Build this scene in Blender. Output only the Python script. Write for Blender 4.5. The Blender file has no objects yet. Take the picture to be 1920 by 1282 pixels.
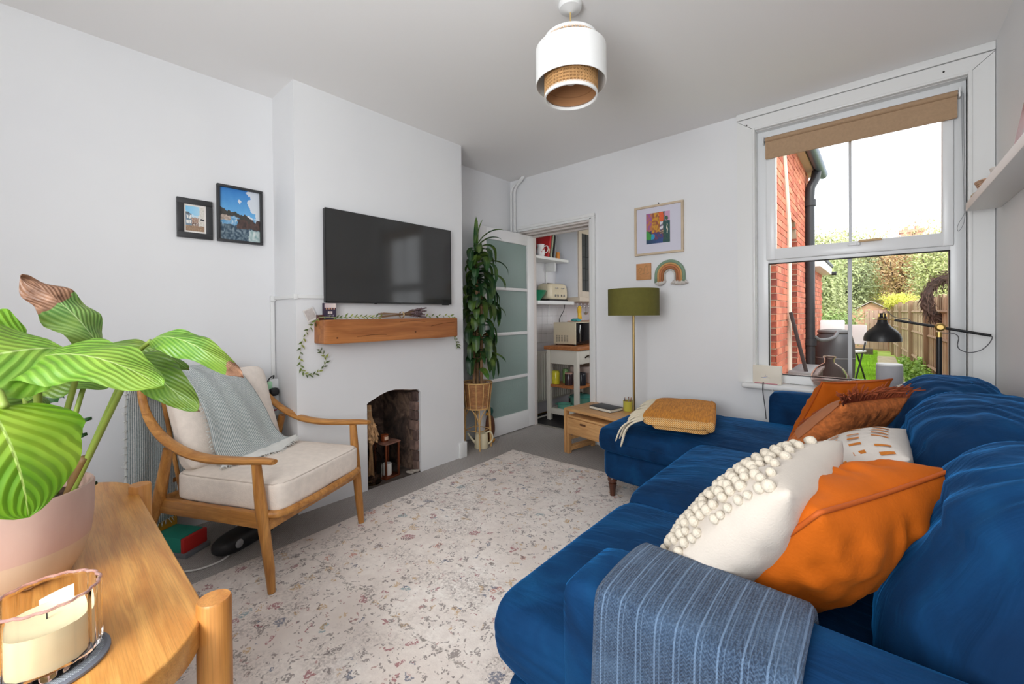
import bpy, bmesh, math, random
from mathutils import Vector, Matrix, noise, Euler
random.seed(7)
PI = math.pi
R = math.radians
scene = bpy.context.scene
COL = scene.collection
# ---------------------------------------------------------------- camera
cam_d = bpy.data.cameras.new('camera')
cam = bpy.data.objects.new('camera', cam_d)
COL.objects.link(cam)
cam_d.sensor_fit = 'HORIZONTAL'
cam_d.sensor_width = 36.0
cam_d.lens = 782.70 * 36.0 / 1920.0
cam_d.shift_y = -(641.0 - 595.967) / 1920.0
cam_d.clip_start = 0.02
cam_d.clip_end = 300
_r = Vector((0.75194796, 0.65915739, -0.00926274))
_u = Vector((0.00167618, 0.0121392, 0.99992491))
_b = -Vector((-0.65922034, 0.75190703, -0.00802317))
M = Matrix.Identity(4)
for i in range(3):
    M[i][0], M[i][1], M[i][2] = _r[i], _u[i], _b[i]
M[0][3], M[1][3], M[2][3] = 0, 0, 1.1195
cam.matrix_world = M
scene.camera = cam
# ---------------------------------------------------------------- world, light, exposure
world = bpy.data.worlds.new('overcast_sky')
scene.world = world
world.use_nodes = True
bg = world.node_tree.nodes['Background']
bg.inputs[0].default_value = (0.93, 0.965, 1.0, 1)
bg.inputs[1].default_value = 2.0
sun_d = bpy.data.lights.new('hazy_sun', 'SUN')
sun_d.energy = 1.6
sun_d.angle = R(25)
sun_d.color = (1, .95, .88)
sun = bpy.data.objects.new('hazy_sun', sun_d)
COL.objects.link(sun)
sun.rotation_euler = Euler((R(42), R(38), 0))
# added fill light, set before an assumed window in the unseen rear wall
ad = bpy.data.lights.new('rear_fill_light', 'AREA')
ad.shape = 'RECTANGLE'
ad.size = 1.15
ad.size_y = 1.1
ad.energy = 40
ad.color = (0.955, 0.985, 1.0)
al = bpy.data.objects.new('rear_fill_light', ad)
COL.objects.link(al)
al.location = (-0.42, -0.9, 1.35)
al.rotation_euler = Euler((R(114), 0, R(-8)))
# daylight from the kitchen's own window
kd = bpy.data.lights.new('kitchen_window_daylight', 'AREA')
kd.shape = 'RECTANGLE'
kd.size = .9
kd.size_y = 1.0
kd.energy = 5
kl = bpy.data.objects.new('kitchen_window_daylight', kd)
COL.objects.link(kl)
kl.location = (-1.05, 4.2, 1.5)
kl.rotation_euler = Euler((0, R(90), 0))
vs = scene.view_settings
vs.view_transform = 'Standard'
vs.look = 'None'
vs.gamma = 1
vs.use_curve_mapping = False
vs.exposure = 0.25

# ---------------------------------------------------------------- helpers: colour and material
def S(*c):
    if len(c) == 1 and not isinstance(c[0], (int, float)):
        c = c[0]
    return tuple(((v / 255) / 12.92 if v / 255 <= .04045 else ((v / 255 + .055) / 1.055) ** 2.4) for v in c[:3]) + (1,)

MATS = {}
class NT:
    def __init__(s, name):
        s.m = bpy.data.materials.new(name)
        s.m.use_nodes = True
        s.t = s.m.node_tree
        s.b = s.t.nodes['Principled BSDF']
        s._tc = None
    def n(s, typ, **kw):
        nd = s.t.nodes.new(typ)
        for k, v in kw.items():
            if k.startswith('i_'):
                nd.inputs[k[2:].replace('_', ' ')].default_value = v
            else:
                setattr(nd, k, v)
        return nd
    def l(s, a, b):
        s.t.links.new(a, b)
    def obj(s, scale=(1, 1, 1), rot=(0, 0, 0), out='Object'):
        if s._tc is None:
            s._tc = s.n('ShaderNodeTexCoord')
        mp = s.n('ShaderNodeMapping')
        mp.inputs['Scale'].default_value = scale
        mp.inputs['Rotation'].default_value = rot
        s.l(s._tc.outputs[out], mp.inputs[0])
        return mp.outputs[0]
    def noise(s, vec, scale, detail=4, dist=0, rough=.5):
        nd = s.n('ShaderNodeTexNoise')
        nd.inputs['Scale'].default_value = scale
        nd.inputs['Detail'].default_value = detail
        nd.inputs['Distortion'].default_value = dist
        nd.inputs['Roughness'].default_value = rough
        s.l(vec, nd.inputs['Vector'])
        return nd.outputs['Fac']
    def ramp(s, fac, stops, const=False):
        nd = s.n('ShaderNodeValToRGB')
        e = nd.color_ramp.elements
        if const:
            nd.color_ramp.interpolation = 'CONSTANT'
        while len(e) < len(stops):
            e.new(.5)
        for i, (p, c) in enumerate(stops):
            e[i].position = p
            e[i].color = c if len(c) == 4 else tuple(c) + (1,)
        s.l(fac, nd.inputs[0])
        return nd.outputs[0]
    def mix(s, fac, a, b, typ='MIX'):
        nd = s.n('ShaderNodeMix', data_type='RGBA', blend_type=typ)
        for sock, v in ((nd.inputs[0], fac), (nd.inputs[6], a), (nd.inputs[7], b)):
            if isinstance(v, (int, float)):
                sock.default_value = v
            elif isinstance(v, tuple):
                sock.default_value = v
            else:
                s.l(v, sock)
        return nd.outputs[2]
    def math(s, op, a, b=0, c=0):
        nd = s.n('ShaderNodeMath', operation=op)
        for sock, v in zip(nd.inputs, (a, b, c)):
            if isinstance(v, (int, float)):
                sock.default_value = v
            else:
                s.l(v, sock)
        return nd.outputs[0]
    def sep(s, vec):
        nd = s.n('ShaderNodeSeparateXYZ')
        s.l(vec, nd.inputs[0])
        return nd.outputs
    def bump(s, h, strength=.3, dist=.01):
        nd = s.n('ShaderNodeBump')
        nd.inputs['Strength'].default_value = strength
        nd.inputs['Distance'].default_value = dist
        s.l(h, nd.inputs['Height'])
        s.l(nd.outputs[0], s.b.inputs['Normal'])
    def base(s, c):
        if isinstance(c, tuple):
            s.b.inputs['Base Color'].default_value = c
        else:
            s.l(c, s.b.inputs['Base Color'])

def mat(name, col, rough=.5, metal=0, var=0, vscale=8, bump=0, bscale=60, stretch=(1, 1, 1), sheen=0, sheen_tint=None,
        trans=0, ior=1.45, coat=0, spec=.5, alpha=1, emit=0):
    if name in MATS:
        return MATS[name]
    t = NT(name)
    b = t.b
    b.inputs['Roughness'].default_value = rough
    b.inputs['Metallic'].default_value = metal
    b.inputs['Specular IOR Level'].default_value = spec
    b.inputs['IOR'].default_value = ior
    c = S(col)
    if var:
        v = t.obj(stretch)
        f = t.noise(v, vscale, 5)
        lo = tuple(x * (1 - var) for x in c[:3]) + (1,)
        hi = tuple(min(1, x * (1 + var)) for x in c[:3]) + (1,)
        t.base(t.ramp(f, [(.3, lo), (.7, hi)]))
    else:
        t.base(c)
    if bump:
        t.bump(t.noise(t.obj(stretch), bscale, 4), bump, .004)
    if sheen:
        b.inputs['Sheen Weight'].default_value = sheen
        b.inputs['Sheen Roughness'].default_value = .35
        b.inputs['Sheen Tint'].default_value = sheen_tint or (1, 1, 1, 1)
    if trans:
        b.inputs['Transmission Weight'].default_value = trans
    if coat:
        b.inputs['Coat Weight'].default_value = coat
    MATS[name] = t.m
    return t.m

def wood(name, dark, light, stretch=(1, 12, 12), scale=3.0, rough=.42, bump=.12):
    if name in MATS:
        return MATS[name]
    t = NT(name)
    v = t.obj(stretch)
    a = t.noise(v, scale, 6, .8)
    c = t.ramp(a, [(.28, S(dark)), (.5, tuple((x + y) / 2 for x, y in zip(S(dark), S(light)))), (.68, S(light))])
    v2 = t.obj(tuple(x * (1 if x < 3 else 5) for x in stretch))
    f = t.noise(v2, scale * 2.2, 3, .2)
    g = t.ramp(f, [(.35, (.72, .72, .72, 1)), (.55, (1, 1, 1, 1))])
    t.base(t.mix(.6, c, g, 'MULTIPLY'))
    t.b.inputs['Roughness'].default_value = rough
    t.bump(f, bump, .003)
    MATS[name] = t.m
    return t.m

# ---------------------------------------------------------------- helpers: geometry
class G:
    """collects vertices and faces of one mesh"""
    def __init__(s):
        s.v, s.f, s.uv, s.col = [], [], None, None
    def add(s, vs, fs):
        o = len(s.v)
        s.v += [Vector(p) for p in vs]
        s.f += [[i + o for i in q] for q in fs]
        return s
    def box(s, x0, x1, y0, y1, z0, z1, b=0, seg=2, M=None):
        if b:
            bm = bmesh.new()
            bmesh.ops.create_cube(bm, size=1)
            for v in bm.verts:
                v.co = Vector(((x0 + x1) / 2 + v.co.x * (x1 - x0), (y0 + y1) / 2 + v.co.y * (y1 - y0), (z0 + z1) / 2 + v.co.z * (z1 - z0)))
            bmesh.ops.bevel(bm, geom=bm.edges[:], offset=b, segments=seg, profile=.5, affect='EDGES')
            return s.bm(bm, M)
        vs = [(x, y, z) for z in (z0, z1) for y in (y0, y1) for x in (x0, x1)]
        fs = [(0, 2, 3, 1), (4, 5, 7, 6), (0, 1, 5, 4), (2, 6, 7, 3), (0, 4, 6, 2), (1, 3, 7, 5)]
        if M is not None:
            vs = [M @ Vector(v) for v in vs]
        return s.add(vs, fs)
    def bm(s, bm, M=None):
        bm.verts.index_update()
        vs = [(M @ v.co) if M is not None else v.co.copy() for v in bm.verts]
        fs = [[v.index for v in f.verts] for f in bm.faces]
        bm.free()
        return s.add(vs, fs)
    def tube(s, pts, rad, n=8, cap=True, closed=False, flat=1.0, up=None):
        pts = [Vector(p) for p in pts]
        k = len(pts)
        if not isinstance(rad, (list, tuple)):
            rad = [rad] * k
        rings = []
        t0 = (pts[1] - pts[0]).normalized()
        ref = Vector(up) if up else (Vector((0, 0, 1)) if abs(t0.z) < .9 else Vector((1, 0, 0)))
        nrm = (ref - t0 * ref.dot(t0)).normalized()
        o = len(s.v)
        for i, p in enumerate(pts):
            if closed:
                t = (pts[(i + 1) % k] - pts[i - 1]).normalized()
            else:
                t = (pts[min(i + 1, k - 1)] - pts[max(i - 1, 0)]).normalized()
            nrm = (nrm - t * nrm.dot(t))
            if nrm.length < 1e-6:
                nrm = t.orthogonal()
            nrm.normalize()
            bn = t.cross(nrm)
            for j in range(n):
                a = 2 * PI * j / n
                s.v.append(p + nrm * math.cos(a) * rad[i] * flat + bn * math.sin(a) * rad[i])
        for i in range(k if closed else k - 1):
            a, b = o + i * n, o + ((i + 1) % k) * n
            for j in range(n):
                s.f.append([a + j, a + (j + 1) % n, b + (j + 1) % n, b + j])
        if cap and not closed:
            s.f.append([o + j for j in range(n)][::-1])
            s.f.append([o + (k - 1) * n + j for j in range(n)])
        return s
    def lathe(s, prof, n=24, c=(0, 0, 0), M=None, a0=0, a1=2 * PI, fn=None):
        full = abs(a1 - a0 - 2 * PI) < 1e-6
        m = n if full else n + 1
        o = len(s.v)
        for (r, z) in prof:
            for j in range(m):
                a = a0 + (a1 - a0) * j / n
                rr = r * (fn(a, z) if fn else 1)
                p = Vector((c[0] + rr * math.cos(a), c[1] + rr * math.sin(a), c[2] + z))
                s.v.append(M @ p if M is not None else p)
        for i in range(len(prof) - 1):
            for j in range(n):
                a, b = o + i * m, o + (i + 1) * m
                s.f.append([a + j, a + (j + 1) % m, b + (j + 1) % m, b + j])
        return s
    def disc(s, r, z, n=24, c=(0, 0, 0), up=True, M=None):
        vs = [(c[0] + r * math.cos(2 * PI * j / n), c[1] + r * math.sin(2 * PI * j / n), c[2] + z) for j in range(n)]
        if M is not None:
            vs = [M @ Vector(v) for v in vs]
        f = list(range(n))
        return s.add(vs, [f if up else f[::-1]])
    def prism(s, poly, z0, z1, M=None, b=0, seg=2):
        n = len(poly)
        vs = [(x, y, z0) for x, y in poly] + [(x, y, z1) for x, y in poly]
        fs = [list(range(n))[::-1], list(range(n, 2 * n))] + [[i, (i + 1) % n, n + (i + 1) % n, n + i] for i in range(n)]
        if b:
            bm = bmesh.new()
            bv = [bm.verts.new(v) for v in vs]
            for f in fs:
                bm.faces.new([bv[i] for i in f])
            bm.normal_update()
            ed = [e for e in bm.edges if len(e.link_faces) == 2 and e.calc_face_angle(0) > .6]
            bmesh.ops.bevel(bm, geom=ed, offset=b, segments=seg, profile=.5, affect='EDGES')
            return s.bm(bm, M)
        if M is not None:
            vs = [M @ Vector(v) for v in vs]
        return s.add(vs, fs)
    def grid(s, fn, nu, nv, cu=False, cv=False, uv=False):
        o = len(s.v)
        mu, mv = nu + (0 if cu else 1), nv + (0 if cv else 1)
        uvs = []
        for i in range(mu):
            for j in range(mv):
                s.v.append(Vector(fn(i / nu, j / nv)))
                uvs.append((i / nu, j / nv))
        for i in range(nu):
            for j in range(nv):
                s.f.append([o + i * mv + j, o + ((i + 1) % mu) * mv + j, o + ((i + 1) % mu) * mv + (j + 1) % mv, o + i * mv + (j + 1) % mv])
        if uv:
            s.uv = (s.uv or []) + uvs
        return s
    def ball(s, c, r, n=10, sc=(1, 1, 1), M=None):
        prof = [(max(1e-4, math.sin(PI * i / n)) * r, -math.cos(PI * i / n) * r) for i in range(n + 1)]
        o = len(s.v)
        s.lathe(prof, n + 4)
        for i in range(o, len(s.v)):
            p = s.v[i]
            p = Vector((p.x * sc[0], p.y * sc[1], p.z * sc[2]))
            s.v[i] = (M @ p if M is not None else p) + Vector(c)
        return s
    def puff(s, c, half, p=7, n=24, puff=0, fn=None, M=None):
        """rounded, stuffed box: cube grid pulled onto a superellipsoid, then displaced"""
        bm = bmesh.new()
        bmesh.ops.create_cube(bm, size=2)
        bmesh.ops.subdivide_edges(bm, edges=bm.edges[:], cuts=n, use_grid_fill=True)
        for v in bm.verts:
            q = v.co
            d = (abs(q.x) ** p + abs(q.y) ** p + abs(q.z) ** p) ** (1 / p)
            q = q / d
            e = Vector((q.x * half[0], q.y * half[1], q.z * half[2]))
            if puff:
                e.z += puff * max(0, 1 - q.x * q.x) * max(0, 1 - q.y * q.y) * (1 if q.z > 0 else -.25) * abs(q.z)
            if fn:
                e = fn(e, q)
            v.co = e + Vector(c)
        return s.bm(bm, M)
    def xf(s, M):
        s.v = [M @ v for v in s.v]
        return s

def obj(name, g, m=None, parent=None, smooth=True, angle=38, world=False, kind=None, label=None):
    me = bpy.data.meshes.new(name)
    vs = g.v
    if world and parent is not None:
        W_m, q_ = Matrix.Identity(4), parent
        while q_ is not None:
            W_m = q_.matrix_basis @ W_m
            q_ = q_.parent
        inv = W_m.inverted()
        vs = [inv @ v for v in vs]
    me.from_pydata([tuple(v) for v in vs], [], g.f)
    if g.uv:
        ul = me.uv_layers.new(name='UVMap')
        for lp in me.loops:
            ul.data[lp.index].uv = g.uv[lp.vertex_index]
    if g.col:
        ca = me.color_attributes.new('Col', 'FLOAT_COLOR', 'CORNER')
        k = 0
        for pi, pl in enumerate(me.polygons):
            for li in pl.loop_indices:
                ca.data[li].color = g.col[pi]
    me.validate()
    bm = bmesh.new()
    bm.from_mesh(me)
    bmesh.ops.recalc_face_normals(bm, faces=bm.faces[:])
    bm.to_mesh(me)
    bm.free()
    if smooth:
        me.shade_smooth()
        if angle < 180:
            me.set_sharp_from_angle(angle=R(angle))
    if m is not None:
        me.materials.append(m)
    o = bpy.data.objects.new(name, me)
    COL.objects.link(o)
    if parent is not None:
        o.parent = parent
    if kind:
        o['kind'] = kind
    if label:
        o['label'] = label
    return o

def inst(name, src, parent, loc=(0, 0, 0), rot=(0, 0, 0), sc=1, m=None):
    """another object sharing the mesh data of src"""
    o = bpy.data.objects.new(name, src.data)
    COL.objects.link(o)
    o.parent = parent
    o.location = loc
    o.rotation_euler = rot
    o.scale = (sc, sc, sc) if isinstance(sc, (int, float)) else sc
    return o

def thing(name, label, cat, loc=(0, 0, 0), rz=0, group=None):
    o = bpy.data.objects.new(name, None)
    o.empty_display_size = .1
    COL.objects.link(o)
    o.location = loc
    o.rotation_euler = (0, 0, rz)
    o['label'] = label
    o['category'] = cat
    if group:
        o['group'] = group
    return o

def tag(o, label, cat, group=None):
    o['label'] = label
    o['category'] = cat
    if group:
        o['group'] = group
    return o

def struct(name, g, m, smooth=False, parent=None, label=None):
    o = obj(name, g, m, parent, smooth)
    o['kind'] = 'structure'
    if label:
        o['label'] = label
    return o

def bez(p0, p1, p2, p3, n):
    p0, p1, p2, p3 = map(Vector, (p0, p1, p2, p3))
    return [p0 * (1 - t) ** 3 + p1 * 3 * t * (1 - t) ** 2 + p2 * 3 * t * t * (1 - t) + p3 * t ** 3 for t in [i / n for i in range(n + 1)]]

def spline(pts, n=8):
    """Catmull-Rom through pts"""
    P = [Vector(p) for p in pts]
    P = [P[0] * 2 - P[1]] + P + [P[-1] * 2 - P[-2]]
    out = []
    for i in range(1, len(P) - 2):
        a, b, c, d = P[i - 1:i + 3]
        for k in range(n):
            t = k / n
            out.append(.5 * ((2 * b) + (c - a) * t + (2 * a - 5 * b + 4 * c - d) * t * t + (3 * b - 3 * c + d - a) * t ** 3))
    out.append(P[-2])
    return out

def nz(x, y, z=0, s=1.0):
    return noise.noise(Vector((x * s, y * s, z * s)))

def frame(c, xd, yd):
    """4x4 with x axis xd, y axis near yd, z = x cross y, origin c"""
    x = Vector(xd).normalized()
    z = x.cross(Vector(yd)).normalized()
    y = z.cross(x)
    m = Matrix.Identity(4)
    for i in range(3):
        m[i][0], m[i][1], m[i][2], m[i][3] = x[i], y[i], z[i], c[i]
    return m

def printed(name, w, h, nx, ny, fn, parent, M, rough=.5, th=.0015, m=None):
    """flat printed sheet: cells coloured by fn(u, v) with v up"""
    g = G()
    g.col = []
    for j in range(ny + 1):
        for i in range(nx + 1):
            g.v.append(M @ Vector(((i / nx - .5) * w, (j / ny - .5) * h, th)))
    for j in range(ny):
        for i in range(nx):
            a = j * (nx + 1) + i
            g.f.append([a, a + 1, a + nx + 2, a + nx + 1])
            g.col.append(S(fn((i + .5) / nx, (j + .5) / ny)))
    if 'print' not in MATS:
        t = NT('print')
        at = t.n('ShaderNodeVertexColor', layer_name='Col')
        t.base(at.outputs[0])
        t.b.inputs['Roughness'].default_value = rough
        MATS['print'] = t.m
    return obj(name, g, m or MATS['print'], parent, smooth=False)

def lerp(a, b, t):
    return tuple(x + (y - x) * t for x, y in zip(a, b))
# ================================================================= materials for the shell
H = 2.45
XL, XC, XR = -2.775, -2.463, 0.44        # left wall, chimney breast front, right wall
YB, YF, YK = -1.0, 3.16, 3.36            # rear wall, far wall (room side), far wall (kitchen side)
t = NT('wall_paint')
f = t.noise(t.obj(), 1.6, 3)
t.base(t.ramp(f, [(.3, S(229, 229, 231)), (.7, S(234, 234, 235))]))
t.b.inputs['Roughness'].default_value = .55
t.bump(t.noise(t.obj(), 14, 6, 0, .6), .12, .006)
WALL = t.m
t = NT('ceiling_paint')
t.base(S(243, 241, 240))
t.b.inputs['Roughness'].default_value = .7
t.bump(t.noise(t.obj(), 6, 5), .1, .008)
CEIL = t.m
TRIM = mat('trim_gloss_white', (232, 232, 231), .32, bump=.05, bscale=25)
UPVC = mat('upvc_white', (236, 237, 238), .28)
# looped grey carpet
t = NT('grey_loop_carpet')
v = t.obj((1, 1, 1))
a = t.noise(v, 260, 2)
s_ = t.sep(t.obj((1, 1, 1), (0, 0, .02)))
wx = t.math('SINE', t.math('MULTIPLY', s_[0], 420))
wy = t.math('SINE', t.math('MULTIPLY', s_[1], 420))
w = t.math('MULTIPLY', wx, wy)
c1 = t.ramp(a, [(.3, S(148, 142, 139)), (.7, S(206, 200, 196))])
c2 = t.mix(t.math('MULTIPLY_ADD', w, .25, .3), c1, S(160, 154, 151))
big = t.ramp(t.noise(v, 1.7, 3), [(.35, (.86, .85, .84, 1)), (.65, (1.0, 1, 1, 1))])
t.base(t.mix(1, c2, big, 'MULTIPLY'))
t.b.inputs['Roughness'].default_value = .95
t.bump(t.math('ADD', w, a), .6, .004)
CARPET = t.m

def boxes(*bs):
    g = G()
    for b in bs:
        g.box(*b)
    return g

# ================================================================= shell
struct('floor', boxes((-2.9, .56, YB - .12, YF, -.12, 0), (-2.66, -1.86, YF, YK, -.12, 0)), CARPET)
struct('ceiling', boxes((-2.98, .56, YB - .12, YK, H, H + .15)), CEIL)
struct('wall_left', boxes((-2.98, XL, YB - .12, .965, 0, H), (-2.98, XL, 2.222, YK, 0, H), (-2.98, -2.93, .965, 2.222, 0, H)), WALL)
# chimney breast with a ragged fireplace opening
AR = [(1.392, .553), (1.40, .562), (1.44, .578), (1.49, .600), (1.545, .616), (1.60, .620), (1.66, .612), (1.72, .602), (1.775, .596), (1.795, .590), (1.808, .570)]
gc = boxes((-2.93, XC, .965, 1.392, 0, H), (-2.93, XC, 1.808, 2.222, 0, H))
def arch_strip(g, x0, x1, pts, top):
    for (ya, za), (yb, zb) in zip(pts[:-1], pts[1:]):
        vs = [(x, y, z) for x in (x0, x1) for (y, z) in ((ya, za), (yb, zb), (yb, top), (ya, top))]
        g.add(vs, [(0, 1, 2, 3), (4, 7, 6, 5), (0, 4, 5, 1), (2, 6, 7, 3)])
arch_strip(gc, -2.93, XC, AR, H)
struct('wall_chimney', gc, WALL)
# soot-stained firebox lining set inside the opening
t = NT('soot_plaster')
a = t.noise(t.obj(), 7, 6, .6, .65)
c = t.ramp(a, [(.3, S(46, 37, 34)), (.48, S(84, 66, 58)), (.6, S(136, 110, 92)), (.74, S(78, 62, 56))])
t.base(c)
t.b.inputs['Roughness'].default_value = .95
t.bump(t.noise(t.obj(), 22, 6, .5), .8, .02)
SOOT = t.m
g = G()
g.box(-2.925, -2.905, 1.392, 1.808, 0, .66)
g.box(-2.905, -2.50, 1.393, 1.406, 0, .556)
g.box(-2.905, -2.53, 1.78, 1.807, 0, .565)
arch_strip(g, -2.905, -2.482, [(y, z - .008) for y, z in AR], .64)
struct('wall_firebox', g, SOOT, label='soot stained firebox lining')
g = G()
g.box(-2.905, -2.47, 1.394, 1.806, 0, .004)
fbf = struct('floor_hearth', g, mat('hearth_stone', (84, 74, 68), .9, var=.35, vscale=16, bump=.5, bscale=30))
BR = [mat('fire_brick_a', (128, 104, 94), .9, var=.3, vscale=25, bump=.6, bscale=50), mat('fire_brick_b', (100, 80, 74), .9, var=.35, vscale=25, bump=.6, bscale=50)]
random.seed(3)
z = .012
fw_ = bpy.data.objects['wall_firebox']
k = 0
while z < .555:
    h_ = random.choice([.062, .066, .07])
    g = G()
    g.box(-2.56, -2.478 + random.uniform(-.006, .004), 1.788 - random.uniform(0, .012), 1.806, z, min(z + h_, .575), b=.004, seg=1)
    obj('brick', g, BR[k % 2], fw_)
    z += h_ + .004
    k += 1
for i in range(7):                                 # loose rubble on the hearth
    g = G()
    r_ = random.uniform(.008, .02)
    g.ball((0, 0, 0), r_, 5, (1.3, 1, .5))
    ob = tag(obj('rubble_chip', g, mat('rubble', (176, 166, 156), .95, var=.2), None, True, 20), 'pale mortar chip lying on the hearth', 'stone', 'mortar chips on the hearth')
    ob.location = (random.uniform(-2.51, -2.475), 1.72 + .012 * i + random.uniform(0, .01), .003 + r_ * .5)
    ob.rotation_euler.z = random.uniform(0, 6)

# far wall with doorway and window opening
DX0, DX1, DZ = -2.66, -1.862, 1.935
WX0, WX1, WZ0, WZ1 = -0.612, 0.352, .62, 2.322
struct('wall_far', boxes((-2.98, DX0, YF, YK, 0, H), (DX0, DX1, YF, YK, DZ, H), (DX1, WX0, YF, YK, -.4, H), (WX0, WX1, YF, YK, -.4, WZ0), (WX0, WX1, YF, YK, WZ1, H), (WX1, .56, YF, YK, -.4, H)), WALL)
struct('wall_right', boxes((XR, .56, YB - .12, YK, -.4, H)), WALL)
# rear wall behind the photographer, with a big window opening added for the fill light
struct('wall_rear', boxes((-2.98, -1.1, YB - .12, YB, 0, H), (.25, .56, YB - .12, YB, 0, H), (-1.1, .25, YB - .12, YB, 0, .85), (-1.1, .25, YB - .12, YB, 2.15, H)), WALL)
rw = bpy.data.objects.new('window_assumed', None)
COL.objects.link(rw)
rw.location = (-.425, YB - .06, .85)
rw['kind'] = 'structure'
rw['label'] = 'plain white window added in the unseen wall behind the photographer'
g = G().box(-1.1, -1.04, YB - .1, YB - .04, .85, 2.15, b=.004).box(.19, .25, YB - .1, YB - .04, .85, 2.15, b=.004)
g.box(-1.04, .19, YB - .099, YB - .041, .85, .91, b=.004).box(-1.04, .19, YB - .099, YB - .041, 2.09, 2.15, b=.004).box(-.455, -.395, YB - .099, YB - .041, .91, 2.09, b=.004)
obj('outer_frame', g, UPVC, rw, world=True)
# skirtings
struct('baseboard_chimney', G().box(XC, XC + .016, 2.165, 2.224, 0, .12, b=.003).box(XC - .05, XC + .016, 2.222, 2.238, 0, .12, b=.003), TRIM, True)
struct('baseboard_left', G().box(XL, XL + .016, YB, .96, 0, .12, b=.004).box(XL, XL + .016, 2.24, 3.15, 0, .12, b=.004), TRIM, True)
struct('baseboard_far', G().box(-1.79, .43, YF - .016, YF, 0, .12, b=.004), TRIM, True)

# ----------------------------------------------------------------- doorway: lining, architrave, threshold
g = G()
g.box(DX0 - .004, DX0 + .012, YF, YK, 0, DZ, b=.002)
g.box(DX1 - .02, DX1, YF, YK, 0, DZ, b=.002)
g.box(DX0 + .01, DX1 - .018, YF + .001, YK - .001, DZ - .02, DZ, b=.002)
g.box(DX0, DX0 + .05, YK - .045, YK, 0, DZ, b=.003)
g.box(DX0, DX1, YK - .055, YK - .02, DZ - .045, DZ - .02, b=.003)
g.box(DX0, DX1, YF + .05, YF + .09, DZ - .034, DZ - .02, b=.003)
struct('trim_1', g, mat('door_lining_cream', (214, 205, 200), .4), True, label='painted door lining')
g = G()
for x0, x1, y in ((DX1 - .004, DX1 + .036, .018), (DX1 + .018, DX1 + .05, .026)):
    g.box(x0, x1, YF - y, YF, 0, DZ + .012, b=.004)
for z0, z1, y in ((DZ - .004, DZ + .03, .018), (DZ + .016, DZ + .045, .026)):
    g.box(DX0 - .01, DX1 + .05, YF - y, YF, z0, z1, b=.004)
struct('trim_2', g, TRIM, True, label='stepped architrave round the doorway')
struct('trim_3', G().box(DX0, DX1, YK - .02, YK + .015, 0, .006, b=.002), mat('threshold_metal', (190, 186, 178), .35, .8), True, label='metal threshold strip')

# ----------------------------------------------------------------- glazed door, opened flat along the reveal
door = bpy.data.objects.new('door_1', None)
COL.objects.link(door)
door.location = (-2.632, 3.338, 0)
door['kind'] = 'structure'
door['label'] = 'white door with four obscure glass panes standing open'
W_ = .79
DPT = mat('door_paint', (231, 230, 230), .35)
def dbox(nm, y0, y1, z0, z1, m=DPT, th=.02, par=door):
    return obj(nm, G().box(-th, th, -y1, -y0, z0, z1, b=.004), m, par)
dbox('stile', 0, .115, .008, 1.905)
dbox('stile', W_ - .1, W_, .008, 1.905)
dbox('top_rail', .115, W_ - .1, 1.80, 1.905)
dbox('bottom_rail', .115, W_ - .1, .008, .175)
pz = [.175, .495, .515, .902, .922, 1.335, 1.355, 1.80]
pz = [(.175, .505), (.535, .925), (.955, 1.345), (1.375, 1.80)]
for (a, b) in zip(pz[:-1], pz[1:]):
    dbox('glazing_bar', .115, W_ - .1, a[1], b[0], DPT, .016)
t = NT('obscure_glass')
t.b.inputs['Base Color'].default_value = S(196, 216, 210)
t.b.inputs['Transmission Weight'].default_value = .55
t.b.inputs['Roughness'].default_value = .28
t.b.inputs['IOR'].default_value = 1.3
t.bump(t.noise(t.obj((1, 6, 1)), 45, 3, .5), .35, .01)
for a, b in pz:
    dbox('pane', .112, W_ - .098, a - .003, b + .003, t.m, .004)
hd = obj('handle', G().lathe([(.001, 0), (.014, .002), (.012, .012), (.009, .03), (.022, .04), (.024, .052), (.018, .062), (.001, .065)], 16, (0, 0, 0), Matrix.Translation((.02, -W_ + .05, .95)) @ Matrix.Rotation(R(90), 4, 'Y')), mat('old_brass', (150, 120, 70), .35, 1), door)

# ----------------------------------------------------------------- window
win = bpy.data.objects.new('window_1', None)
COL.objects.link(win)
win.location = (-.13, 3.2, .62)
win['kind'] = 'structure'
win['label'] = 'white framed two part window onto the garden'
def wpart(nm, g, m=UPVC, **k):
    return obj(nm, g, m, win, world=True, **k)
OX0, OX1, OZ0, OZ1 = -.608, .348, .655, 2.318
y0, y1 = 3.205, 3.27
g = G()
g.box(OX0, -.543, y0, y1, OZ0, OZ1, b=.005).box(.286, OX1, y0, y1, OZ0, OZ1, b=.005)
g.box(-.548, .291, y0 + .001, y1 - .001, 2.262, OZ1 - .001, b=.005).box(-.548, .291, y0 + .001, y1 - .001, OZ0 + .001, .712, b=.005).box(-.548, .291, y0 + .001, y1 - .001, 1.44, 1.478, b=.004)
wpart('outer_frame', g)
g = G()
yy0, yy1 = 3.188, 3.25
g.box(-.556, -.502, yy0, yy1, 1.462, 2.27, b=.007).box(.258, .302, yy0, yy1, 1.462, 2.27, b=.007)
g.box(-.510, .266, yy0 + .001, yy1 - .001, 1.463, 1.535, b=.007).box(-.510, .266, yy0 + .001, yy1 - .001, 2.215, 2.269, b=.007)
wpart('opening_sash', g)
t = NT('window_glass')
t.b.inputs['Base Color'].default_value = (1, 1, 1, 1)
t.b.inputs['Roughness'].default_value = 0
t.b.inputs['Transmission Weight'].default_value = 1
t.b.inputs['IOR'].default_value = 1.02
t.b.inputs['Specular IOR Level'].default_value = .25
GLASS = t.m
wpart('pane', G().box(-.503, .259, 3.226, 3.230, 1.534, 2.216), GLASS, smooth=False)
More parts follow.
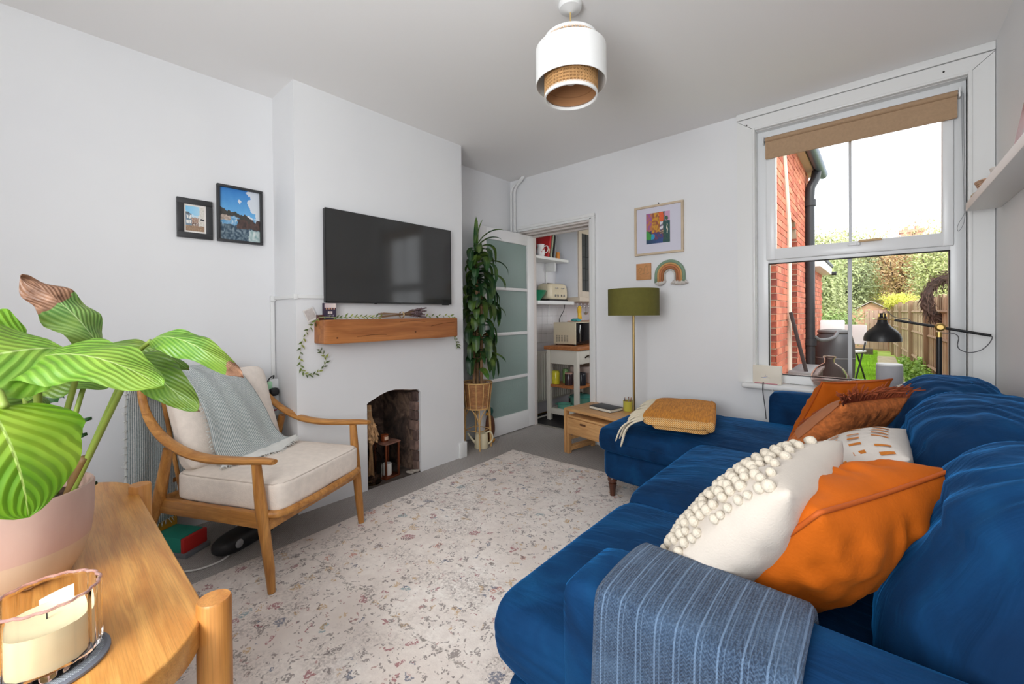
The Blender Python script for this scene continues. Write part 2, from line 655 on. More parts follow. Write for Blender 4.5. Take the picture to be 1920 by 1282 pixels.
wpart('pane', G().box(-.546, .288, 3.236, 3.240, .71, 1.442), GLASS, smooth=False)
BARM = mat('glazing_strip', (205, 207, 210), .4)
wpart('glazing_bar', G().box(-.131, -.117, 3.222, 3.234, 1.534, 2.216, b=.002), BARM)
wpart('glazing_bar', G().box(-.137, -.117, 3.232, 3.244, .71, 1.442, b=.002), BARM)
GAS = mat('black_gasket', (28, 28, 30), .6)
g = G()
for (a, b, c, d) in ((-.546, .289, 1.437, 1.442), (-.546, .289, .710, .714), (-.546, -.542, .71, 1.44), (.285, .289, .71, 1.44)):
    g.box(a, b, 3.2035, 3.236, c, d)
wpart('gasket', g, GAS, smooth=False)
g = G()
g.box(-.135, -.075, 3.176, 3.189, 1.508, 1.522, b=.004).box(-.092, -.078, 3.165, 3.18, 1.506, 1.53, b=.004)
wh = wpart('window_handle', g)
wpart('handle_lever', G().box(-.085, .018, 3.156, 3.17, 1.522, 1.535, b=.004), mat('handle_wood', (206, 172, 128), .5))
# casing boards round the window (wide mitred architrave) and the thin head batten
g = G()
CI0, CI1, CIZ = -.612, .350, 2.322
yc = YF - .022
def cas(poly):
    vs = [(x, YF, z) for x, z in poly] + [(x, yc, z) for x, z in poly]
    n = len(poly)
    g.add(vs, [list(range(n)), list(range(n, 2 * n))[::-1]] + [[i, (i + 1) % n, n + (i + 1) % n, n + i] for i in range(n)])
cas([(-.714, .652), (CI0, .652), (CI0, CIZ), (-.714, 2.40)])
cas([(CI1, .652), (.438, .652), (.438, 2.40), (CI1, CIZ)])
cas([(-.714, 2.403), (CI0 + .002, CIZ + .002), (CI1 - .002, CIZ + .002), (.438, 2.403)])
struct('trim_4', g, TRIM, label='wide flat casing round the window')
struct('trim_5', G().box(-.718, .4395, YF - .026, YF, 2.408, H, b=.003), TRIM, True, label='thin batten over the window')
g = G()
g.box(CI0 - .012, CI0 + .004, YF - .03, YF + .045, .66, CIZ + .012, b=.004).box(CI1 - .004, CI1 + .012, YF - .03, YF + .045, .66, CIZ + .012, b=.004)
g.box(CI0 + .003, CI1 - .003, YF - .029, YF + .044, CIZ - .004, CIZ + .011, b=.004)
struct('trim_6', g, TRIM, True, label='bead moulding inside the window casing')
g = G()
for (x, z) in ((-.655, 2.365), (.26, 2.365)):
    g.lathe([(.0045, 0), (.0045, .0015)], 10, (0, 0, 0), Matrix.Translation((x, yc, z)) @ Matrix.Rotation(R(90), 4, 'X')).disc(.0045, .0015, 10, (0, 0, 0), True, Matrix.Translation((x, yc, z)) @ Matrix.Rotation(R(90), 4, 'X'))
struct('trim_7', g, mat('dark_screw', (50, 48, 46), .5), label='dark screw heads in the window head board')
# reveal lining
g = boxes((WX0 - .001, WX0 + .006, YF, 3.21, .65, WZ1), (WX1 - .006, WX1 + .001, YF, 3.21, .65, WZ1), (WX0, WX1, YF, 3.21, WZ1 - .006, WZ1 + .001))
struct('trim_8', g, TRIM, label='window reveal lining')
# window board
g = G()
g.box(-.685, .438, 3.085, 3.22, .621, .655, b=.012, seg=3)
struct('trim_9', g, TRIM, True, label='rounded white window board')

# roller blind
bl = thing('roller_blind', 'tan roller blind pulled a little way down the window', 'blind', (-.12, 3.19, 2.25))
FAB = mat('blind_fabric', (176, 146, 116), .8, var=.06, vscale=90, bump=.15, bscale=300)
g = G()
def blf(u, v):
    x = -.555 + .868 * u
    if v < .35:
        a = PI * .5 + v / .35 * PI * 1.0
        return (x, 3.178 - math.sin(a - PI / 2) * .016 - .002, 2.25 + math.cos(a - PI / 2) * .016)
    return (x, 3.1745 - .0005 * math.sin(u * 9), 2.234 - (v - .35) / .65 * .108)
obj('fabric', G().grid(blf, 20, 20), FAB, bl, world=True)
obj('bottom_bar', G().box(-.553, .311, 3.170, 3.179, 2.121, 2.131, b=.003), FAB, bl, world=True)
obj('roller', G().tube([(-.56, 3.178, 2.25), (.318, 3.178, 2.25)], .0135, 12), mat('steel', (150, 150, 150), .35, .9), bl, world=True)
for x in (-.566, .32):
    obj('bracket', G().box(x - .004, x + .004, 3.16, 3.20, 2.225, 2.275, b=.002), UPVC, bl, world=True)
pts = spline([(.327, 3.168, 2.25), (.329, 3.166, 2.0), (.331, 3.12, 1.66), (.323, 3.04, 1.60), (.306, 3.04, 1.56), (.298, 3.035, 1.53), (.303, 3.035, 1.515), (.317, 3.04, 1.54), (.325, 3.05, 1.58), (.333, 3.10, 1.66), (.335, 3.166, 2.0), (.333, 3.17, 2.24)], 8)
obj('pull_cord', G().tube(pts, .0012, 6), mat('cord_grey', (150, 152, 156), .6), bl, world=True)

# pipes in the far left corner
pp = thing('heating_pipe_pair', 'pair of white painted pipes bending into the ceiling corner', 'pipe', (-2.72, 3.1, 1.7))
for i, (x, y) in enumerate(((-2.738, 3.128), (-2.694, 3.13))):
    P = spline([(x, y, 1.2), (x, y, 1.8), (x, y, 2.24), (x + .005, y - .002, 2.335), (x + .04, y - .006, 2.385), (x + .12 - .02 * i, y - .012, 2.42), (x + .16 - .03 * i, y - .012, 2.455)], 8)
    obj('pipe', G().tube(P, .0115, 10), TRIM, pp, world=True)
    obj('pipe_clip', G().box(x - .016, x + .016, y - .014, YF, 1.93, 1.948, b=.003), TRIM, pp, world=True)
# ================================================================= kitchen beyond the doorway
KX0, KX1, KY1 = -2.86, -.95, 5.2
KW = mat('kitchen_paint', (222, 220, 224), .6, bump=.05, bscale=12)
struct('wall_kitchen_left', boxes((KX0 - .1, KX0, YK, KY1, -.05, 2.4)), KW)
struct('wall_kitchen_far', boxes((KX0 - .1, KX1, KY1, KY1 + .1, -.05, 2.4)), KW)
struct('wall_kitchen_right', boxes((KX1 - .02, KX1, YK, 3.7, -.05, 2.4), (KX1 - .02, KX1, 4.7, KY1, -.05, 2.4), (KX1 - .02, KX1, 3.7, 4.7, -.05, 1.0), (KX1 - .02, KX1, 3.7, 4.7, 2.0, 2.4)), KW)
struct('ceiling_kitchen', boxes((KX0 - .1, KX1, YK, KY1 + .1, 2.3, 2.4)), CEIL)
struct('floor_kitchen', boxes((KX0 - .1, KX1, YK, KY1 + .1, -.12, -.004)), mat('dark_vinyl', (46, 44, 46), .45, var=.4, vscale=5))
# wall tiles, each its own piece
tl = thing('tiled_splashback', 'white ceramic tiles behind the kitchen trolley', 'tiles', (KX0, 3.37, .8))
TILE = mat('white_tile', (226, 224, 226), .18)
src = obj('tile', G().box(0, .007, .002, .098, .002, .098, b=.0015, seg=1), TILE, tl)
src.location = (0, 0, 0)
for i in range(9):
    for j in range(4):
        if i or j:
            inst('tile', src, tl, (0, i * .1, j * .1))
obj('grout', G().box(0, .004, 0, .9, 0, .4), mat('grout', (196, 192, 192), .9), tl, smooth=False)

def shelf_board(nm, lab, x0, x1, y0, y1, z0, z1, m=TRIM):
    th = thing(nm, lab, 'shelf', (x0, y0, z0))
    obj('board', G().box(x0, x1, y0, y1, z0, z1, b=.003), m, th, world=True)
    return th
s1 = shelf_board('kitchen_shelf', 'white wall shelf carrying the green bowl and toaster', KX0, -2.60, YK + .01, 4.045, 1.225, 1.262)
obj('bracket', G().box(KX0, KX0 + .012, 3.9, 3.915, 1.1, 1.225), TRIM, s1, world=True)
s2 = shelf_board('kitchen_shelf', 'white wall shelf carrying books and a spotted jug', KX0, -2.63, YK + .01, 3.98, 1.70, 1.73)
obj('bracket', G().box(KX0, -2.72, 3.84, 3.855, 1.60, 1.70, b=.002).box(KX0, KX0 + .02, 3.835, 3.86, 1.36, 1.70, b=.002), TRIM, s2, world=True)

# lower shelf: bowl + toaster
gb = G().lathe([(.001, 0), (.05, 0), (.055, .012), (.09, .05), (.118, .10), (.124, .108), (.118, .108), (.086, .055), (.05, .02), (.001, .018)], 28)
o = tag(obj('mixing_bowl', gb, mat('green_glaze', (38, 128, 92), .25), None), 'green mixing bowl next to the cream toaster', 'bowl')
o.location = (-2.725, 3.485, 1.263)
ts = thing('toaster', 'cream retro toaster with round knobs on the kitchen shelf', 'toaster', (-2.735, 3.81, 1.263))
CREAM = mat('cream_enamel', (216, 203, 176), .28)
def tf(e, q):
    return Vector((e.x * (1 - .10 * max(0, e.z / .095)), e.y * (1 - .05 * max(0, e.z / .095)), e.z))
obj('body', G().puff((0, 0, .105), (.095, .185, .092), 6, 10, 0, tf), CREAM, ts)
obj('base', G().box(-.088, .088, -.175, .175, 0, .02, b=.006), mat('dark_plastic', (40, 38, 38), .5), ts)
for y in (-.085, .03):
    for z in (.06,):
        for dy in (0, .05):
            obj('knob', G().lathe([(.013, 0), (.013, .014), (.001, .016)], 12, (0, 0, 0), Matrix.Translation((.09, y + dy, z)) @ Matrix.Rotation(R(90), 4, 'Y')), mat('chrome', (210, 210, 210), .15, 1), ts)
for y in (-.06, .055):
    obj('lever', G().box(.088, .112, y - .02, y + .02, .135, .145, b=.003), MATS['chrome'], ts)
for x in (-.03, .03):
    obj('slot', G().box(x - .012, x + .012, -.13, .13, .188, .1985), MATS['dark_plastic'], ts, smooth=False)
# cable of the microwave
o = obj('power_cable', G().tube(spline([(-2.62, 3.88, 1.226), (-2.63, 3.875, 1.16), (-2.66, 3.86, 1.10), (-2.675, 3.85, 1.05), (-2.66, 3.85, .985)], 6), .004, 6), MATS['dark_plastic'])
tag(o, 'dark cable hanging from shelf to microwave', 'cable')

# upper shelf: kettle, jug, books
kt = thing('kettle', 'polished steel kettle on the upper kitchen shelf', 'kettle', (-2.77, 3.455, 1.73))
obj('body', G().lathe([(.001, 0), (.07, 0), (.078, .01), (.08, .06), (.068, .11), (.04, .135), (.03, .14), (.001, .143)], 24), mat('dark_steel', (96, 104, 118), .18, .9), kt)
obj('handle', G().tube(spline([(0, -.06, .115), (0, -.06, .19), (0, 0, .215), (0, .06, .19), (0, .06, .115)], 6), .007, 8), MATS['dark_plastic'], kt)
obj('lid_knob', G().ball((0, 0, .152), .012, 8), MATS['dark_plastic'], kt)
jg = thing('jug', 'white china jug with red spots on the upper shelf', 'jug', (-2.67, 3.515, 1.73))
CHINA = mat('white_china', (232, 230, 230), .2)
obj('body', G().lathe([(.001, 0), (.036, 0), (.044, .02), (.046, .05), (.036, .09), (.036, .11), (.042, .125), (.038, .125), (.032, .108), (.032, .09), (.04, .05), (.038, .02), (.001, .008)], 24), CHINA, jg)
obj('handle', G().tube(spline([(.015, .034, .105), (.03, .07, .115), (.035, .083, .085), (.025, .07, .05), (.015, .04, .035)], 6), .0055, 8), CHINA, jg)
random.seed(5)
for i in range(9):
    a = random.uniform(-2.2, 1)
    z = random.uniform(.03, .085)
    obj('spot', G().ball((math.cos(a) * .0445, math.sin(a) * .0445, z), .006, 5), mat('red_spot', (196, 70, 74), .4), jg)
def book(nm, lab, loc, w, d, h, col, tilt=0, rz=0, page=(232, 226, 212)):
    """book standing: thickness w along y, depth d along x, height h; spine towards +x"""
    b = thing(nm, lab, 'book', loc, rz)
    b.rotation_euler = (tilt, 0, rz)
    m = mat('cover_%d_%d_%d' % col, col, .45)
    g = G().box(0, d, 0, .004, 0, h, b=.001).box(0, d, w - .004, w, 0, h, b=.001).box(d - .004, d, 0, w, 0, h, b=.001)
    obj('cover', g, m, b)
    obj('pages', G().box(.004, d - .005, .004, w - .004, .004, h - .006), mat('pages', page, .8, bump=.3, bscale=300, stretch=(1, 20, 1)), b, smooth=False)
    return b
b = book('cookbook', 'large red cookbook leaning on the upper kitchen shelf', (-2.85, 3.585, 1.735), .035, .215, .265, (192, 36, 40), R(-12))
obj('spine_title', G().box(.216, .217, .008, .026, .04, .09), mat('cream_print', (226, 196, 160), .5), b, smooth=False)
book('cookbook', 'slim pale green book leaning beside the red cookbook', (-2.85, 3.655, 1.735), .022, .21, .262, (178, 184, 158), R(-10))
book('cookbook', 'narrow black book between pale books on the upper shelf', (-2.85, 3.695, 1.735), .018, .205, .25, (38, 38, 42), R(-9))
book('cookbook', 'grey book at the end of the cookbook row', (-2.85, 3.728, 1.735), .024, .2, .24, (150, 152, 156), R(-8))
o = tag(obj('spice_tub', G().lathe([(.001, 0), (.024, 0), (.026, .06), (.02, .075), (.001, .076)], 16), mat('orange_plastic', (206, 132, 52), .4)), 'small orange tub at the end of the upper shelf', 'tub')
o.location = (-2.675, 3.83, 1.731)

# wall cabinet with leaded glass door
cb = thing('wall_cabinet', 'cream kitchen wall cabinet with leaded glass door', 'cabinet', (KX0, 4.05, 1.31))
obj('body', G().box(0, .30, 0, 1.0, 0, .80, b=.002), mat('cabinet_white', (220, 222, 230), .4), cb)
CR2 = mat('cabinet_cream', (206, 192, 176), .4)
dr = obj('door', G().box(.30, .32, .005, .07, .0, .80, b=.003).box(.30, .32, .43, .495, 0, .80, b=.003).box(.30, .32, .07, .43, 0, .07, b=.003).box(.30, .32, .07, .43, .73, .80, b=.003), CR2, cb)
obj('glass', G().box(.306, .311, .07, .43, .07, .73), mat('dim_glass', (70, 72, 72), .12), dr, smooth=False)
g = G()
for i in range(1, 4):
    g.box(.311, .314, .07 + .09 * i - .003, .07 + .09 * i + .003, .07, .73)
for i in range(1, 5):
    g.box(.311, .314, .07, .43, .07 + .132 * i - .003, .07 + .132 * i + .003)
obj('lead_came', g, mat('lead', (58, 58, 58), .5, .6), dr, smooth=False)
obj('door', G().box(.30, .32, .505, .995, 0, .80, b=.003), CR2, cb)
obj('pelmet', G().box(.0, .33, .0, 1.0, -.05, 0, b=.004), CR2, cb)
# hooks rail with yellow gloves
rl = thing('utensil_rail', 'steel rail with hooks under the wall cabinet', 'rail', (-2.6, 4.1, 1.22))
obj('bar', G().tube([(-2.585, 4.06, 1.235), (-2.585, 4.95, 1.235)], .005, 8), MATS['chrome'], rl, world=True)
for y in (4.08, 4.16, 4.24, 4.32, 4.4):
    obj('hook', G().tube(spline([(-2.585, y, 1.245), (-2.578, y, 1.235), (-2.582, y, 1.205), (-2.572, y, 1.195), (-2.565, y, 1.205)], 5), .0022, 6), MATS['chrome'], rl, world=True)
gl = thing('rubber_glove', 'yellow rubber gloves hanging from the kitchen rail', 'gloves', (-2.575, 4.11, 1.20))
YEL = mat('glove_yellow', (222, 176, 40), .45)
for i, (dx, r_) in enumerate(((-.022, .2), (-.007, .06), (.008, -.05), (.022, -.2))):
    obj('finger', G().tube([(0, dx * .6, -.06), (.004, dx * 1.1, -.11), (.006, dx * 1.6, -.155 + abs(dx))], [.013, .011, .007], 8), YEL, gl)
obj('palm', G().puff((0, 0, -.035), (.014, .034, .05), 3, 6), YEL, gl)
ut = thing('measuring_cup', 'small steel measuring cup hanging beside the gloves', 'cup', (-2.573, 4.25, 1.13))
obj('bowl', G().lathe([(.001, -.02), (.025, -.015), (.032, .01), (.03, .01), (.023, -.012), (.001, -.016)], 16), MATS['chrome'], ut)
obj('handle', G().box(-.004, .002, -.006, .006, .0, .075, b=.002), MATS['chrome'], ut)
# worktop further in
wt = thing('kitchen_base_unit', 'cream base unit with pale peach worktop beyond the microwave', 'cabinet', (-2.855, 4.3, 0))
obj('carcass', G().box(0, .56, 0, .88, .1, .94, b=.003), CR2, wt)
obj('worktop', G().box(0, .6, -.02, .88, .94, 1.04, b=.006), mat('peach_laminate', (224, 178, 150), .4), wt)
obj('plinth', G().box(0, .5, 0, .88, 0, .1), MATS['dark_plastic'], wt, smooth=False)
o = tag(obj('dish_cloth', G().puff((0, 0, 0), (.05, .05, .014), 3, 6, 0, lambda e, q: e + Vector((0, 0, .01 * nz(e.x, e.y, 0, 40)))), mat('teal_cloth', (66, 146, 150), .9)), 'teal cloth lying on the microwave', 'cloth')
o.location = (-2.50, 3.92, 1.054)

# radiator, pipework
rd = thing('radiator', 'white panel radiator on the kitchen wall', 'radiator', (KX0 + .03, 3.6, .15))
RADM = mat('radiator_enamel', (222, 218, 208), .35)
obj('panel', G().box(0, .03, 0, .66, 0, .56, b=.006), RADM, rd)
src = obj('fin', G().box(.028, .04, .0, .028, .02, .54, b=.006, seg=2), RADM, rd)
for i in range(1, 16):
    inst('fin', src, rd, (0, i * .041, 0))
src.location = (0, .004, 0)
obj('valve', G().tube([(.02, -.03, .52), (.02, .01, .52)], .012, 10), MATS['dark_steel'], rd)
obj('valve', G().tube([(.02, -.032, .03), (.02, .01, .03)], .012, 10).tube([(.02, -.024, .03), (.02, -.024, -.152)], .007, 8), MATS['dark_steel'], rd)
pp2 = thing('floor_pipe', 'copper and white pipes along the kitchen floor', 'pipe', (-2.8, 3.42, 0))
for k, (x, z) in enumerate(((-2.77, .035), (-2.74, .012))):
    obj('pipe', G().tube([(x, 3.40, z), (x, 4.2, z)], .009, 8), [MATS['old_brass'], RADM][k], pp2, world=True)

# trolley
tr = thing('kitchen_trolley', 'white painted trolley with oak top and open shelves', 'trolley', (-2.46, 3.9, 0))
TRP = mat('trolley_paint', (214, 208, 196), .45)
OAK2 = wood('oak_worktop', (150, 88, 48), (190, 122, 70), (12, 1.2, 12), 3)
x0, x1, y0, y1 = -2.66, -2.275, 3.585, 4.25
obj('top', G().box(x0 - .02, x1 + .02, y0 - .02, y1 + .02, .748, .785, b=.004), OAK2, tr, world=True)
for x in (x0, x1 - .045):
    for y in (y0, y1 - .045):
        obj('leg', G().box(x, x + .045, y, y + .045, 0, .748, b=.003), TRP, tr, world=True)
obj('side_rail', G().box(x0 + .045, x1 - .045, y0 + .008, y0 + .03, .60, .748, b=.002), TRP, tr, world=True)
d_ = obj('drawer', G().box(x1 - .03, x1 - .005, y0 + .05, y1 - .05, .605, .745, b=.003), TRP, tr, world=True)
obj('drawer_pull', G().tube(spline([(x1 - .006, y0 + .16, .665), (x1 + .02, y0 + .165, .685), (x1 + .024, y0 + .2, .69), (x1 + .02, y0 + .235, .685), (x1 - .006, y0 + .24, .665)], 5), .007, 8), mat('dark_bronze', (70, 58, 50), .4, .8), d_, world=True)
obj('shelf', G().box(x0 + .01, x1 - .01, y0 + .01, y1 - .01, .352, .378, b=.002), OAK2, tr, world=True)
obj('bottom_shelf', G().box(x0 + .01, x1 - .01, y0 + .01, y1 - .01, .09, .115, b=.002).box(x0 + .045, x1 - .045, y0, y0 + .03, .07, .13, b=.002), TRP, tr, world=True)
for x in (x0 + .02, x1 - .02):
    obj('castor', G().lathe([(.018, -.006), (.018, .006)], 12, (0, 0, 0), Matrix.Translation((x, y0 + .02, .018)) @ Matrix.Rotation(R(90), 4, 'Y')), MATS['dark_plastic'], tr, world=True)
# microwave
mw = thing('microwave', 'cream microwave oven on the trolley top', 'microwave', (-2.67, 3.73, .786))
obj('case', G().box(0, .285, 0, .42, .012, .245, b=.008), CREAM, mw)
obj('front', G().box(.283, .296, .01, .41, .016, .24, b=.003), mat('black_glass', (26, 24, 26), .08), mw)
obj('door_handle', G().box(.296, .312, .05, .062, .04, .22, b=.003), MATS['chrome'], mw)
g = G()
for i in range(5):
    for j in range(7):
        g.box(.035 + i * .034, .055 + i * .034, -.0012, .001, .035 + j * .011, .040 + j * .011)
obj('vent', g, mat('vent_dark', (96, 88, 78), .7), mw, smooth=False, kind='stuff')
for x in (.02, .26):
    for y in (.03, .39):
        obj('foot', G().lathe([(.012, 0), (.01, .013)], 8, (x, y, 0)).disc(.012, 0, 8, (x, y, 0), False), MATS['dark_plastic'], mw)
# jars and boxes
def jar(lab, loc, r_, h_, col, lidcol, nm='jar', group=None):
    j = thing(nm, lab, 'jar', loc, 0, group)
    obj('body', G().lathe([(.001, 0), (r_, 0), (r_ * 1.02, .01), (r_ * 1.02, h_ * .85), (r_ * .93, h_ * .9), (.001, h_ * .9)], 18), mat('jar_%d_%d_%d' % col, col, .2, var=.12, vscale=30), j)
    obj('lid', G().lathe([(.001, h_), (r_ * .9, h_), (r_ * .95, h_ * .99), (r_ * .95, h_ * .88)], 18), mat('lid_%d_%d_%d' % lidcol, lidcol, .35), j)
    return j
jar('yellow storage jar on the trolley shelf', (-2.585, 3.65, .379), .04, .14, (208, 196, 52), (190, 186, 60))
jar('green storage jar behind the yellow jar', (-2.52, 3.74, .379), .032, .155, (116, 150, 92), (120, 150, 100))
jar('glass jar of dark coffee with pinkish lid', (-2.435, 3.67, .379), .042, .13, (58, 44, 46), (176, 140, 124))
jar('black storage canister at the trolley corner', (-2.325, 3.74, .379), .048, .13, (36, 36, 42), (40, 40, 46))
bx_ = thing('storage_box', 'pale pink lidded box stacked at the back of the trolley', 'box', (-2.42, 3.97, .379))
obj('body', G().box(-.13, .13, -.09, .09, 0, .10, b=.006), mat('dusky_pink', (196, 172, 162), .6), bx_)
obj('lid', G().box(-.135, .135, -.095, .095, .10, .165, b=.008), mat('pale_pink', (206, 186, 176), .6), bx_)
def pan(lab, loc, r_, h_, lid=True):
    p = thing('casserole', lab, 'pot', loc)
    m = mat('teal_enamel', (96, 158, 140), .25)
    obj('pot', G().lathe([(.001, 0), (r_ * .86, 0), (r_ * .95, .012), (r_, h_), (r_ * 1.03, h_ + .004), (r_ * .97, h_ + .004), (r_ * .92, .014), (.001, .012)], 26), m, p)
    if lid:
        l_ = obj('lid', G().lathe([(r_ * 1.02, h_ + .005), (r_ * 1.02, h_ + .012), (r_ * .7, h_ + .028), (.02, h_ + .034), (.001, h_ + .034)], 26), mat('teal_enamel_dark', (70, 134, 124), .25), p)
        obj('lid_knob', G().lathe([(.008, h_ + .034), (.018, h_ + .05), (.001, h_ + .055)], 14), MATS['chrome'], l_)
    for s_ in (-1, 1):
        obj('side_handle', G().tube(spline([(r_ * .98, -.03 * s_ * s_, h_ * .8), (r_ + .025, -.02, h_ * .82), (r_ + .025, .02, h_ * .82), (r_ * .98, .03, h_ * .8)], 5), .006, 6).xf(Matrix.Rotation(0 if s_ > 0 else PI, 4, 'Z')), m, p)
    return p
pan('teal lidded casserole on the trolley bottom shelf', (-2.44, 3.915, .116), .12, .10)
pan('shallow open teal pan in front of the casserole', (-2.51, 3.69, .116), .072, .05, False)
# ================================================================= garden and the brick rear wing outside the window
GZ = -.3
t = NT('lawn_soil')
t.base(t.ramp(t.noise(t.obj(), 3, 4), [(.35, S(150, 176, 74)), (.65, S(176, 196, 96))]))
t.b.inputs['Roughness'].default_value = 1
ground = struct('floor_garden', boxes((-9, 9, 3.4, 60, GZ - .2, GZ)), t.m)
PATH = mat('gravel_path', (186, 172, 146), .95, var=.2, vscale=6, bump=.4, bscale=60)
struct('floor_path', boxes((-.02, .42, 8, 17.5, GZ, GZ + .012), (-.9, .9, 3.4, 9.0, GZ, GZ + .01)), PATH)
# grass blades: one object, nobody could count them
random.seed(11)
g = G()
for i in range(26000):
    y = random.uniform(9.2, 17.2) if random.random() < .8 else random.uniform(17.2, 19.6)
    x = random.uniform(-1.1, -.02) if random.random() < .8 else random.uniform(.40, .9)
    h_ = random.uniform(.03, .075)
    a = random.uniform(0, 6.28)
    dx, dy = math.cos(a) * .008, math.sin(a) * .008
    lx, ly = random.uniform(-.03, .03), random.uniform(-.03, .03)
    g.add([(x - dx, y - dy, GZ), (x + dx, y + dy, GZ), (x + lx, y + ly, GZ + h_)], [(0, 1, 2)])
gr = obj('lawn_grass', g, mat('grass_blade', (150, 196, 52), .7, var=.25, vscale=2.0), None, False)
tag(gr, 'bright green mown grass of the back garden', 'grass')
gr['kind'] = 'stuff'

# brick wing: wall face x = -0.9, openings with reveals, bricks laid one by one
t = NT('wing_brick')
inf = t.n('ShaderNodeNewGeometry')
rnd = inf.outputs['Random Per Island']
c = t.ramp(rnd, [(0, S(180, 96, 76)), (.25, S(204, 116, 90)), (.5, S(220, 136, 106)), (.75, S(194, 108, 86)), (1, S(226, 150, 118))])
dirt = t.ramp(t.noise(t.obj(), 5, 5), [(.3, (.75, .72, .72, 1)), (.6, (1, 1, 1, 1))])
t.base(t.mix(.8, c, dirt, 'MULTIPLY'))
t.b.inputs['Roughness'].default_value = .9
t.bump(t.noise(t.obj(), 60, 4), .4, .01)
BRK = t.m
MORT = mat('lime_mortar', (196, 172, 150), .95)
wing = thing('brick_rear_wing', 'tall red brick rear wing with an arched recess', 'building', (-1.4, 7.4, GZ))
WXF = -.9
def in_opening(y, z):
    if 4.75 < y < 5.77 and z < 2.05:
        return True
    if 6.67 < y < 7.46 and z < 2.2 + .26 * math.sqrt(max(0, 1 - ((y - 7.065) / .395) ** 2)):
        return True
    return False
g = G()
g.box(-.94, WXF - .008, 3.4, 3.7, GZ, 3.55).box(-.94, WXF - .008, 4.7, 4.75, GZ, 3.55).box(-.94, WXF - .008, 3.7, 4.7, GZ, 1.0).box(-.94, WXF - .008, 3.7, 4.7, 2.0, 3.55)
for (a, b, zt) in ((5.77, 6.67, 3.55), (7.46, 8.9, 3.55)):
    g.box(-1.6, WXF - .008, a, b, GZ, zt)
g.box(-1.6, WXF - .008, 4.75, 5.77, 2.05, 3.55)
arch = [(6.67 + .79 * i / 10, 2.2 + .26 * math.sqrt(max(0, 1 - (2 * i / 10 - 1) ** 2))) for i in range(11)]
arch_strip(g, -1.6, WXF - .008, arch, 3.55)
obj('mortar_core', g, MORT, wing, smooth=False, world=True)
g = G()
ph = .0825
row = 0
z = GZ
while z < 3.5:
    ys = [5.0 + .01 * i for i in range(391)]
    runs, st = [], None
    for yy in ys:
        if not in_opening(yy, z + .04):
            if st is None:
                st = yy
            en = yy
        elif st is not None:
            runs.append((st, en))
            st = None
    if st is not None:
        runs.append((st, en))
    for (ra, rb2) in runs:
        y = ra
        L = .22 if row % 2 == 0 else .107
        while y < rb2 - .02:
            L2_ = min(L, rb2 - y)
            p = random.uniform(-.003, .003)
            g.box(WXF - .05, WXF + p, y, y + L2_, z, z + ph - .011)
            y += L2_ + .011
            L = .22
    row += 1
    z += ph
obj('brick_courses', g, BRK, wing, smooth=False, world=True, kind='stuff')
# bricks of the two reveals, large enough to pick out one by one
brm = [mat('reveal_brick_a', (150, 76, 60), .9, var=.25, vscale=18), mat('reveal_brick_b', (172, 92, 70), .9, var=.25, vscale=18), mat('reveal_brick_c', (132, 70, 60), .9, var=.25, vscale=18)]
src = [obj('brick', G().box(0, .108, 0, .05, 0, ph - .011), m_, wing, smooth=False) for m_ in brm]
first = [True] * 3
wl = Vector(wing.location)
for (yr, xs, zt) in ((5.77, (-1.02, -1.14), 2.05), (7.46, (-1.02, -1.135), 2.25)):
    row = 0
    z = GZ
    while z < zt:
        for i, x in enumerate(xs):
            k = random.randrange(3)
            p = Vector((x + (.012 if row % 2 else 0), yr - .006 + random.uniform(-.003, .003), z)) - wl
            if first[k]:
                src[k].location = p
                first[k] = False
            else:
                inst('brick', src[k], wing, p)
        row += 1
        z += ph
obj('arch_glazing', G().box(-1.3, -1.28, 6.67, 7.46, GZ, 2.46), mat('dark_window', (60, 52, 50), .15), wing, smooth=False, world=True)
obj('arch_glazing', G().box(-1.3, -1.28, 4.75, 5.77, GZ, 2.05), MATS['dark_window'], wing, smooth=False, world=True)
obj('fascia', G().box(-1.0, -.80, 3.5, 8.95, 3.46, 3.6, b=.01), mat('fascia_brown', (186, 160, 150), .6), wing, world=True)
obj('roof', G().add([(-.72, 3.4, 3.58), (-.72, 9.0, 3.58), (-2.2, 9.0, 4.7), (-2.2, 3.4, 4.7), (-.72, 3.4, 3.62), (-.72, 9.0, 3.62), (-2.2, 9.0, 4.76), (-2.2, 3.4, 4.76)], [(0, 1, 2, 3), (4, 7, 6, 5), (0, 4, 5, 1), (1, 5, 6, 2), (2, 6, 7, 3), (3, 7, 4, 0)]), mat('slate', (92, 96, 108), .6), wing, smooth=False, world=True)
GUT = mat('gutter_blue_grey', (74, 92, 116), .4)
BLK = mat('pipe_black', (44, 46, 50), .4)
obj('gutter', G().tube([(-.72, 3.5, 3.5), (-.72, 9.05, 3.5)], .075, 12), GUT, wing, world=True)
dp = obj('downpipe', G().tube(spline([(-.76, 8.55, 3.44), (-.78, 8.5, 3.3), (-.83, 8.42, 3.16), (-.84, 8.40, 3.0)], 6) + [Vector((-.84, 8.40, z)) for z in (2.2, 1.2, .4, GZ)], .068, 12), BLK, wing, world=True)
for z in (2.9, 2.05, .62):
    obj('pipe_collar', G().tube([(-.84, 8.40, z - .05), (-.84, 8.40, z + .05)], .088, 12).box(-.92, -.84, 8.39, 8.41, z - .02, z + .02), BLK, dp, world=True)
obj('white_pipe', G().tube([(-.88, 6.56, GZ), (-.88, 6.56, 2.25), (-.9, 6.2, 3.4)], .028, 8), mat('pvc_cream', (222, 212, 196), .5), wing, world=True)
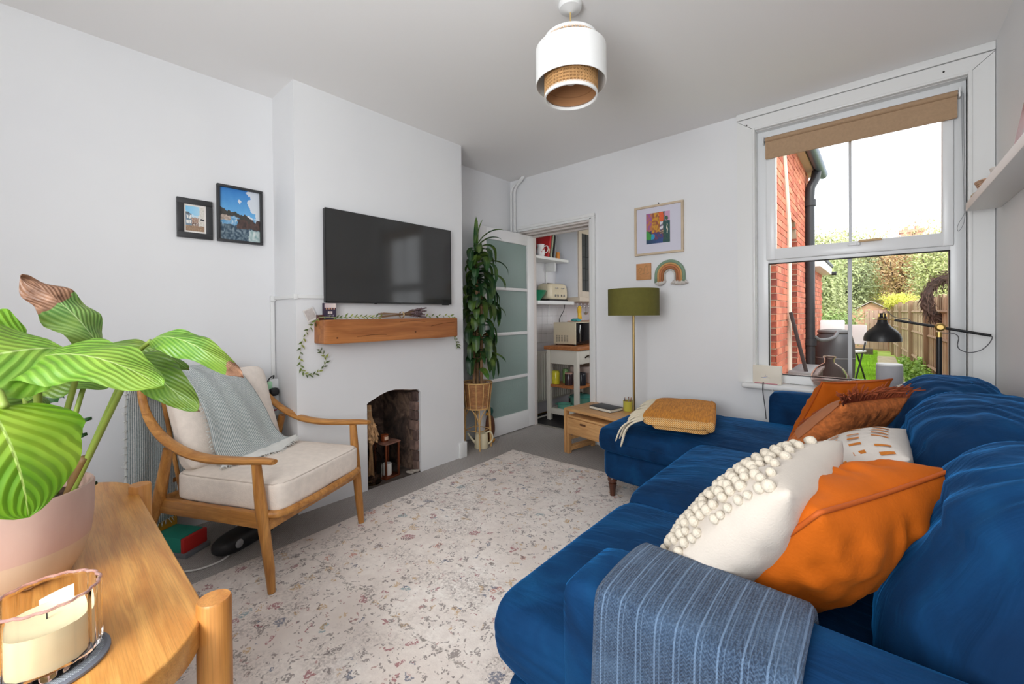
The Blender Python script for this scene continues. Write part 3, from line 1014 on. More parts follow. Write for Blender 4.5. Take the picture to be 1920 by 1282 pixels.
# lower extension further down the garden
ext = thing('brick_extension', 'low brick extension with white fascia board beyond the drainpipe', 'building', (-1.4, 10, GZ))
obj('mortar_core', G().box(-2.2, WXF - .008, 8.9, 11.1, GZ, 1.95), MORT, ext, smooth=False, world=True)
g = G()
row, z = 0, GZ
while z < 1.88:
    y = 8.9 + (.055 if row % 2 else 0)
    while y < 10.95:
        p = random.uniform(-.003, .003)
        g.box(WXF - .05, WXF + p, y, y + .215, z, z + ph - .011)
        y += .226
    row += 1
    z += ph
obj('brick_courses', g, BRK, ext, smooth=False, world=True, kind='stuff')
obj('fascia', G().box(-2.2, -.74, 8.9, 11.25, 1.9, 2.06, b=.01), mat('white_board', (234, 232, 228), .5), ext, world=True)
obj('roof', G().box(-2.3, -.72, 8.85, 11.35, 2.06, 2.12, b=.01), MATS['slate'], ext, world=True)
obj('outlet', G().tube([(-.78, 11.2, 1.93), (-.66, 11.2, 1.93)], .04, 10), BLK, ext, world=True)

# water butt and clutter beside the wing
wb = thing('water_butt', 'black plastic water butt standing by the brick wing', 'barrel', (-.585, 9.35, GZ))
obj('barrel', G().lathe([(.001, 0), (.24, 0), (.255, .03), (.285, .35), (.292, .62), (.285, .85), (.25, 1.0), (.205, 1.06), (.19, 1.06)], 32), mat('butt_black', (74, 76, 80), .45), wb)
obj('lid', G().lathe([(.24, 1.04), (.25, 1.06), (.24, 1.09), (.1, 1.11), (.001, 1.115)], 32), mat('butt_lid', (96, 98, 100), .5), wb)
obj('band', G().lathe([(.289, .60), (.294, .605), (.294, .615), (.289, .62)], 32), mat('butt_band', (130, 132, 134), .5), wb)
obj('filler_pipe', G().tube(spline([(-.21, -.95, 1.02), (-.12, -.8, .95), (.02, -.55, .98), (.06, -.30, 1.06)], 8), .03, 8), mat('butt_lid', (96, 98, 100), .5), wb)
cs = thing('planter_trough', 'dark grey trough leaning against the brick wing', 'trough', (-.73, 6.9, GZ))
obj('trough', G().box(-.13, .13, -.5, .5, .0, .62, b=.02), mat('trough_grey', (70, 72, 76), .5), cs)
obj('rim', G().box(-.15, .15, -.52, .52, .60, .66, b=.02), mat('trough_rim', (120, 122, 124), .5), cs)
po = tag(obj('wooden_prop', G().box(-.02, .02, -.02, .02, 0, 1.45, b=.004), mat('dark_timber', (52, 44, 44), .7)), 'thin dark timber prop leaning on the trough', 'pole')
po.location = (-.55, 6.5, GZ)
po.rotation_euler = (R(2), R(-12), 0)
for i, (x, y, z, a) in enumerate(((-.66, 10.4, 0, .2), (-.42, 10.9, 0, -.5))):
    ch = thing('garden_chair', ['white folding garden chair behind the water butt', 'white garden chair tilted beside the folding chair'][i], 'chair', (x, y, GZ), a)
    m_ = mat('chair_white', (232, 234, 236), .5)
    obj('backrest', G().box(-.2, .2, .14, .17, .85 - i * .1, 1.25 - i * .1, b=.02), m_, ch)
    obj('seat', G().box(-.2, .2, -.2, .16, .6, .64, b=.015), m_, ch)
    for sx in (-1, 1):
        obj('leg', G().tube([(sx * .18, -.18, 0), (sx * .18, .15, .8)], .015, 8), BLK, ch)
        obj('leg', G().tube([(sx * .16, .2, 0), (sx * .16, -.1, .62)], .015, 8), BLK, ch)

# boundary fence on the right, every board its own piece
fe = thing('board_fence', 'weathered timber board fence along the garden', 'fence', (.9, 6, GZ))
FB = [mat('fence_board_a', (176, 152, 124), .85, var=.25, vscale=4, stretch=(3, 3, .5)), mat('fence_board_b', (156, 130, 104), .85, var=.25, vscale=4, stretch=(3, 3, .5)), mat('fence_board_c', (194, 172, 144), .85, var=.25, vscale=4, stretch=(3, 3, .5))]
bsrc = [obj('board', G().box(-.012, .012, -.058, .058, 0, 1.55, b=.003, seg=1), m_, fe) for m_ in FB]
first = [True] * 3
y = 5.0
k = 0
random.seed(2)
while y < 26:
    x = 1.0 - .0452 * (y - 5)
    c_ = random.randrange(3)
    p = Vector((x + (.012 if k % 2 else -.012), y, GZ + random.uniform(-.02, .02))) - Vector(fe.location)
    rz = math.atan2(.0452, 1)
    sc = (1, 1, 1.08 - .004 * (y - 5) + random.uniform(-.02, .02))
    if first[c_]:
        bsrc[c_].location = p
        bsrc[c_].rotation_euler = (0, 0, rz)
        bsrc[c_].scale = sc
        first[c_] = False
    else:
        inst('board', bsrc[c_], fe, p, (0, 0, rz), sc)
    y += .098 if y < 16 else .12
    k += 1
for y in (6.2, 8.6, 11, 13.4, 15.8, 18.2, 20.6, 23):
    x = 1.0 - .0452 * (y - 5) - .05
    obj('post', G().box(x - .04, x + .04, y - .05, y + .05, GZ, 1.36, b=.006), FB[1], fe, world=True)
for z in (.1, .65, 1.1):
    obj('rail', G().tube([(.975, 5, z), (.975 - .0452 * 21, 26, z)], .03, 4), FB[1], fe, world=True)
# twig wreath hung on the near fence
wr = thing('twig_wreath', 'shaggy dark brown dried wreath hanging on the fence', 'wreath', (.84, 9.6, 1.30))
g = G()
random.seed(9)
ca, sa = math.cos(.6), math.sin(.6)
for i in range(1500):
    a = random.uniform(0, 2 * PI)
    r_ = .33 + random.gauss(0, .04)
    d = random.gauss(0, .03)
    p = Vector((math.cos(a) * r_ * .75, d, math.sin(a) * r_))
    tdir = Vector((-math.sin(a) * .75, random.uniform(-.5, .5), math.cos(a))) + Vector((random.uniform(-.7, .7), random.uniform(-.5, .5), random.uniform(-.9, .4)))
    q = p + tdir.normalized() * random.uniform(.08, .2)
    w_ = Vector((.011, 0, .011))
    g.add([p - w_, p + w_, q], [(0, 1, 2)])
obj('twigs', g, mat('twig_brown', (92, 74, 66), .9, var=.35, vscale=20), wr, smooth=False, kind='stuff')
obj('ring', G().tube([(math.cos(a) * .25, 0, math.sin(a) * .33) for a in [2 * PI * i / 28 for i in range(28)]], .05, 8, closed=True), mat('twig_dark', (78, 64, 60), .9, bump=.8, bscale=40), wr)

# shed at the end of the garden
sh = thing('garden_shed', 'small pinkish timber shed with pitched roof', 'shed', (-.18, 20, GZ))
SHD = mat('shed_timber', (206, 164, 140), .8, var=.12, vscale=5, stretch=(.5, 3, 6))
hw = .55
obj('wall', G().box(-hw, hw, 0, 1.6, 0, 1.42), SHD, sh, smooth=False)
src = obj('plank', G().box(-hw - .01, hw + .01, -.02, 0, 0, .118, b=.004, seg=1), SHD, sh)
for i in range(1, 12):
    inst('plank', src, sh, (0, 0, i * .12))
obj('gable', G().add([(-hw, 0, 1.42), (hw, 0, 1.42), (0, 0, 1.74), (-hw, 1.6, 1.42), (hw, 1.6, 1.42), (0, 1.6, 1.74)], [(0, 1, 2), (3, 5, 4), (0, 2, 5, 3), (1, 4, 5, 2)]), SHD, sh, smooth=False)
RF = mat('roof_felt', (186, 174, 168), .9)
for s_ in (-1, 1):
    obj('roof', G().add([(0, -.12, 1.77), (s_ * (hw + .1), -.12, 1.38), (s_ * (hw + .1), 1.7, 1.38), (0, 1.7, 1.77), (0, -.12, 1.80), (s_ * (hw + .1), -.12, 1.42), (s_ * (hw + .1), 1.7, 1.42), (0, 1.7, 1.80)], [(0, 1, 2, 3), (4, 5, 6, 7), (0, 1, 5, 4), (1, 2, 6, 5), (3, 2, 6, 7), (0, 3, 7, 4)]), RF, sh, smooth=False)
dd = obj('door', G().box(-.18, .45, -.045, -.02, .05, 1.45, b=.006), mat('shed_door', (190, 158, 144), .8, var=.12, vscale=5, stretch=(6, 3, .5)), sh)
for i in range(1, 5):
    obj('batten', G().box(-.18 + i * .126 - .004, -.18 + i * .126 + .004, -.05, -.044, .06, 1.44), mat('shed_gap', (140, 112, 100), .9), dd, smooth=False)
sl = tag(obj('sleeper', G().box(-.55, .1, -.12, .12, 0, .22, b=.02), mat('sleeper_wood', (104, 92, 80), .9, var=.3, vscale=6, stretch=(.5, 4, 4))), 'weathered timber sleeper edging the lawn', 'sleeper')
sl.location = (-.22, 17.7, GZ)

# trees and shrubs behind the garden
LEAFM = {}
def leafmat(col):
    k = 'leaf_%d_%d_%d' % col
    if k not in MATS:
        t = NT(k)
        rnd = t.n('ShaderNodeNewGeometry').outputs['Random Per Island']
        c = S(col)
        t.base(t.ramp(rnd, [(0, tuple(x * .68 for x in c[:3])), (.6, c), (1, tuple(min(1, x * 1.3) for x in c[:3]))]))
        t.b.inputs['Roughness'].default_value = .7
        t.b.inputs['Transmission Weight'].default_value = 0
        MATS[k] = t.m
    return MATS[k]
BARK = mat('bark', (120, 104, 90), .95, var=.3, vscale=10)
def tree(nm, lab, cat, base, crown, rad, n, col, leaf=.12, trunk=.12, branches=7, group=None, seed=1):
    """crown: centre; rad: radii"""
    random.seed(seed)
    tr = thing(nm, lab, cat, base, 0, group)
    b = Vector(base)
    c = Vector(crown)
    g = G()
    g.tube(spline([b, b.lerp(c, .4) + Vector((.1, 0, 0)), c], 5), [trunk * (1 - .07 * i) for i in range(11)], 7)
    tips = []
    for i in range(branches):
        d = Vector((random.uniform(-1, 1) * rad[0], random.uniform(-1, 1) * rad[1], random.uniform(-.4, 1) * rad[2]))
        st = b.lerp(c, random.uniform(.45, .95))
        mid = st.lerp(c + d, .5) + Vector((random.uniform(-.2, .2), 0, random.uniform(-.1, .3)))
        g.tube(spline([st, mid, c + d], 4), [trunk * .5 * (1 - .1 * j) for j in range(9)], 5)
        tips += [mid, c + d, mid.lerp(c + d, .5)]
    obj('branches', g, BARK, tr, world=True)
    g = G()
    leaf *= .72
    for i in range(int(n * 1.7)):
        if tips and random.random() < .45:
            p = random.choice(tips) + Vector((random.gauss(0, .22 * rad[0]), random.gauss(0, .2 * rad[1]), random.gauss(0, .2 * rad[2])))
        else:
            while True:
                q = Vector((random.uniform(-1, 1), random.uniform(-1, 1), random.uniform(-1, 1)))
                if .25 < q.length < 1:
                    break
            p = c + Vector((q.x * rad[0], q.y * rad[1], q.z * rad[2])) * (.8 + .3 * nz(q.x, q.y, q.z + seed, 2))
        a = Vector((random.gauss(0, 1), random.gauss(0, 1), random.gauss(0, 1))).normalized()
        e = a.orthogonal().normalized()
        l_ = leaf * random.uniform(.6, 1.3)
        g.add([p - a * l_, p + e * l_ * .45, p + a * l_, p - e * l_ * .45], [(0, 1, 2, 3)])
    obj('foliage', g, leafmat(col), tr, smooth=False, world=True, kind='stuff')
    return tr
tree('bush_tree', 'mid green bushy tree behind the brick extension', 'tree', (-1.6, 16, GZ), (-1.55, 16, 1.5), (1.0, 1.2, 1.75), 8000, (176, 186, 132), .075, .1, 8, seed=2)
tree('evergreen_tree', 'dark green dense tree left of the shed', 'tree', (-1.02, 23.0, GZ), (-1.02, 23.0, 2.0), (1.0, 1.0, 1.7), 6500, (156, 166, 124), .075, .1, 7, seed=4)
tree('pale_tree', 'loose pale yellow green tree behind the shed', 'tree', (-.2, 25, GZ), (-.2, 25, 2.6), (1.3, 1.2, 1.8), 6000, (204, 202, 146), .085, .1, 9, seed=5)
tree('autumn_tree', 'bare limbed autumn tree with russet leaves above the fence', 'tree', (.75, 23, GZ), (.8, 23, 2.6), (1.15, 1.2, 1.75), 4200, (216, 182, 140), .075, .13, 16, seed=6)
tree('olive_tree', 'olive green leafy tree at the fence end', 'tree', (1.75, 21, GZ), (1.7, 21, 2.5), (.9, 1.0, 1.7), 4200, (192, 198, 140), .075, .1, 10, seed=8)
tree('yellow_shrub', 'bright yellow green shrub spilling over the fence', 'shrub', (.55, 18.6, GZ), (.50, 18.4, 1.38), (.38, .5, .34), 2600, (224, 222, 104), .04, .03, 6, seed=9)
tree('low_shrub', 'low green shrub beside the path', 'shrub', (.5, 11.0, GZ), (.5, 11.6, -.12), (.14, 1.5, .2), 900, (140, 180, 80), .06, .02, 4, seed=10)
tree('low_shrub', 'green shrub beside the white garden chairs', 'shrub', (-.75, 12.8, GZ), (-.7, 12.6, .62), (.42, .4, .5), 1500, (140, 166, 96), .06, .03, 5, seed=12)
tree('tall_tree', 'pale leafy treetop above the brick wing roofline', 'tree', (-2.0, 30, GZ), (-2.0, 30, 4.2), (1.9, 1.5, 1.8), 3600, (186, 190, 140), .13, .15, 9, seed=14)
# pale rendered house far behind with a brick chimney stack
hs = thing('distant_house', 'pale terraced house with brick chimney beyond the trees', 'building', (1.2, 42, GZ))
obj('wall', G().box(-5, 6, 0, 6, 0, 5.2), mat('house_brick', (214, 186, 166), .9, var=.1), hs, smooth=False)
obj('roof', G().add([(-5.2, -.2, 5.2), (6.2, -.2, 5.2), (6.2, 3, 6.3), (-5.2, 3, 6.3), (6.2, 6.2, 5.2), (-5.2, 6.2, 5.2)], [(0, 1, 2, 3), (3, 2, 4, 5), (0, 3, 5), (1, 4, 2), (0, 5, 4, 1)]), mat('house_slate', (160, 158, 162), .8), hs, smooth=False)
cq = obj('chimney_stack', G().box(.15, 1.4, 2.6, 3.4, 6, 7.55).box(.05, 1.5, 2.5, 3.5, 7.5, 7.72), mat('stack_brick', (206, 160, 140), .9, var=.15), hs, smooth=False)
for x in (.45, 1.05):
    obj('chimney_pot', G().lathe([(.13, 7.72), (.11, 8.0), (.09, 8.0)], 10, (x, 3, 0)), mat('terracotta_pot', (196, 140, 116), .8), cq)
for i in range(4):
    f_ = obj('window', G().box(-3.6 + i * 2.4, -2.7 + i * 2.4, -.06, 0, 2.9, 4.3), mat('sash_white', (232, 232, 232), .5), hs, smooth=False)
    obj('pane', G().box(-3.52 + i * 2.4, -2.78 + i * 2.4, -.07, -.055, 2.98, 4.22), MATS['dark_window'], f_, smooth=False)
bf = thing('rear_board_fence', 'grey timber fence across the far end of the garden', 'fence', (.3, 24.2, GZ))
src = obj('board', G().box(-.12, .12, -.01, .01, 0, 1.9, b=.003, seg=1), FB[2], bf)
src.location = (-3, 0, 0)
for i in range(1, 24):
    inst('board', src, bf, (-3 + i * .25, .004 * (i % 2), 0))
# ================================================================= rug
t = NT('faded_rug')
co = t.obj()
warp = t.n('ShaderNodeTexNoise')
warp.inputs['Scale'].default_value = 26
warp.inputs['Detail'].default_value = 3
t.l(co, warp.inputs['Vector'])
wv = t.n('ShaderNodeVectorMath', operation='MULTIPLY_ADD')
t.l(warp.outputs['Color'], wv.inputs[0])
wv.inputs[1].default_value = (.085, .085, 0)
t.l(co, wv.inputs[2])
big = t.noise(co, 2.2, 4, .4)
base = t.ramp(big, [(.3, S(222, 209, 200)), (.5, S(240, 230, 222)), (.7, S(250, 244, 238))])
mot = t.noise(co, 34, 5, 0, .7)
base = t.mix(t.ramp(mot, [(.42, (.55, .55, .55, 1)), (.62, (0, 0, 0, 1))]), base, S(222, 209, 202))
worn = t.noise(co, 3.1, 3, 1.2)
fine = t.noise(co, 90, 3, 0, .7)
gmask = t.math('MULTIPLY', t.ramp(worn, [(.47, (0, 0, 0, 1)), (.64, (1, 1, 1, 1))]), t.ramp(fine, [(.44, (0, 0, 0, 1)), (.6, (.8, .8, .8, 1))]))
base = t.mix(gmask, base, S(176, 164, 158))
def fleck(scale, thr, gate, stops, zoff):
    mp = t.n('ShaderNodeMapping')
    mp.inputs['Location'].default_value = (zoff, zoff * .7, 0)
    t.l(wv.outputs[0], mp.inputs[0])
    vo = t.n('ShaderNodeTexVoronoi')
    vo.inputs['Scale'].default_value = scale
    t.l(mp.outputs[0], vo.inputs['Vector'])
    sp = t.n('ShaderNodeSeparateColor')
    t.l(vo.outputs['Color'], sp.inputs[0])
    near = t.math('LESS_THAN', vo.outputs['Distance'], thr)
    on = t.math('GREATER_THAN', sp.outputs[0], gate)
    tex = t.ramp(t.noise(co, 130, 2), [(.40, (0, 0, 0, 1)), (.52, (1, 1, 1, 1))])
    return t.math('MULTIPLY', t.math('MULTIPLY', near, on), t.math('MULTIPLY', tex, .74)), t.ramp(sp.outputs[1], stops, True)
CR_, NV_, MU_, TE_, GR_, RU_ = S(150, 62, 76), S(72, 84, 112), S(196, 158, 104), S(112, 148, 156), S(118, 106, 104), S(190, 112, 92)
m1, c1 = fleck(13, .28, .50, [(0, CR_), (.18, MU_), (.36, GR_), (.55, NV_), (.68, RU_), (.8, TE_), (.9, GR_)], 0)
base = t.mix(m1, base, c1)
m2, c2 = fleck(27, .32, .46, [(0, GR_), (.4, CR_), (.5, MU_), (.7, GR_), (.85, NV_)], 5)
base = t.mix(m2, base, c2)
m3, c3 = fleck(48, .30, .34, [(0, GR_), (.5, S(150, 136, 128)), (.8, S(170, 120, 116))], 9)
base = t.mix(m3, base, c3)
sx = t.sep(wv.outputs[0])
def band(v, pos, w):
    return t.math('LESS_THAN', t.math('ABSOLUTE', t.math('SUBTRACT', v, pos)), w)
ln = t.math('MAXIMUM', band(sx[1], -.94, .008), t.math('MAXIMUM', band(sx[1], -.99, .006), band(t.math('ABSOLUTE', sx[0]), .56, .006)))
ln = t.math('MAXIMUM', ln, t.math('MULTIPLY', band(sx[0], -.1, .55), band(sx[1], -.52, .007)))
ln = t.math('MULTIPLY', ln, t.ramp(fine, [(.44, (0, 0, 0, 1)), (.58, (.75, .75, .75, 1))]))
base = t.mix(ln, base, S(130, 120, 114))
t.base(base)
t.b.inputs['Roughness'].default_value = .95
t.b.inputs['Sheen Weight'].default_value = .15
t.bump(t.math('ADD', fine, mot), .35, .004)
RUG = t.m
rw, rl_ = 1.62, 2.42
def rugf(u, v):
    x, y = (u - .5) * rw, (v - .5) * rl_
    e = max(abs(x) / (rw / 2), abs(y) / (rl_ / 2))
    return (x + .004 * math.sin(y * 9), y + .006 * math.sin(x * 7 + 1), .009 - (.006 if e > .995 else 0) + .0015 * nz(x, y, 0, 3))
g = G().grid(rugf, 60, 80)
nb = len(g.v)
g.grid(lambda u, v: ((u - .5) * rw, (v - .5) * rl_, .0012), 2, 2)
rug = tag(obj('area_rug', g, RUG), 'faded cream rug with scattered red and blue floral flecks', 'rug')
rug.location = (-1.40, 1.42, 0)
rug.rotation_euler = (0, 0, R(3.0))

# ================================================================= velvet corner sofa
t = NT('blue_velvet')
v = t.obj()
n1 = t.noise(v, 5, 4, .8)
n2 = t.noise(v, 240, 2)
c = t.ramp(n1, [(.3, S(8, 39, 72)), (.55, S(11, 53, 93)), (.75, S(17, 69, 112))])
t.base(c)
t.b.inputs['Roughness'].default_value = .78
t.b.inputs['Specular IOR Level'].default_value = .12
t.b.inputs['Sheen Weight'].default_value = .6
t.b.inputs['Sheen Roughness'].default_value = .3
t.b.inputs['Sheen Tint'].default_value = S(36, 132, 206)
fold = t.noise(t.obj((2.2, 9, 5), (0, 0, .35)), 2.4, 3, 1.4)
t.bump(t.math('ADD', t.math('MULTIPLY', fold, 1.6), t.math('MULTIPLY', n2, .12)), .28, .016)
VEL = t.m
VELB = t.m.copy()                        # same cloth, gathered over the back cushions
VELB.name = 'blue_velvet_gathered'
for nd in VELB.node_tree.nodes:
    if nd.type == 'MAPPING' and abs(nd.inputs['Scale'].default_value[1] - 9) < .01:
        nd.inputs['Scale'].default_value = (2.0, 13, 2.0)
        nd.inputs['Rotation'].default_value = (.25, 0, .1)
    if nd.type == 'BUMP':
        nd.inputs['Strength'].default_value = .16
sofa = thing('corner_sofa', 'deep blue velvet corner sofa with chaise and turned legs', 'sofa', (-.1, 1.9, 0))
def sp_(nm, g, m=VEL, **k):
    return obj(nm, g, m, sofa, world=True, angle=180, **k)
SX = .425
sp_('seat_base', G().puff((-.12, 1.45, .21), (.545, .78, .085), 14, 14))
sp_('chaise_base', G().puff((-.425, 2.62, .21), (.85, .375, .085), 14, 14))
def armf(e, q):
    # slight crown and soft belly
    return Vector((e.x, e.y * (1 + .05 * math.sin(q.z * 2)), e.z + .006 * (1 - q.y * q.y) * (q.z > 0)))
sp_('arm', G().puff((-.025, .755, .369), (.445, .085, .242), 16, 20, 0, armf))
sp_('arm', G().puff((-.035, 2.945, .390), (.46, .055, .252), 16, 16, 0, armf))
sp_('back_frame', G().puff((.375, 1.835, .44), (.055, 1.15, .31), 16, 14))
# wrinkle function for stuffed velvet
def wrk(amp, fx, fy, seed, dirx=1, diry=0):
    def w(x, y):
        a = nz(x * fx + .4 * nz(x * 3, y * 3, seed), y * fy, seed)
        b = nz(x * fx * 2.1, y * fy * 2.1, seed + 4)
        return amp * (1 - abs(a) * 2) * .6 + amp * .4 * b
    return w
def seat(nm, x0, x1, y0, y1, z0, z1, puff, amp, fx, fy, seed, tilt=0, edge=None):
    cx, cy, cz = (x0 + x1) / 2, (y0 + y1) / 2, (z0 + z1) / 2
    w = wrk(amp, fx, fy, seed)
    def fn(e, q):
        p = Vector(e)
        if q.z > -.4:
            k = (1 - .25 * q.x ** 8)
            p.z += w(e.x + cx, e.y + cy) * (.4 + .6 * (q.z > .9)) * k
        p.z += tilt * q.y * (q.z > 0)
        # bulging sides
        b = (1 - q.z * q.z)
        if abs(q.x) > .9:
            p.x += math.copysign(.012, q.x) * b
        if abs(q.y) > .9:
            p.y += math.copysign(.016, q.y) * b + w(e.x + cx, e.z * 3) * .6
        if edge:
            p = edge(p, q)
        return p
    return sp_(nm, G().puff((cx, cy, cz), ((x1 - x0) / 2, (y1 - y0) / 2, (z1 - z0) / 2), 13, 46, puff, fn))
seat('seat_cushion', -.695, .14, .705, 1.425, .292, .445, .035, .007, 4, 11, 1)
seat('seat_cushion', -.70, .14, 1.42, 2.225, .292, .455, .055, .009, 4, 9, 3)
def chz(p, q):
    # long gathered folds on the near side of the chaise
    if q.y < -.75:
        f = .012 * math.sin(p.x * 46 + 2.5 * nz(p.x * 3, p.z * 4, 2)) * max(0, 1 - abs((p.x - .12) / .42))
        p.y += f
    return p
seat('chaise_cushion', -1.285, .14, 2.225, 2.975, .292, .435, .045, .009, 5, 5, 6, .004, chz)
# seam piping lines on the near seat front
# back cushions: plump, leaning, gathered at the top
def backc(y0, y1, xb, xt, zt, th, seed, nearend=False):
    cy, hy = (y0 + y1) / 2, (y1 - y0) / 2
    z0 = .40
    hz = (zt - z0) / 2
    def fn(e, q):
        tz = (q.z + 1) / 2
        x = xb + (xt - xb) * tz + q.x * th * (1 - .18 * q.y ** 4) * (1.0 + .10 * (1 - q.z * q.z))
        x -= .07 * (1 - q.y * q.y) * (1 - tz * tz) * (q.x < 0)
        z = z0 + hz + e.z
        z += .03 * (1 - q.y ** 2) * (q.z > .6)
        # fan of pleats running over the top
        pl = math.sin((e.y * 62 + 7 * nz(e.y * 5, q.x * 2, seed) + 6 * q.x)) * .0055 * max(0, tz - .35)
        w = .016 * nz(e.y * 5, z * 6, seed) + .008 * nz(e.y * 13, z * 15, seed + 3)
        y = cy + e.y + .012 * (1 - q.z * q.z) * math.copysign(1, q.y) * (abs(q.y) > .85)
        if q.x < .2:
            x += w - pl
        z += (w * .6 + pl) * (q.z > .5)
        return Vector((x, y, z))
    g = G().puff((0, 0, 0), (1, hy - .012, hz), 4.2, 44, 0, fn)
    o = sp_('back_cushion', g, VELB)
    # seam along the front top edge
    pts = []
    for i in range(31):
        q = -1 + 2 * i / 30
        pts.append((xt - th * .55, cy + hy * .93 * q, zt - .012 + .03 * (1 - q * q) * 1.0))
    return o
backc(2.23, 2.95, .155, .25, .80, .135, 2)
backc(1.44, 2.24, .165, .265, .825, .145, 7)
backc(.85, 1.45, .185, .285, .835, .145, 12)
WAL = wood('walnut_leg', (62, 34, 24), (98, 56, 38), (8, 8, 1), 4, .3)
legp = [(.001, 0), (.014, 0), (.016, .005), (.019, .05), (.026, .085), (.018, .09), (.017, .094), (.028, .1), (.03, .112), (.026, .122), (.033, .128), (.033, .134), (.001, .134)]
for (x, y) in ((-1.222, 2.312), (-1.222, 2.95), (-.60, .74), (.36, .74), (.36, 2.95), (-.55, 2.30)):
    obj('leg', G().lathe([(a_, max(z_, .0105)) for a_, z_ in legp], 20, (x, y, 0)), WAL, sofa, world=True)

# ================================================================= cushions on the sofa
def pillow(nm, lab, c, xd, yd, w, h, T, m, cat='cushion', seed=1, wr=.008, pinch=.07, pipe=None, n=40, e=.5):
    """xd: width axis, yd: height axis, z (front) = x cross y"""
    o = thing(nm, lab, cat, c)
    Mx = frame((0, 0, 0), xd, yd)
    def side(sg):
        def fn(u, v):
            a, b = 2 * u - 1, 2 * v - 1
            x = w / 2 * a * (1 - pinch * (1 - b * b))
            y = h / 2 * b * (1 - pinch * (1 - a * a))
            t_ = T / 2 * (max(0, 1 - abs(a) ** 2.6) ** e) * (max(0, 1 - abs(b) ** 2.6) ** e)
            edge = min(1 - abs(a), 1 - abs(b))
            wv_ = wr * (nz(a * 2.2, b * 2.2, seed + sg) * .9 + .5 * nz(a * 5, b * 5, seed + 7)) + wr * .5 * math.sin((math.atan2(b, a)) * 17 + seed + 2 * nz(a * 3, b * 3, seed)) * math.exp(-abs(edge - .16) * 9)
            return Mx @ Vector((x, y, sg * (t_ + wv_ * min(1, edge * 6))))
        return fn
    g = G().grid(side(1), n, n)
    g.grid(side(-1), n, n)
    bm = bmesh.new()
    bv = [bm.verts.new(v) for v in g.v]
    for f in g.f:
        bm.faces.new([bv[i] for i in f])
    bmesh.ops.remove_doubles(bm, verts=bm.verts[:], dist=.0008)
    ob = obj('cover', G().bm(bm), m, o, angle=180)
    if pipe:
        pts = []
        k = 24
        for s_ in range(4):
            for i in range(k):
                q = -1 + 2 * i / k
                a, b = [(q, -1), (1, q), (-q, 1), (-1, -q)][s_]
                pts.append(Mx @ Vector((w / 2 * a * (1 - pinch * (1 - b * b)), h / 2 * b * (1 - pinch * (1 - a * a)), 0)))
        obj('piping', G().tube(pts, .0045, 8, closed=True), pipe, o, angle=180)
    return o, Mx
CRM = mat('cream_cotton', (208, 197, 185), .9, var=.05, vscale=10, bump=.25, bscale=240, sheen=.2)
ORV = mat('orange_velvet', (196, 96, 22), .7, var=.16, vscale=7, bump=.2, bscale=160, sheen=.15, sheen_tint=S(255, 150, 60), spec=.15)
ORD = mat('orange_piping', (184, 84, 18), .7)
WHC = mat('white_cotton', (216, 208, 200), .9, var=.04, vscale=12, bump=.2, bscale=220)
RST = mat('rust_boucle', (190, 106, 52), .95, var=.3, vscale=60, bump=.9, bscale=90)
# far row first
pillow('cushion', 'plain orange velvet cushion against the window-end sofa arm', (-.15, 2.58, .625), (-.62, -.78, 0.0), (.40, -.30, .86), .39, .40, .15, ORV, seed=3, wr=.007, pipe=ORD)
bc, Mb = pillow('cushion', 'small cream textured cushion tucked behind the far orange cushion', (.075, 2.76, .66), (-.3, -.95, 0), (.5, -.1, .85), .30, .26, .10, CRM, seed=5, pipe=CRM)
rc, Mr = pillow('cushion', 'rust brown fringed cushion leaning on the far orange cushion', (-.125, 2.13, .635), (-.45, -.80, .0), (.62, -.33, .74), .37, .42, .13, RST, seed=8, wr=.008)
# suede panel and tassels of the rust cushion
SUE = mat('tan_suede', (176, 112, 76), .8, var=.1, vscale=14, bump=.2, bscale=80)
def on_pillow(Mx, w, h, T, a, b, lift=.003, sg=1, e=.5, pinch=.07):
    t_ = T / 2 * (max(0, 1 - abs(a) ** 2.6) ** e) * (max(0, 1 - abs(b) ** 2.6) ** e)
    return Mx @ Vector((w / 2 * a * (1 - pinch * (1 - b * b)), h / 2 * b * (1 - pinch * (1 - a * a)), sg * (t_ + lift)))
obj('suede_panel', G().grid(lambda u, v: on_pillow(Mr, .37, .42, .13, 1.0 - .8 * u, -.2 + 1.12 * v, .011 + .002 * nz(u * 3, v * 3)), 14, 14), SUE, rc, angle=180)
FRG = mat('rust_yarn', (154, 76, 44), .9, var=.2, vscale=30)
random.seed(4)
def tassels(nm, par, pts_fn, n, L, m, r_=.0028, gvec=Vector((0, 0, -1)), seed=3):
    random.seed(seed)
    g = G()
    for i in range(n):
        p, d = pts_fn(i / max(1, n - 1))
        d = Vector(d).normalized()
        l_ = L * random.uniform(.75, 1.2)
        a = Vector((random.uniform(-.3, .3), random.uniform(-.3, .3), random.uniform(-.3, .3)))
        p1 = p + (d + a).normalized() * l_ * .5
        p2 = p1 + (d + a * .5 + gvec * .8).normalized() * l_ * .5
        g.tube([p, p1, p2], [r_, r_, r_ * .7], 5)
    return obj(nm, g, m, par, angle=180, kind='stuff')
tassels('fringe', rc, lambda s_: (on_pillow(Mr, .37, .42, .13, -1 + 2 * s_, .97, .0), Mr.to_3x3() @ Vector((-.5 + s_, .8, .5))), 90, .065, FRG, seed=5)
tassels('fringe', rc, lambda s_: (on_pillow(Mr, .37, .42, .13, -.1 + .06 * math.sin(s_ * 40), -.55 + .8 * s_, .008), Mr.to_3x3() @ Vector((.5, -.6, .6))), 80, .06, FRG, seed=6)
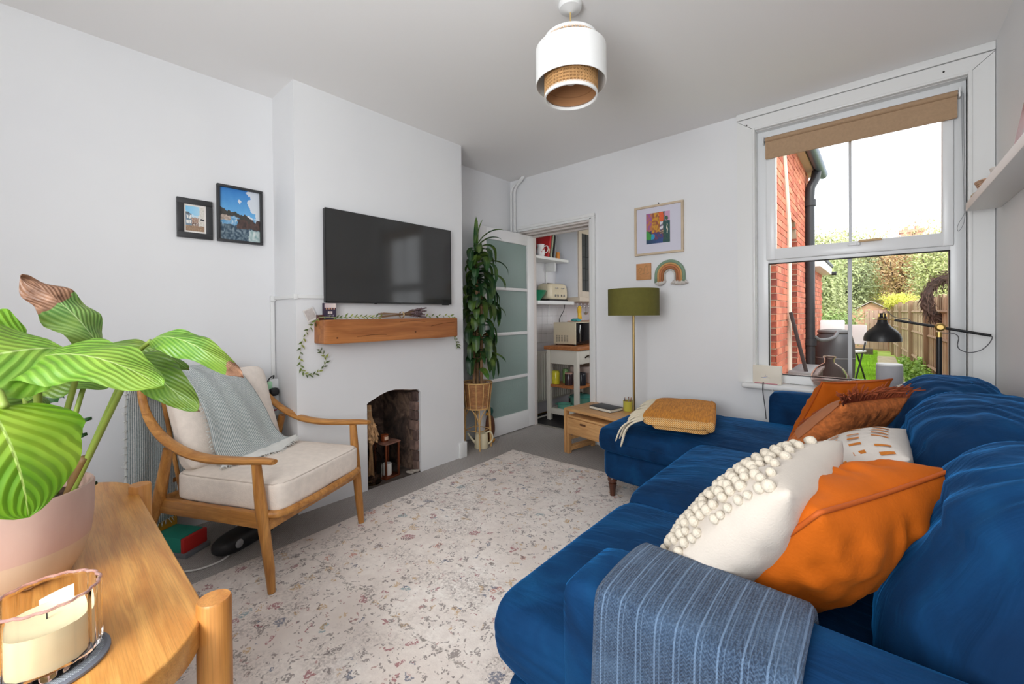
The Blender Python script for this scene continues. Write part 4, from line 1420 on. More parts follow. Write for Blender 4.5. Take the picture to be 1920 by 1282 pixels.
# white cushion with stitched orange dashes
wc, Mw = pillow('cushion', 'white cushion stitched with short orange dashes', (-.075, 1.60, .630), (-.02, -.99, .0), (.74, -.02, .67), .37, .37, .19, WHC, seed=11, wr=.0045, pinch=.02, e=.62)
STI = mat('orange_thread', (196, 116, 36), .8, bump=.5, bscale=120)
k = 0
for row in range(6):
    for i in range(9):
        if (i * 2 + row) % 5 == 4:
            continue
        a = .86 - i * .2 - (.08 if row % 2 else 0)
        b = .84 - row * .28
        def qf(u, v, a=a, b=b):
            return on_pillow(Mw, .37, .37, .19, a + .06 * (u - .5), b + .15 * (v - .5), .0035, 1, .62, .02)
        obj('stitched_dash', G().grid(qf, 2, 5), STI, wc, angle=180)
# near orange
pillow('cushion', 'large orange velvet cushion with piped edge on the near seat', (-.112, 1.125, .610), (-.42, -.90, 0.0), (.59, -.26, .76), .46, .46, .22, ORV, seed=14, wr=.016, pipe=ORD, pinch=.06, n=56)
# near bobble cushion
bw = .42
nb_, Mn = pillow('cushion', 'cream cushion covered in wool bobbles leaning in front of the orange one', (-.215, 1.045, .655), (-.12, -.985, 0), (.61, -.09, .785), bw, bw, .17, CRM, seed=17, wr=.005, pinch=.05, n=50)
gb = G().ball((0, 0, 0), .0105, 8, (1, 1, .9))
BOB = mat('bobble_wool', (210, 199, 182), .95, bump=.7, bscale=260)
src = None
random.seed(6)
nr = 16
for i in range(nr):
    for j in range(17):
        if (i * 7 + j * 3) % 11 == 0:
            continue
        a = -.98 + 1.9 * i / (nr - 1) + random.uniform(-.02, .02)
        b = -.95 + 1.9 * (j + (.5 if i % 2 else 0)) / 17 + random.uniform(-.02, .02)
        if abs(a) > .99 or abs(b) > .97:
            continue
        p = on_pillow(Mn, bw, bw, .17, a, b, .005, 1, .5, .05)
        if src is None:
            src = obj('bobble', gb, BOB, nb_, angle=180)
            src.location = p
        else:
            inst('bobble', src, nb_, p, (random.random(), random.random(), 0), random.uniform(.85, 1.2))
for i in range(6):
    for j in range(5):
        p = on_pillow(Mb, .30, .26, .10, -.85 + 1.7 * i / 5, -.8 + 1.6 * j / 4, .003, 1)
        inst('bobble', src, bc, p, (0, 0, 0), .9)

# ================================================================= folded denim-blue throw over the near arm
t = NT('chenille_stripe')
v = t.obj()
s3 = t.sep(v)
ph_ = t.math('FRACT', t.math('MULTIPLY', s3[0], 1 / .031))
line = t.math('LESS_THAN', ph_, .09)
ph2 = t.math('FRACT', t.math('MULTIPLY_ADD', s3[0], 1 / .031, .72))
line2 = t.math('LESS_THAN', ph2, .05)
zz = t.math('ADD', t.math('MULTIPLY', t.math('PINGPONG', s3[0], .004), 1.2), s3[2])
zig = t.math('SINE', t.math('MULTIPLY', zz, 1150))
fl = t.noise(v, 300, 3)
bigv = t.noise(v, 9, 4, .6)
c = t.ramp(bigv, [(.3, S(26, 40, 62)), (.55, S(40, 60, 84)), (.75, S(62, 84, 110))])
c = t.mix(t.math('MULTIPLY', t.math('GREATER_THAN', zig, .35), .35), c, S(78, 102, 132))
c = t.mix(t.ramp(fl, [(.45, (0, 0, 0, 1)), (.65, (.35, .35, .35, 1))]), c, S(104, 128, 156))
c = t.mix(t.math('MULTIPLY', t.math('MAXIMUM', line, t.math('MULTIPLY', line2, .6)), .5), c, S(124, 150, 180))
t.base(c)
t.b.inputs['Roughness'].default_value = .9
t.b.inputs['Sheen Weight'].default_value = .08
t.bump(t.math('ADD', t.math('MULTIPLY', zig, .4), t.math('ADD', fl, line)), .5, .004)
th = thing('folded_throw', 'ribbed denim blue throw folded over the near sofa arm', 'throw', (-.27, .75, .62))
def throw(off, x0, x1, zin, zout, thick):
    """profile over the arm: inner side, top, outer side"""
    ya, yb, zt = .848 + off, .662 - off, .613 + off
    prof = [(ya + .004, zin), (ya + .004, zt - .05), (ya - .004, zt - .018), (ya - .022, zt), ((ya + yb) / 2, zt + .006), (yb + .024, zt), (yb + .004, zt - .02), (yb - .002, zt - .06), (yb - .006, zt - .2), (yb - .010, zout)]
    P = spline([(0, y, z) for y, z in prof], 6)
    n = len(P) - 1
    def fn(u, v):
        p = P[min(n, int(round(v * n)))]
        xx = x0 + (x1 - x0) * u
        w = .003 * nz(xx * 12, p.z * 9, 3) + .002 * nz(xx * 30, p.z * 6, 8)
        return (xx + .004 * math.sin(p.z * 14), p.y - w, p.z + w * .5)
    return fn, n
g = G()
f1, n = throw(.020, -.375, -.09, .46, .12, 0)
g.grid(f1, 40, n)
f0, n = throw(.003, -.375, -.09, .47, .12, 0)
g.grid(f0, 40, n)
# rounded folded side edges
for xs, sgn in ((-.375, -1), (-.09, 1)):
    def ef(u, v, xs=xs, sgn=sgn):
        a = Vector(f1(0 if sgn < 0 else 1, v))
        b = Vector(f0(0 if sgn < 0 else 1, v))
        m_ = a.lerp(b, u)
        m_.x += sgn * .011 * math.sin(u * PI)
        return m_
    g.grid(ef, 6, n)
obj('folded_cloth', g, t.m, th, angle=180, world=True)

# ================================================================= mustard blanket folded on the chaise
t = NT('mustard_wool')
v = t.obj()
s3 = t.sep(v)
n1 = t.noise(t.obj((14, 1.5, 6)), 12, 4)
c = t.ramp(n1, [(.3, S(172, 104, 16)), (.6, S(212, 136, 30)), (.8, S(226, 158, 52))])
dg = t.math('SINE', t.math('MULTIPLY', t.math('ADD', t.math('ADD', s3[0], t.math('MULTIPLY', s3[1], .4)), t.math('MULTIPLY', s3[2], 1.2)), 520))
edge = t.ramp(t.math('MULTIPLY_ADD', s3[1], -1.0, 0.0), [(.275, (0, 0, 0, 1)), (.29, (1, 1, 1, 1))])
c = t.mix(t.math('MULTIPLY', t.math('GREATER_THAN', dg, .2), edge), c, S(232, 204, 150))
t.base(c)
t.b.inputs['Roughness'].default_value = .95
t.b.inputs['Sheen Weight'].default_value = .04
t.bump(t.math('ADD', t.noise(v, 200, 3), t.math('MULTIPLY', dg, .2)), .5, .004)
bk = thing('folded_blanket', 'mustard wool blanket with cream fringe folded on the chaise', 'blanket', (-.895, 2.565, .482), R(15))
bkw, bkl = .35, .64
def layer(z0, z1, x0, x1, y0, y1, seed):
    def fn(e, q):
        p = Vector(e)
        p.z += .004 * nz(e.x * 9, e.y * 9, seed) + .010 * (1 - q.y * q.y) - .012 * max(0, -q.y) ** 3 - .004 * max(0, q.x)
        p.x += .006 * nz(e.y * 6, e.z, seed) + .012 * math.sin(e.y * 4) * 1
        p.y += .006 * math.sin(e.x * 8 + seed)
        return p
    return G().puff(((x0 + x1) / 2, (y0 + y1) / 2, (z0 + z1) / 2), ((x1 - x0) / 2, (y1 - y0) / 2, (z1 - z0) / 2), 8, 18, 0, fn)
MW = t.m
obj('lower_fold', layer(.006, .034, -bkw / 2 + .045, bkw / 2, -bkl / 2 + .012, bkl / 2, 2), MW, bk, angle=180)
obj('upper_fold', layer(.030, .066, -bkw / 2, bkw / 2 + .004, -bkl / 2, bkl / 2, 5), MW, bk, angle=180)
obj('side_roll', G().tube(spline([(bkw / 2 - .012, -bkl / 2 + .01, .036), (bkw / 2 - .006, -.1, .044), (bkw / 2 - .008, .1, .044), (bkw / 2 - .012, bkl / 2 - .01, .036)], 6), .022, 10, flat=1.15), MW, bk, angle=180)
WOO = mat('cream_wool', (226, 214, 190), .95, bump=.4, bscale=200)
g = G()
random.seed(8)
for i in range(46):
    y = -bkl / 2 + bkl * i / 45
    l_ = random.uniform(.085, .12) * (1.2 if y < -.12 else 1)
    bnd = random.uniform(-.018, .018) - .045 * max(0, -y / .25)
    hang = max(0, (-y - .10) / .16)
    x = -bkw / 2 + .012 + .012 * math.sin(y * 4)
    g.tube(spline([(x, y, .048), (x - l_ * .45, y + bnd * .4, .042 - .01 * hang), (x - l_ * .8, y + bnd, .03 - .03 * hang), (x - l_, y + bnd * 1.3, .016 - .085 * hang)], 3), [.005] * 9 + [.0035], 5)
obj('fringe', g, WOO, bk, angle=180, kind='stuff')
# ================================================================= armchair (local x = forward, y = sitter's left)
ac = thing('armchair', 'oak framed lounge armchair with cream linen cushions', 'armchair', (-1.956, .879, .001), R(25.67))
OAK = wood('oak_chair', (156, 98, 42), (208, 148, 78), (1.5, 10, 10), 3.2, .38)
OAKV = wood('oak_chair_upright', (156, 98, 42), (208, 148, 78), (10, 10, 1.5), 3.2, .38)
LIN = mat('cream_linen', (238, 226, 215), .92, var=.05, vscale=40, bump=.35, bscale=260, stretch=(1, 1, 1))
for s_ in (-1, 1):
    # front leg, tapered and raked
    obj('leg', G().tube([(-.008, s_ * .292, .0095), (-.016, s_ * .292, .10), (-.045, s_ * .300, .34), (-.062, s_ * .306, .53)], [.0145, .019, .0235, .018], 12), OAKV, ac)
    # rear leg
    obj('leg', G().tube([(-.735, s_ * .298, 0), (-.690, s_ * .298, .14), (-.60, s_ * .302, .33), (-.535, s_ * .308, .555)], [.0145, .02, .025, .018], 12), OAKV, ac)
    # bent arm sweeping up to the crest of the back
    P = spline([(.035, s_ * .312, .546), (-.03, s_ * .312, .545), (-.15, s_ * .313, .536), (-.30, s_ * .315, .532), (-.43, s_ * .315, .55), (-.55, s_ * .314, .598), (-.64, s_ * .308, .668), (-.695, s_ * .298, .745), (-.72, s_ * .288, .815)], 6)
    n = len(P)
    rad = [.017 + .010 * math.sin(PI * min(1, (i + 1) / n * 1.2)) for i in range(n)]
    rad[0] = .016
    obj('arm', G().tube(P, rad, 12, flat=.62), OAK, ac)
    obj('side_rail', G().box(-.625, -.035, s_ * .288 - .014, s_ * .288 + .014, .262, .325, b=.006), OAK, ac)
# front rail with a rolled nose, rear rail, back slats and crest
P = spline([(-.04, -.285, .318), (.005, -.25, .312), (.022, -.15, .311), (.026, 0, .311), (.022, .15, .311), (.005, .25, .312), (-.04, .285, .318)], 5)
obj('front_rail', G().tube(P, .016, 10).box(-.06, -.02, -.285, .285, .252, .315, b=.008), OAK, ac)
obj('rear_rail', G().box(-.63, -.60, -.29, .29, .262, .325, b=.006), OAK, ac)
obj('crest_rail', G().tube(spline([(-.72, -.29, .80), (-.735, -.15, .815), (-.74, 0, .82), (-.735, .15, .815), (-.72, .29, .80)], 5), .022, 10, flat=1.2), OAK, ac)
for i in range(5):
    y = -.2 + .1 * i
    obj('back_spindle', G().tube([(-.615, y, .32), (-.735, y, .805)], .009, 8), OAKV, ac)
def seatf(e, q):
    p = Vector(e)
    p.z += .012 * (1 - q.x ** 2) * (1 - q.y ** 2) * (q.z > 0) + .003 * nz(e.x * 7, e.y * 7, 2)
    return p
sc_ = obj('seat_cushion', G().puff((-.275, 0, .374), (.288, .272, .062), 12, 26, 0, seatf), LIN, ac, angle=180)
LINP = mat('linen_piping', (206, 192, 180), .9)
def rr(hx, hy, z, n=60, p=12, c=(0, 0)):
    out = []
    for i in range(n):
        a = 2 * PI * i / n
        ca, sa = math.cos(a), math.sin(a)
        d = (abs(ca) ** p + abs(sa) ** p) ** (1 / p)
        out.append((c[0] + hx * ca / d, c[1] + hy * sa / d, z))
    return out
obj('piping', G().tube(rr(.281, .266, .429, c=(-.275, 0)), .003, 6, closed=True), LINP, sc_, angle=180)
# back cushion leaning on the spindles
Mb_ = frame((-.625, 0, .62), (0, 1, 0), (-.30, 0, .954))
def bcf(e, q):
    p = Vector(e)
    k = (1 - q.x ** 4) * (1 - q.y ** 4)
    p.z = e.z * (.35 + .65 * k ** .5) + .008 * nz(e.x * 6, e.y * 6, 3)
    p.x *= 1 - .04 * (1 - q.y * q.y)
    p.y *= 1 - .04 * (1 - q.x * q.x)
    return p
obj('back_cushion', G().puff((0, 0, .055), (.265, .225, .062), 7, 26, 0, bcf, Mb_), LIN, ac, angle=180)

# striped blanket over the chair back: front sheet, over the top, and down behind
t = NT('ticking_stripe')
uvn = t.n('ShaderNodeUVMap')
s3 = t.sep(uvn.outputs[0])
st = t.math('SINE', t.math('MULTIPLY', s3[0], 2 * PI * 44))
base = t.mix(t.math('GREATER_THAN', st, 0.05), S(214, 216, 214), S(128, 142, 144))
t.base(t.mix(.25, base, t.ramp(t.noise(t.obj(), 150, 3), [(.3, S(120, 132, 136)), (.7, S(224, 226, 224))])))
t.b.inputs['Roughness'].default_value = .95
t.bump(t.math('ADD', st, t.noise(t.obj(), 260, 2)), .25, .003)
TICK = t.m
WLIN = mat('white_linen', (222, 222, 218), .95, var=.05, vscale=20, bump=.5, bscale=140)
tb = thing('striped_blanket', 'grey and white striped blanket draped over the armchair back', 'blanket', (-2.5, .62, .8), R(25.67))
lb = Vector((-1.956, .879, .001))
def L2(x, y, z):
    """armchair-local point to world"""
    c_, s_ = math.cos(R(25.67)), math.sin(R(25.67))
    return Vector((lb.x + c_ * x - s_ * y, lb.y + s_ * x + c_ * y, lb.z + z))
PF = spline([(-.375, 0, .456), (-.41, 0, .465), (-.445, 0, .53), (-.475, 0, .64), (-.525, 0, .75), (-.60, 0, .845), (-.68, 0, .872), (-.75, 0, .852), (-.785, 0, .76), (-.79, 0, .55), (-.795, 0, .35), (-.80, 0, .12)], 6)
nF = len(PF) - 1
def tbf(u, v):
    p = PF[min(nF, int(round(v * nF)))]
    front = 1 if v < .5 else 0
    t_ = min(1, v / .5) if front else 1
    y0 = -.235 + .05 * t_ if front else -.30 - .02 * (v - .5)
    y1 = .15 - .09 * t_ if front else .06
    if not front:
        y0 = -.185 + (-.30 + .185) * min(1, (v - .5) / .2)
    y = y0 + (y1 - y0) * u
    # diagonal skew of the front sheet
    if front:
        y += .07 * (1 - t_) ** 1.2
    w = .006 * nz(u * 4, v * 5, 2) + .004 * math.sin(u * 20 + v * 6) * (1 - front * .6)
    bow = .020 * (1 - (2 * u - 1) ** 2) * front * math.sin(min(1, v / .45) * PI) * .6
    z = p.z + (.012 * (u - .5) if front else .05 * (u - .2) * (v - .5) * 2)
    return L2(p.x + w + bow, y, z + w)
g = G().grid(tbf, 40, nF, uv=True)
cl = obj('cloth', g, TICK, tb, world=True, angle=180)
md = cl.modifiers.new('thickness', 'SOLIDIFY')
md.thickness = .006
md.offset = 1
# white underside turned up along the bottom of the front sheet
def hem(u, v):
    a = Vector(tbf(u, 0.0))
    y_ = u
    out = Vector((math.cos(R(25.67)), math.sin(R(25.67)), 0))
    k = .085 * (.25 + .75 * (1 - abs(2 * u - 1.15)))
    p = a + out * (v * k) + Vector((0, 0, .010 + .010 * math.sin(v * 3) + .006 * nz(u * 7, v * 4, 5) - .012 * v))
    p += Vector((-.433, .901, 0)) * (-.05 * v * (1 - u))
    return p
obj('turned_hem', G().grid(hem, 30, 8), WLIN, tb, world=True, angle=180)
def frg(pts, d0, L, seed):
    random.seed(seed)
    g = G()
    for p in pts:
        p = Vector(p)
        d = (Vector(d0) + Vector((random.uniform(-.5, .5), random.uniform(-.5, .5), random.uniform(-.5, .5)))).normalized()
        l_ = L * random.uniform(.6, 1.2)
        g.tube([p, p + d * l_ * .5, p + d * l_ + Vector((0, 0, -.003))], [.0016, .0014, .001], 4)
    return g
pts = [tbf(0, .02 + .43 * i / 90) for i in range(90)] + [hem(i / 80, 1) for i in range(80)] + [tbf(0, .62 + .36 * i / 70) for i in range(70)] + [tbf(i / 40, 1) for i in range(40)]
gf = frg(pts[:90], L2(0, -1, 0) - L2(0, 0, 0) + Vector((.2, .1, .1)), .02, 1)
for sl_, d0, sd in ((pts[90:170], Vector((.9, .3, -.1)), 2), (pts[170:240], L2(0, -1, 0) - L2(0, 0, 0), 3), (pts[240:], Vector((0, 0, -1)), 4)):
    q = frg(sl_, d0, .022, sd)
    gf.add(q.v, q.f)
obj('fringe', gf, WLIN, tb, world=True, angle=180, kind='stuff')
# white selvedge band on the part hanging behind
obj('selvedge', G().grid(lambda u, v: Vector(tbf(.0 + .09 * u, .60 + .40 * v)) + Vector((-.004, -.009, 0)), 4, 40), WLIN, tb, world=True, angle=180)

# toys and flex under the armchair
ty = thing('toy_case', 'teal play case with red and grey trim under the armchair', 'toy', (-2.53, .45, 0), R(30))
obj('panel', G().box(-.10, .065, -.06, .06, .02, .09, b=.006), mat('toy_teal', (40, 150, 130), .5), ty)
obj('trim', G().box(.065, .085, -.06, .06, .02, .088, b=.004), mat('toy_red', (206, 48, 44), .5), ty)
obj('corner', G().box(-.105, .10, -.065, .065, 0, .022, b=.004), mat('toy_grey', (120, 122, 126), .5), ty)
oc = thing('ochre_box', 'small ochre box behind the armchair leg', 'box', (-2.68, .38, 0), R(20))
obj('body', G().box(-.06, .06, -.06, .06, 0, .30, b=.005), mat('ochre', (196, 140, 40), .6), oc)
obj('lid', G().box(-.063, .063, -.063, .063, .30, .325, b=.004), mat('ochre_dark', (150, 92, 36), .6), oc)
rb = thing('toy_wheelset', 'black rounded toy lying under the armchair', 'toy', (-2.36, .68, 0), R(25))
obj('body', G().puff((0, 0, .045), (.06, .17, .045), 3, 8), mat('toy_black', (30, 30, 32), .5), rb)
for y in (-.09, .05):
    obj('hub', G().ball((.055, y, .05), .02, 8, (.5, 1, 1)), mat('hub_grey', (150, 150, 152), .4), rb)
o = tag(obj('white_flex', G().tube(spline([(-2.30, .40, .006), (-2.26, .47, .006), (-2.27, .56, .006), (-2.35, .62, .006), (-2.5, .66, .006), (-2.7, .75, .006)], 8), .004, 6), mat('flex_white', (220, 218, 214), .5)), 'thin white flex lying on the carpet under the armchair', 'cable')

# ================================================================= oak table in the foreground
tbm = wood('oak_table_top', (188, 122, 54), (224, 164, 88), (1.6, 15, 15), 2.8, .36)
TZ = .55
tab = thing('oak_table', 'rounded oak table with round posts rising past its edge', 'table', (-1.43, -.12, 0))
ol = []
x0, x1, y0, y1, rc_ = -2.085, -.845, -.46, .214, .20
for (cx, cy, a0) in ((x1 - rc_, y1 - rc_, 0), (x0 + rc_, y1 - rc_, 90), (x0 + rc_, y0 + rc_, 180), (x1 - rc_, y0 + rc_, 270)):
    for i in range(17):
        a = R(a0 + 90 * i / 16)
        ol.append((cx + rc_ * math.cos(a), cy + rc_ * math.sin(a)))
obj('top', G().prism(ol, TZ - .052, TZ, b=.004), tbm, tab, world=True, angle=50)
PW = wood('oak_table_post', (176, 112, 50), (212, 150, 80), (9, 9, 1.2), 2.6, .36)
for (x, y) in ((-.972, .222), (-1.825, .219), (-.972, -.468), (-1.825, -.468)):
    obj('leg', G().tube([(x, y, .010 if y > 0 else 0), (x, y, .02), (x, y, .570), (x, y, .5745)], [.028, .029, .029, .0265], 28), PW, tab, world=True, angle=50)
for y in (.15, -.40):
    obj('apron', G().box(-1.82, -.975, y - .01, y + .01, TZ - .10, TZ - .052, b=.003), PW, tab, world=True)

# coaster + candle in fluted pink glass
co_ = thing('coaster', 'round grey woven coaster under the candle glass', 'coaster', (-1.018, .004, TZ))
GRYR = mat('coaster_rim', (108, 112, 122), .6)
t = NT('coaster_weave')
v = t.sep(t.obj())
wv2 = t.math('MULTIPLY', t.math('SINE', t.math('MULTIPLY', v[0], 1400)), t.math('SINE', t.math('MULTIPLY', v[1], 1400)))
t.base(t.ramp(t.math('MULTIPLY_ADD', wv2, .5, .5), [(.2, S(104, 110, 120)), (.7, S(168, 174, 182))]))
t.b.inputs['Roughness'].default_value = .7
t.bump(wv2, .5, .003)
obj('disc', G().lathe([(.001, 0), (.071, 0), (.074, .003), (.071, .0065), (.066, .0072), (.001, .0072)], 48), t.m, co_)
obj('rim', G().lathe([(.0715, .0), (.0765, .002), (.0765, .006), (.072, .0085), (.068, .0072)], 48), GRYR, co_)
cg = thing('candle_glass', 'fluted pale pink glass holding a cream candle', 'candle', (-1.022, .006, TZ + .0075))
t = NT('pink_glass')
t.b.inputs['Base Color'].default_value = S(255, 251, 249)
t.b.inputs['Roughness'].default_value = .02
t.b.inputs['Transmission Weight'].default_value = 1
t.b.inputs['IOR'].default_value = 1.45
t.b.inputs['IOR'].default_value = 1.18
PGL = t.m
flut = lambda a, z: 1 + (.055 * abs(math.cos(a * 8)) if z > .006 else 0)
R0 = .062
prof = [(.001, 0), (R0 * .9, 0), (R0 * .96, .004), (R0, .012), (R0, .112), (R0 * .985, .1155), (R0 * .93, .114), (R0 * .91, .108), (R0 * .91, .02), (R0 * .86, .012), (.001, .011)]
obj('glass', G().lathe(prof, 112, fn=lambda a, z: flut(a, z)), PGL, cg, angle=60)
obj('rim', G().tube([(math.cos(q_) * R0 * .965 * flut(q_, 1), math.sin(q_) * R0 * .965 * flut(q_, 1), .114) for q_ in [2 * PI * i / 96 for i in range(96)]], .0026, 6, closed=True), mat('pink_glass_rim', (236, 196, 190), .08, trans=.7, ior=1.2), cg, angle=180)
WAX = mat('cream_wax', (240, 230, 190), .4, var=.05, vscale=20)
obj('wax', G().lathe([(.001, .0112), (R0 * .84, .013), (R0 * .875, .022), (R0 * .875, .074), (R0 * .8, .0715), (.02, .069), (.001, .069)], 40), WAX, cg)
obj('wick', G().tube([(0, 0, .068), (.001, 0, .085)], .0012, 6), MATS['dark_plastic'], cg)
lb_ = obj('label_slip', G().grid(lambda u, v: (math.cos(2.5 + .8 * u) * R0 * .88, math.sin(2.5 + .8 * u) * R0 * .88, .074 + .022 * v * (1 - .6 * u)), 12, 4), mat('paper_white', (240, 238, 234), .8), cg)

# ================================================================= calathea in a two-tone pot
pc = thing('calathea', 'prayer plant with broad striped leaves in a pink pot', 'plant', (-1.39, -.04, TZ))
t = NT('two_tone_pot')
z_ = t.sep(t.obj())[2]
c = t.mix(t.math('GREATER_THAN', z_, .085), S(206, 182, 152), S(198, 160, 150))
t.base(t.mix(.35, c, t.ramp(t.noise(t.obj((1, 1, .35)), 14, 4), [(.3, S(170, 140, 130)), (.7, S(214, 190, 176))])))
t.b.inputs['Roughness'].default_value = .55
pot = obj('pot', G().lathe([(.001, 0), (.075, 0), (.088, .006), (.108, .04), (.121, .085), (.126, .13), (.128, .195), (.126, .199), (.121, .199), (.119, .19), (.117, .12), (.001, .11)], 48), t.m, pc)
obj('soil', G().lathe([(.117, .165), (.06, .172), (.001, .17)], 24), mat('soil', (72, 50, 40), .95, var=.3, vscale=60, bump=.8, bscale=80), pc)
def leaf_mat(nm, dark, light, k, slope, contrast=1.0, brown=None):
    t = NT(nm)
    uvn = t.n('ShaderNodeUVMap')
    s = t.sep(uvn.outputs[0])
    av = t.math('ABSOLUTE', t.math('MULTIPLY_ADD', s[1], 2, -1))
    vein = t.math('SINE', t.math('MULTIPLY', t.math('SUBTRACT', s[0], t.math('MULTIPLY', av, slope)), k))
    vein = t.math('ADD', vein, t.math('MULTIPLY', t.math('SUBTRACT', t.noise(t.obj(), 30, 2), .5), .7))
    c = t.ramp(t.math('MULTIPLY_ADD', vein, .5 * contrast, .5), [(.15, S(dark)), (.55, tuple(.5 * (a + b) for a, b in zip(S(dark), S(light)))), (.9, S(light))])
    c = t.mix(t.ramp(t.noise(t.obj(), 7, 3), [(.45, (0, 0, 0, 1)), (.7, (.55, .55, .55, 1))]), c, S(lerp(light, (206, 214, 84), .6)))
    mid = t.math('LESS_THAN', av, .022)
    c = t.mix(mid, c, S(lerp(light, (240, 244, 200), .4)))
    if brown is not None:
        n_ = t.noise(t.obj(), 16, 4)
        b_ = t.math('GREATER_THAN', t.math('ADD', s[0], t.math('MULTIPLY', t.math('SUBTRACT', n_, .5), .30)), brown)
        c = t.mix(b_, c, t.ramp(t.noise(t.obj(), 60, 4), [(.3, S(104, 70, 52)), (.7, S(176, 132, 104))]))
    t.base(c)
    t.b.inputs['Roughness'].default_value = .38
    tr_ = t.n('ShaderNodeBsdfTranslucent')
    t.l(c, tr_.inputs[0])
    mx = t.n('ShaderNodeMixShader')
    mx.inputs[0].default_value = .3
    out = t.t.nodes['Material Output']
    t.l(t.b.outputs[0], mx.inputs[1])
    t.l(tr_.outputs[0], mx.inputs[2])
    t.l(mx.outputs[0], out.inputs[0])
    t.bump(vein, .3, .006)
    MATS[nm] = t.m
    return t.m
LM = {'a': leaf_mat('calathea_leaf', (88, 140, 34), (142, 182, 74), 62, .55, .4),
      'b': leaf_mat('calathea_leaf_brown_tip', (84, 130, 60), (140, 176, 102), 66, .5, .6, .60),
      'c': leaf_mat('calathea_leaf_brown_edge', (76, 130, 40), (134, 174, 74), 60, .5, .45, .88),
      'd': leaf_mat('calathea_leaf_back', (80, 118, 36), (120, 156, 66), 58, .5, .5, 1.02),
      'e': leaf_mat('calathea_leaf_bright', (78, 136, 14), (128, 176, 40), 50, .55, .26)}
def leaf(nm, par, base, tip, w, m, nrm=(0, 0, 1), arch=.05, fold=.15, droop=0, wave=.007, nu=36, nv=14, shape=.75, world=True, twist=0):
    b, e = Vector(base), Vector(tip)
    ax = e - b
    L = ax.length
    tx = ax.normalized()
    N = Vector(nrm)
    N = (N - tx * N.dot(tx)).normalized()
    def fn(u, v):
        a = 2 * v - 1
        tw = twist * u
        Nn = N * math.cos(tw) + tx.cross(N) * math.sin(tw)
        Sd = tx.cross(Nn)
        hw = w / 2 * (max(0, math.sin(PI * min(1, u ** shape))) ** .62) * (1 + .09 * nz(u * 5 + b.x * 9, a, b.z * 7) + .03 * nz(u * 19, a * 2, b.x * 5))
        c = b + tx * (L * u) + N * (arch * 4 * u * (1 - u)) + Vector((0, 0, -droop * u * u))
        return c + Sd * (a * hw) + Nn * (-fold * hw * abs(a) ** 1.5 + wave * math.sin(u * 17 + a * 3) * abs(a))
    g = G().grid(fn, nu, nv, uv=True)
    return obj(nm, g, m, par, world=world, angle=180)
def lf(base, tip, w, m, **k):
    return leaf('leaf', pc, base, tip, w, LM[m], **k)
# big leaf hanging in front of the pot
lf((-1.09, -.05, .975), (-1.045, -.012, .795), .195, 'e', nrm=(.82, .30, .32), arch=.022, fold=.12, shape=.62, wave=.003)
# brown-tipped leaf standing up at the back
lf((-1.40, .098, 1.055), (-1.415, -.022, 1.215), .090, 'b', nrm=(.86, .15, .45), arch=.03, fold=.35, wave=.012)
# broad leaf spreading left and right over the pot
lf((-1.25, -.018, 1.035), (-1.055, .165, .982), .155, 'a', nrm=(.38, -.22, .86), arch=.045, fold=.18, shape=.62)
lf((-1.24, .035, 1.06), (-1.17, -.16, 1.0), .20, 'a', nrm=(.70, -.12, .72), arch=.03, fold=.12, shape=.7)
lf((-1.30, -.02, 1.075), (-1.36, -.16, 1.115), .12, 'e', nrm=(.75, 0, .65), arch=.02, fold=.1)
# arching leaf on the right with browned edge
lf((-1.245, .172, 1.068), (-1.062, .304, .985), .066, 'c', nrm=(.25, -.62, .75), arch=.064, fold=.45, droop=.0, shape=.85)
# leaves behind, seen from below
lf((-1.40, .10, 1.052), (-1.262, .245, .992), .075, 'd', nrm=(.2, -.4, .9), arch=.035, fold=.4)
lf((-1.315, .15, 1.035), (-1.125, .236, .912), .085, 'd', nrm=(.62, -.55, .5), arch=.035, fold=.3)
lf((-1.46, -.02, .955), (-1.36, .135, .968), .085, 'd', nrm=(.5, -.2, .85), arch=.02, fold=.2)
lf((-1.55, .02, .90), (-1.50, -.10, .97), .10, 'd', nrm=(.8, .1, .6), arch=.02, fold=.2)
lf((-1.30, -.14, .90), (-1.12, -.22, .86), .13, 'a', nrm=(.5, -.3, .8), arch=.03, fold=.2)
STM = mat('petiole', (128, 148, 62), .5, var=.2, vscale=10)
STB = mat('petiole_brown', (122, 94, 56), .6, var=.3, vscale=12)
for k_, (P, r_) in enumerate((([(-1.345, .035, .70), (-1.30, .066, .80), (-1.245, .10, .91), (-1.215, .122, .978)], .0065),
                ([(-1.35, .03, .70), (-1.315, .05, .77), (-1.29, .066, .82)], .007),
                ([(-1.37, .01, .70), (-1.325, .03, .86), (-1.275, .055, 1.0), (-1.255, .05, 1.04)], .0055),
                ([(-1.39, -.01, .70), (-1.31, .0, .86), (-1.27, .0, .98), (-1.255, -.01, 1.04)], .0065),
                ([(-1.40, .02, .70), (-1.42, .06, .9), (-1.405, .095, 1.05)], .005),
                ([(-1.38, .04, .70), (-1.36, .10, .88), (-1.30, .145, 1.02), (-1.245, .172, 1.068)], .0045),
                ([(-1.41, .0, .70), (-1.46, -.01, .85), (-1.462, -.02, .955)], .005),
                ([(-1.37, -.05, .70), (-1.25, -.05, .9), (-1.13, -.045, .995), (-1.085, -.035, .975)], .0055),
                ([(-1.43, .0, .70), (-1.53, .02, .82), (-1.55, .02, .90)], .005),
                ([(-1.36, -.09, .70), (-1.33, -.13, .82), (-1.30, -.14, .90)], .005))):
    obj('stem', G().tube(spline(P, 5), r_, 12), STB if k_ == 1 else STM, pc, world=True, angle=180)
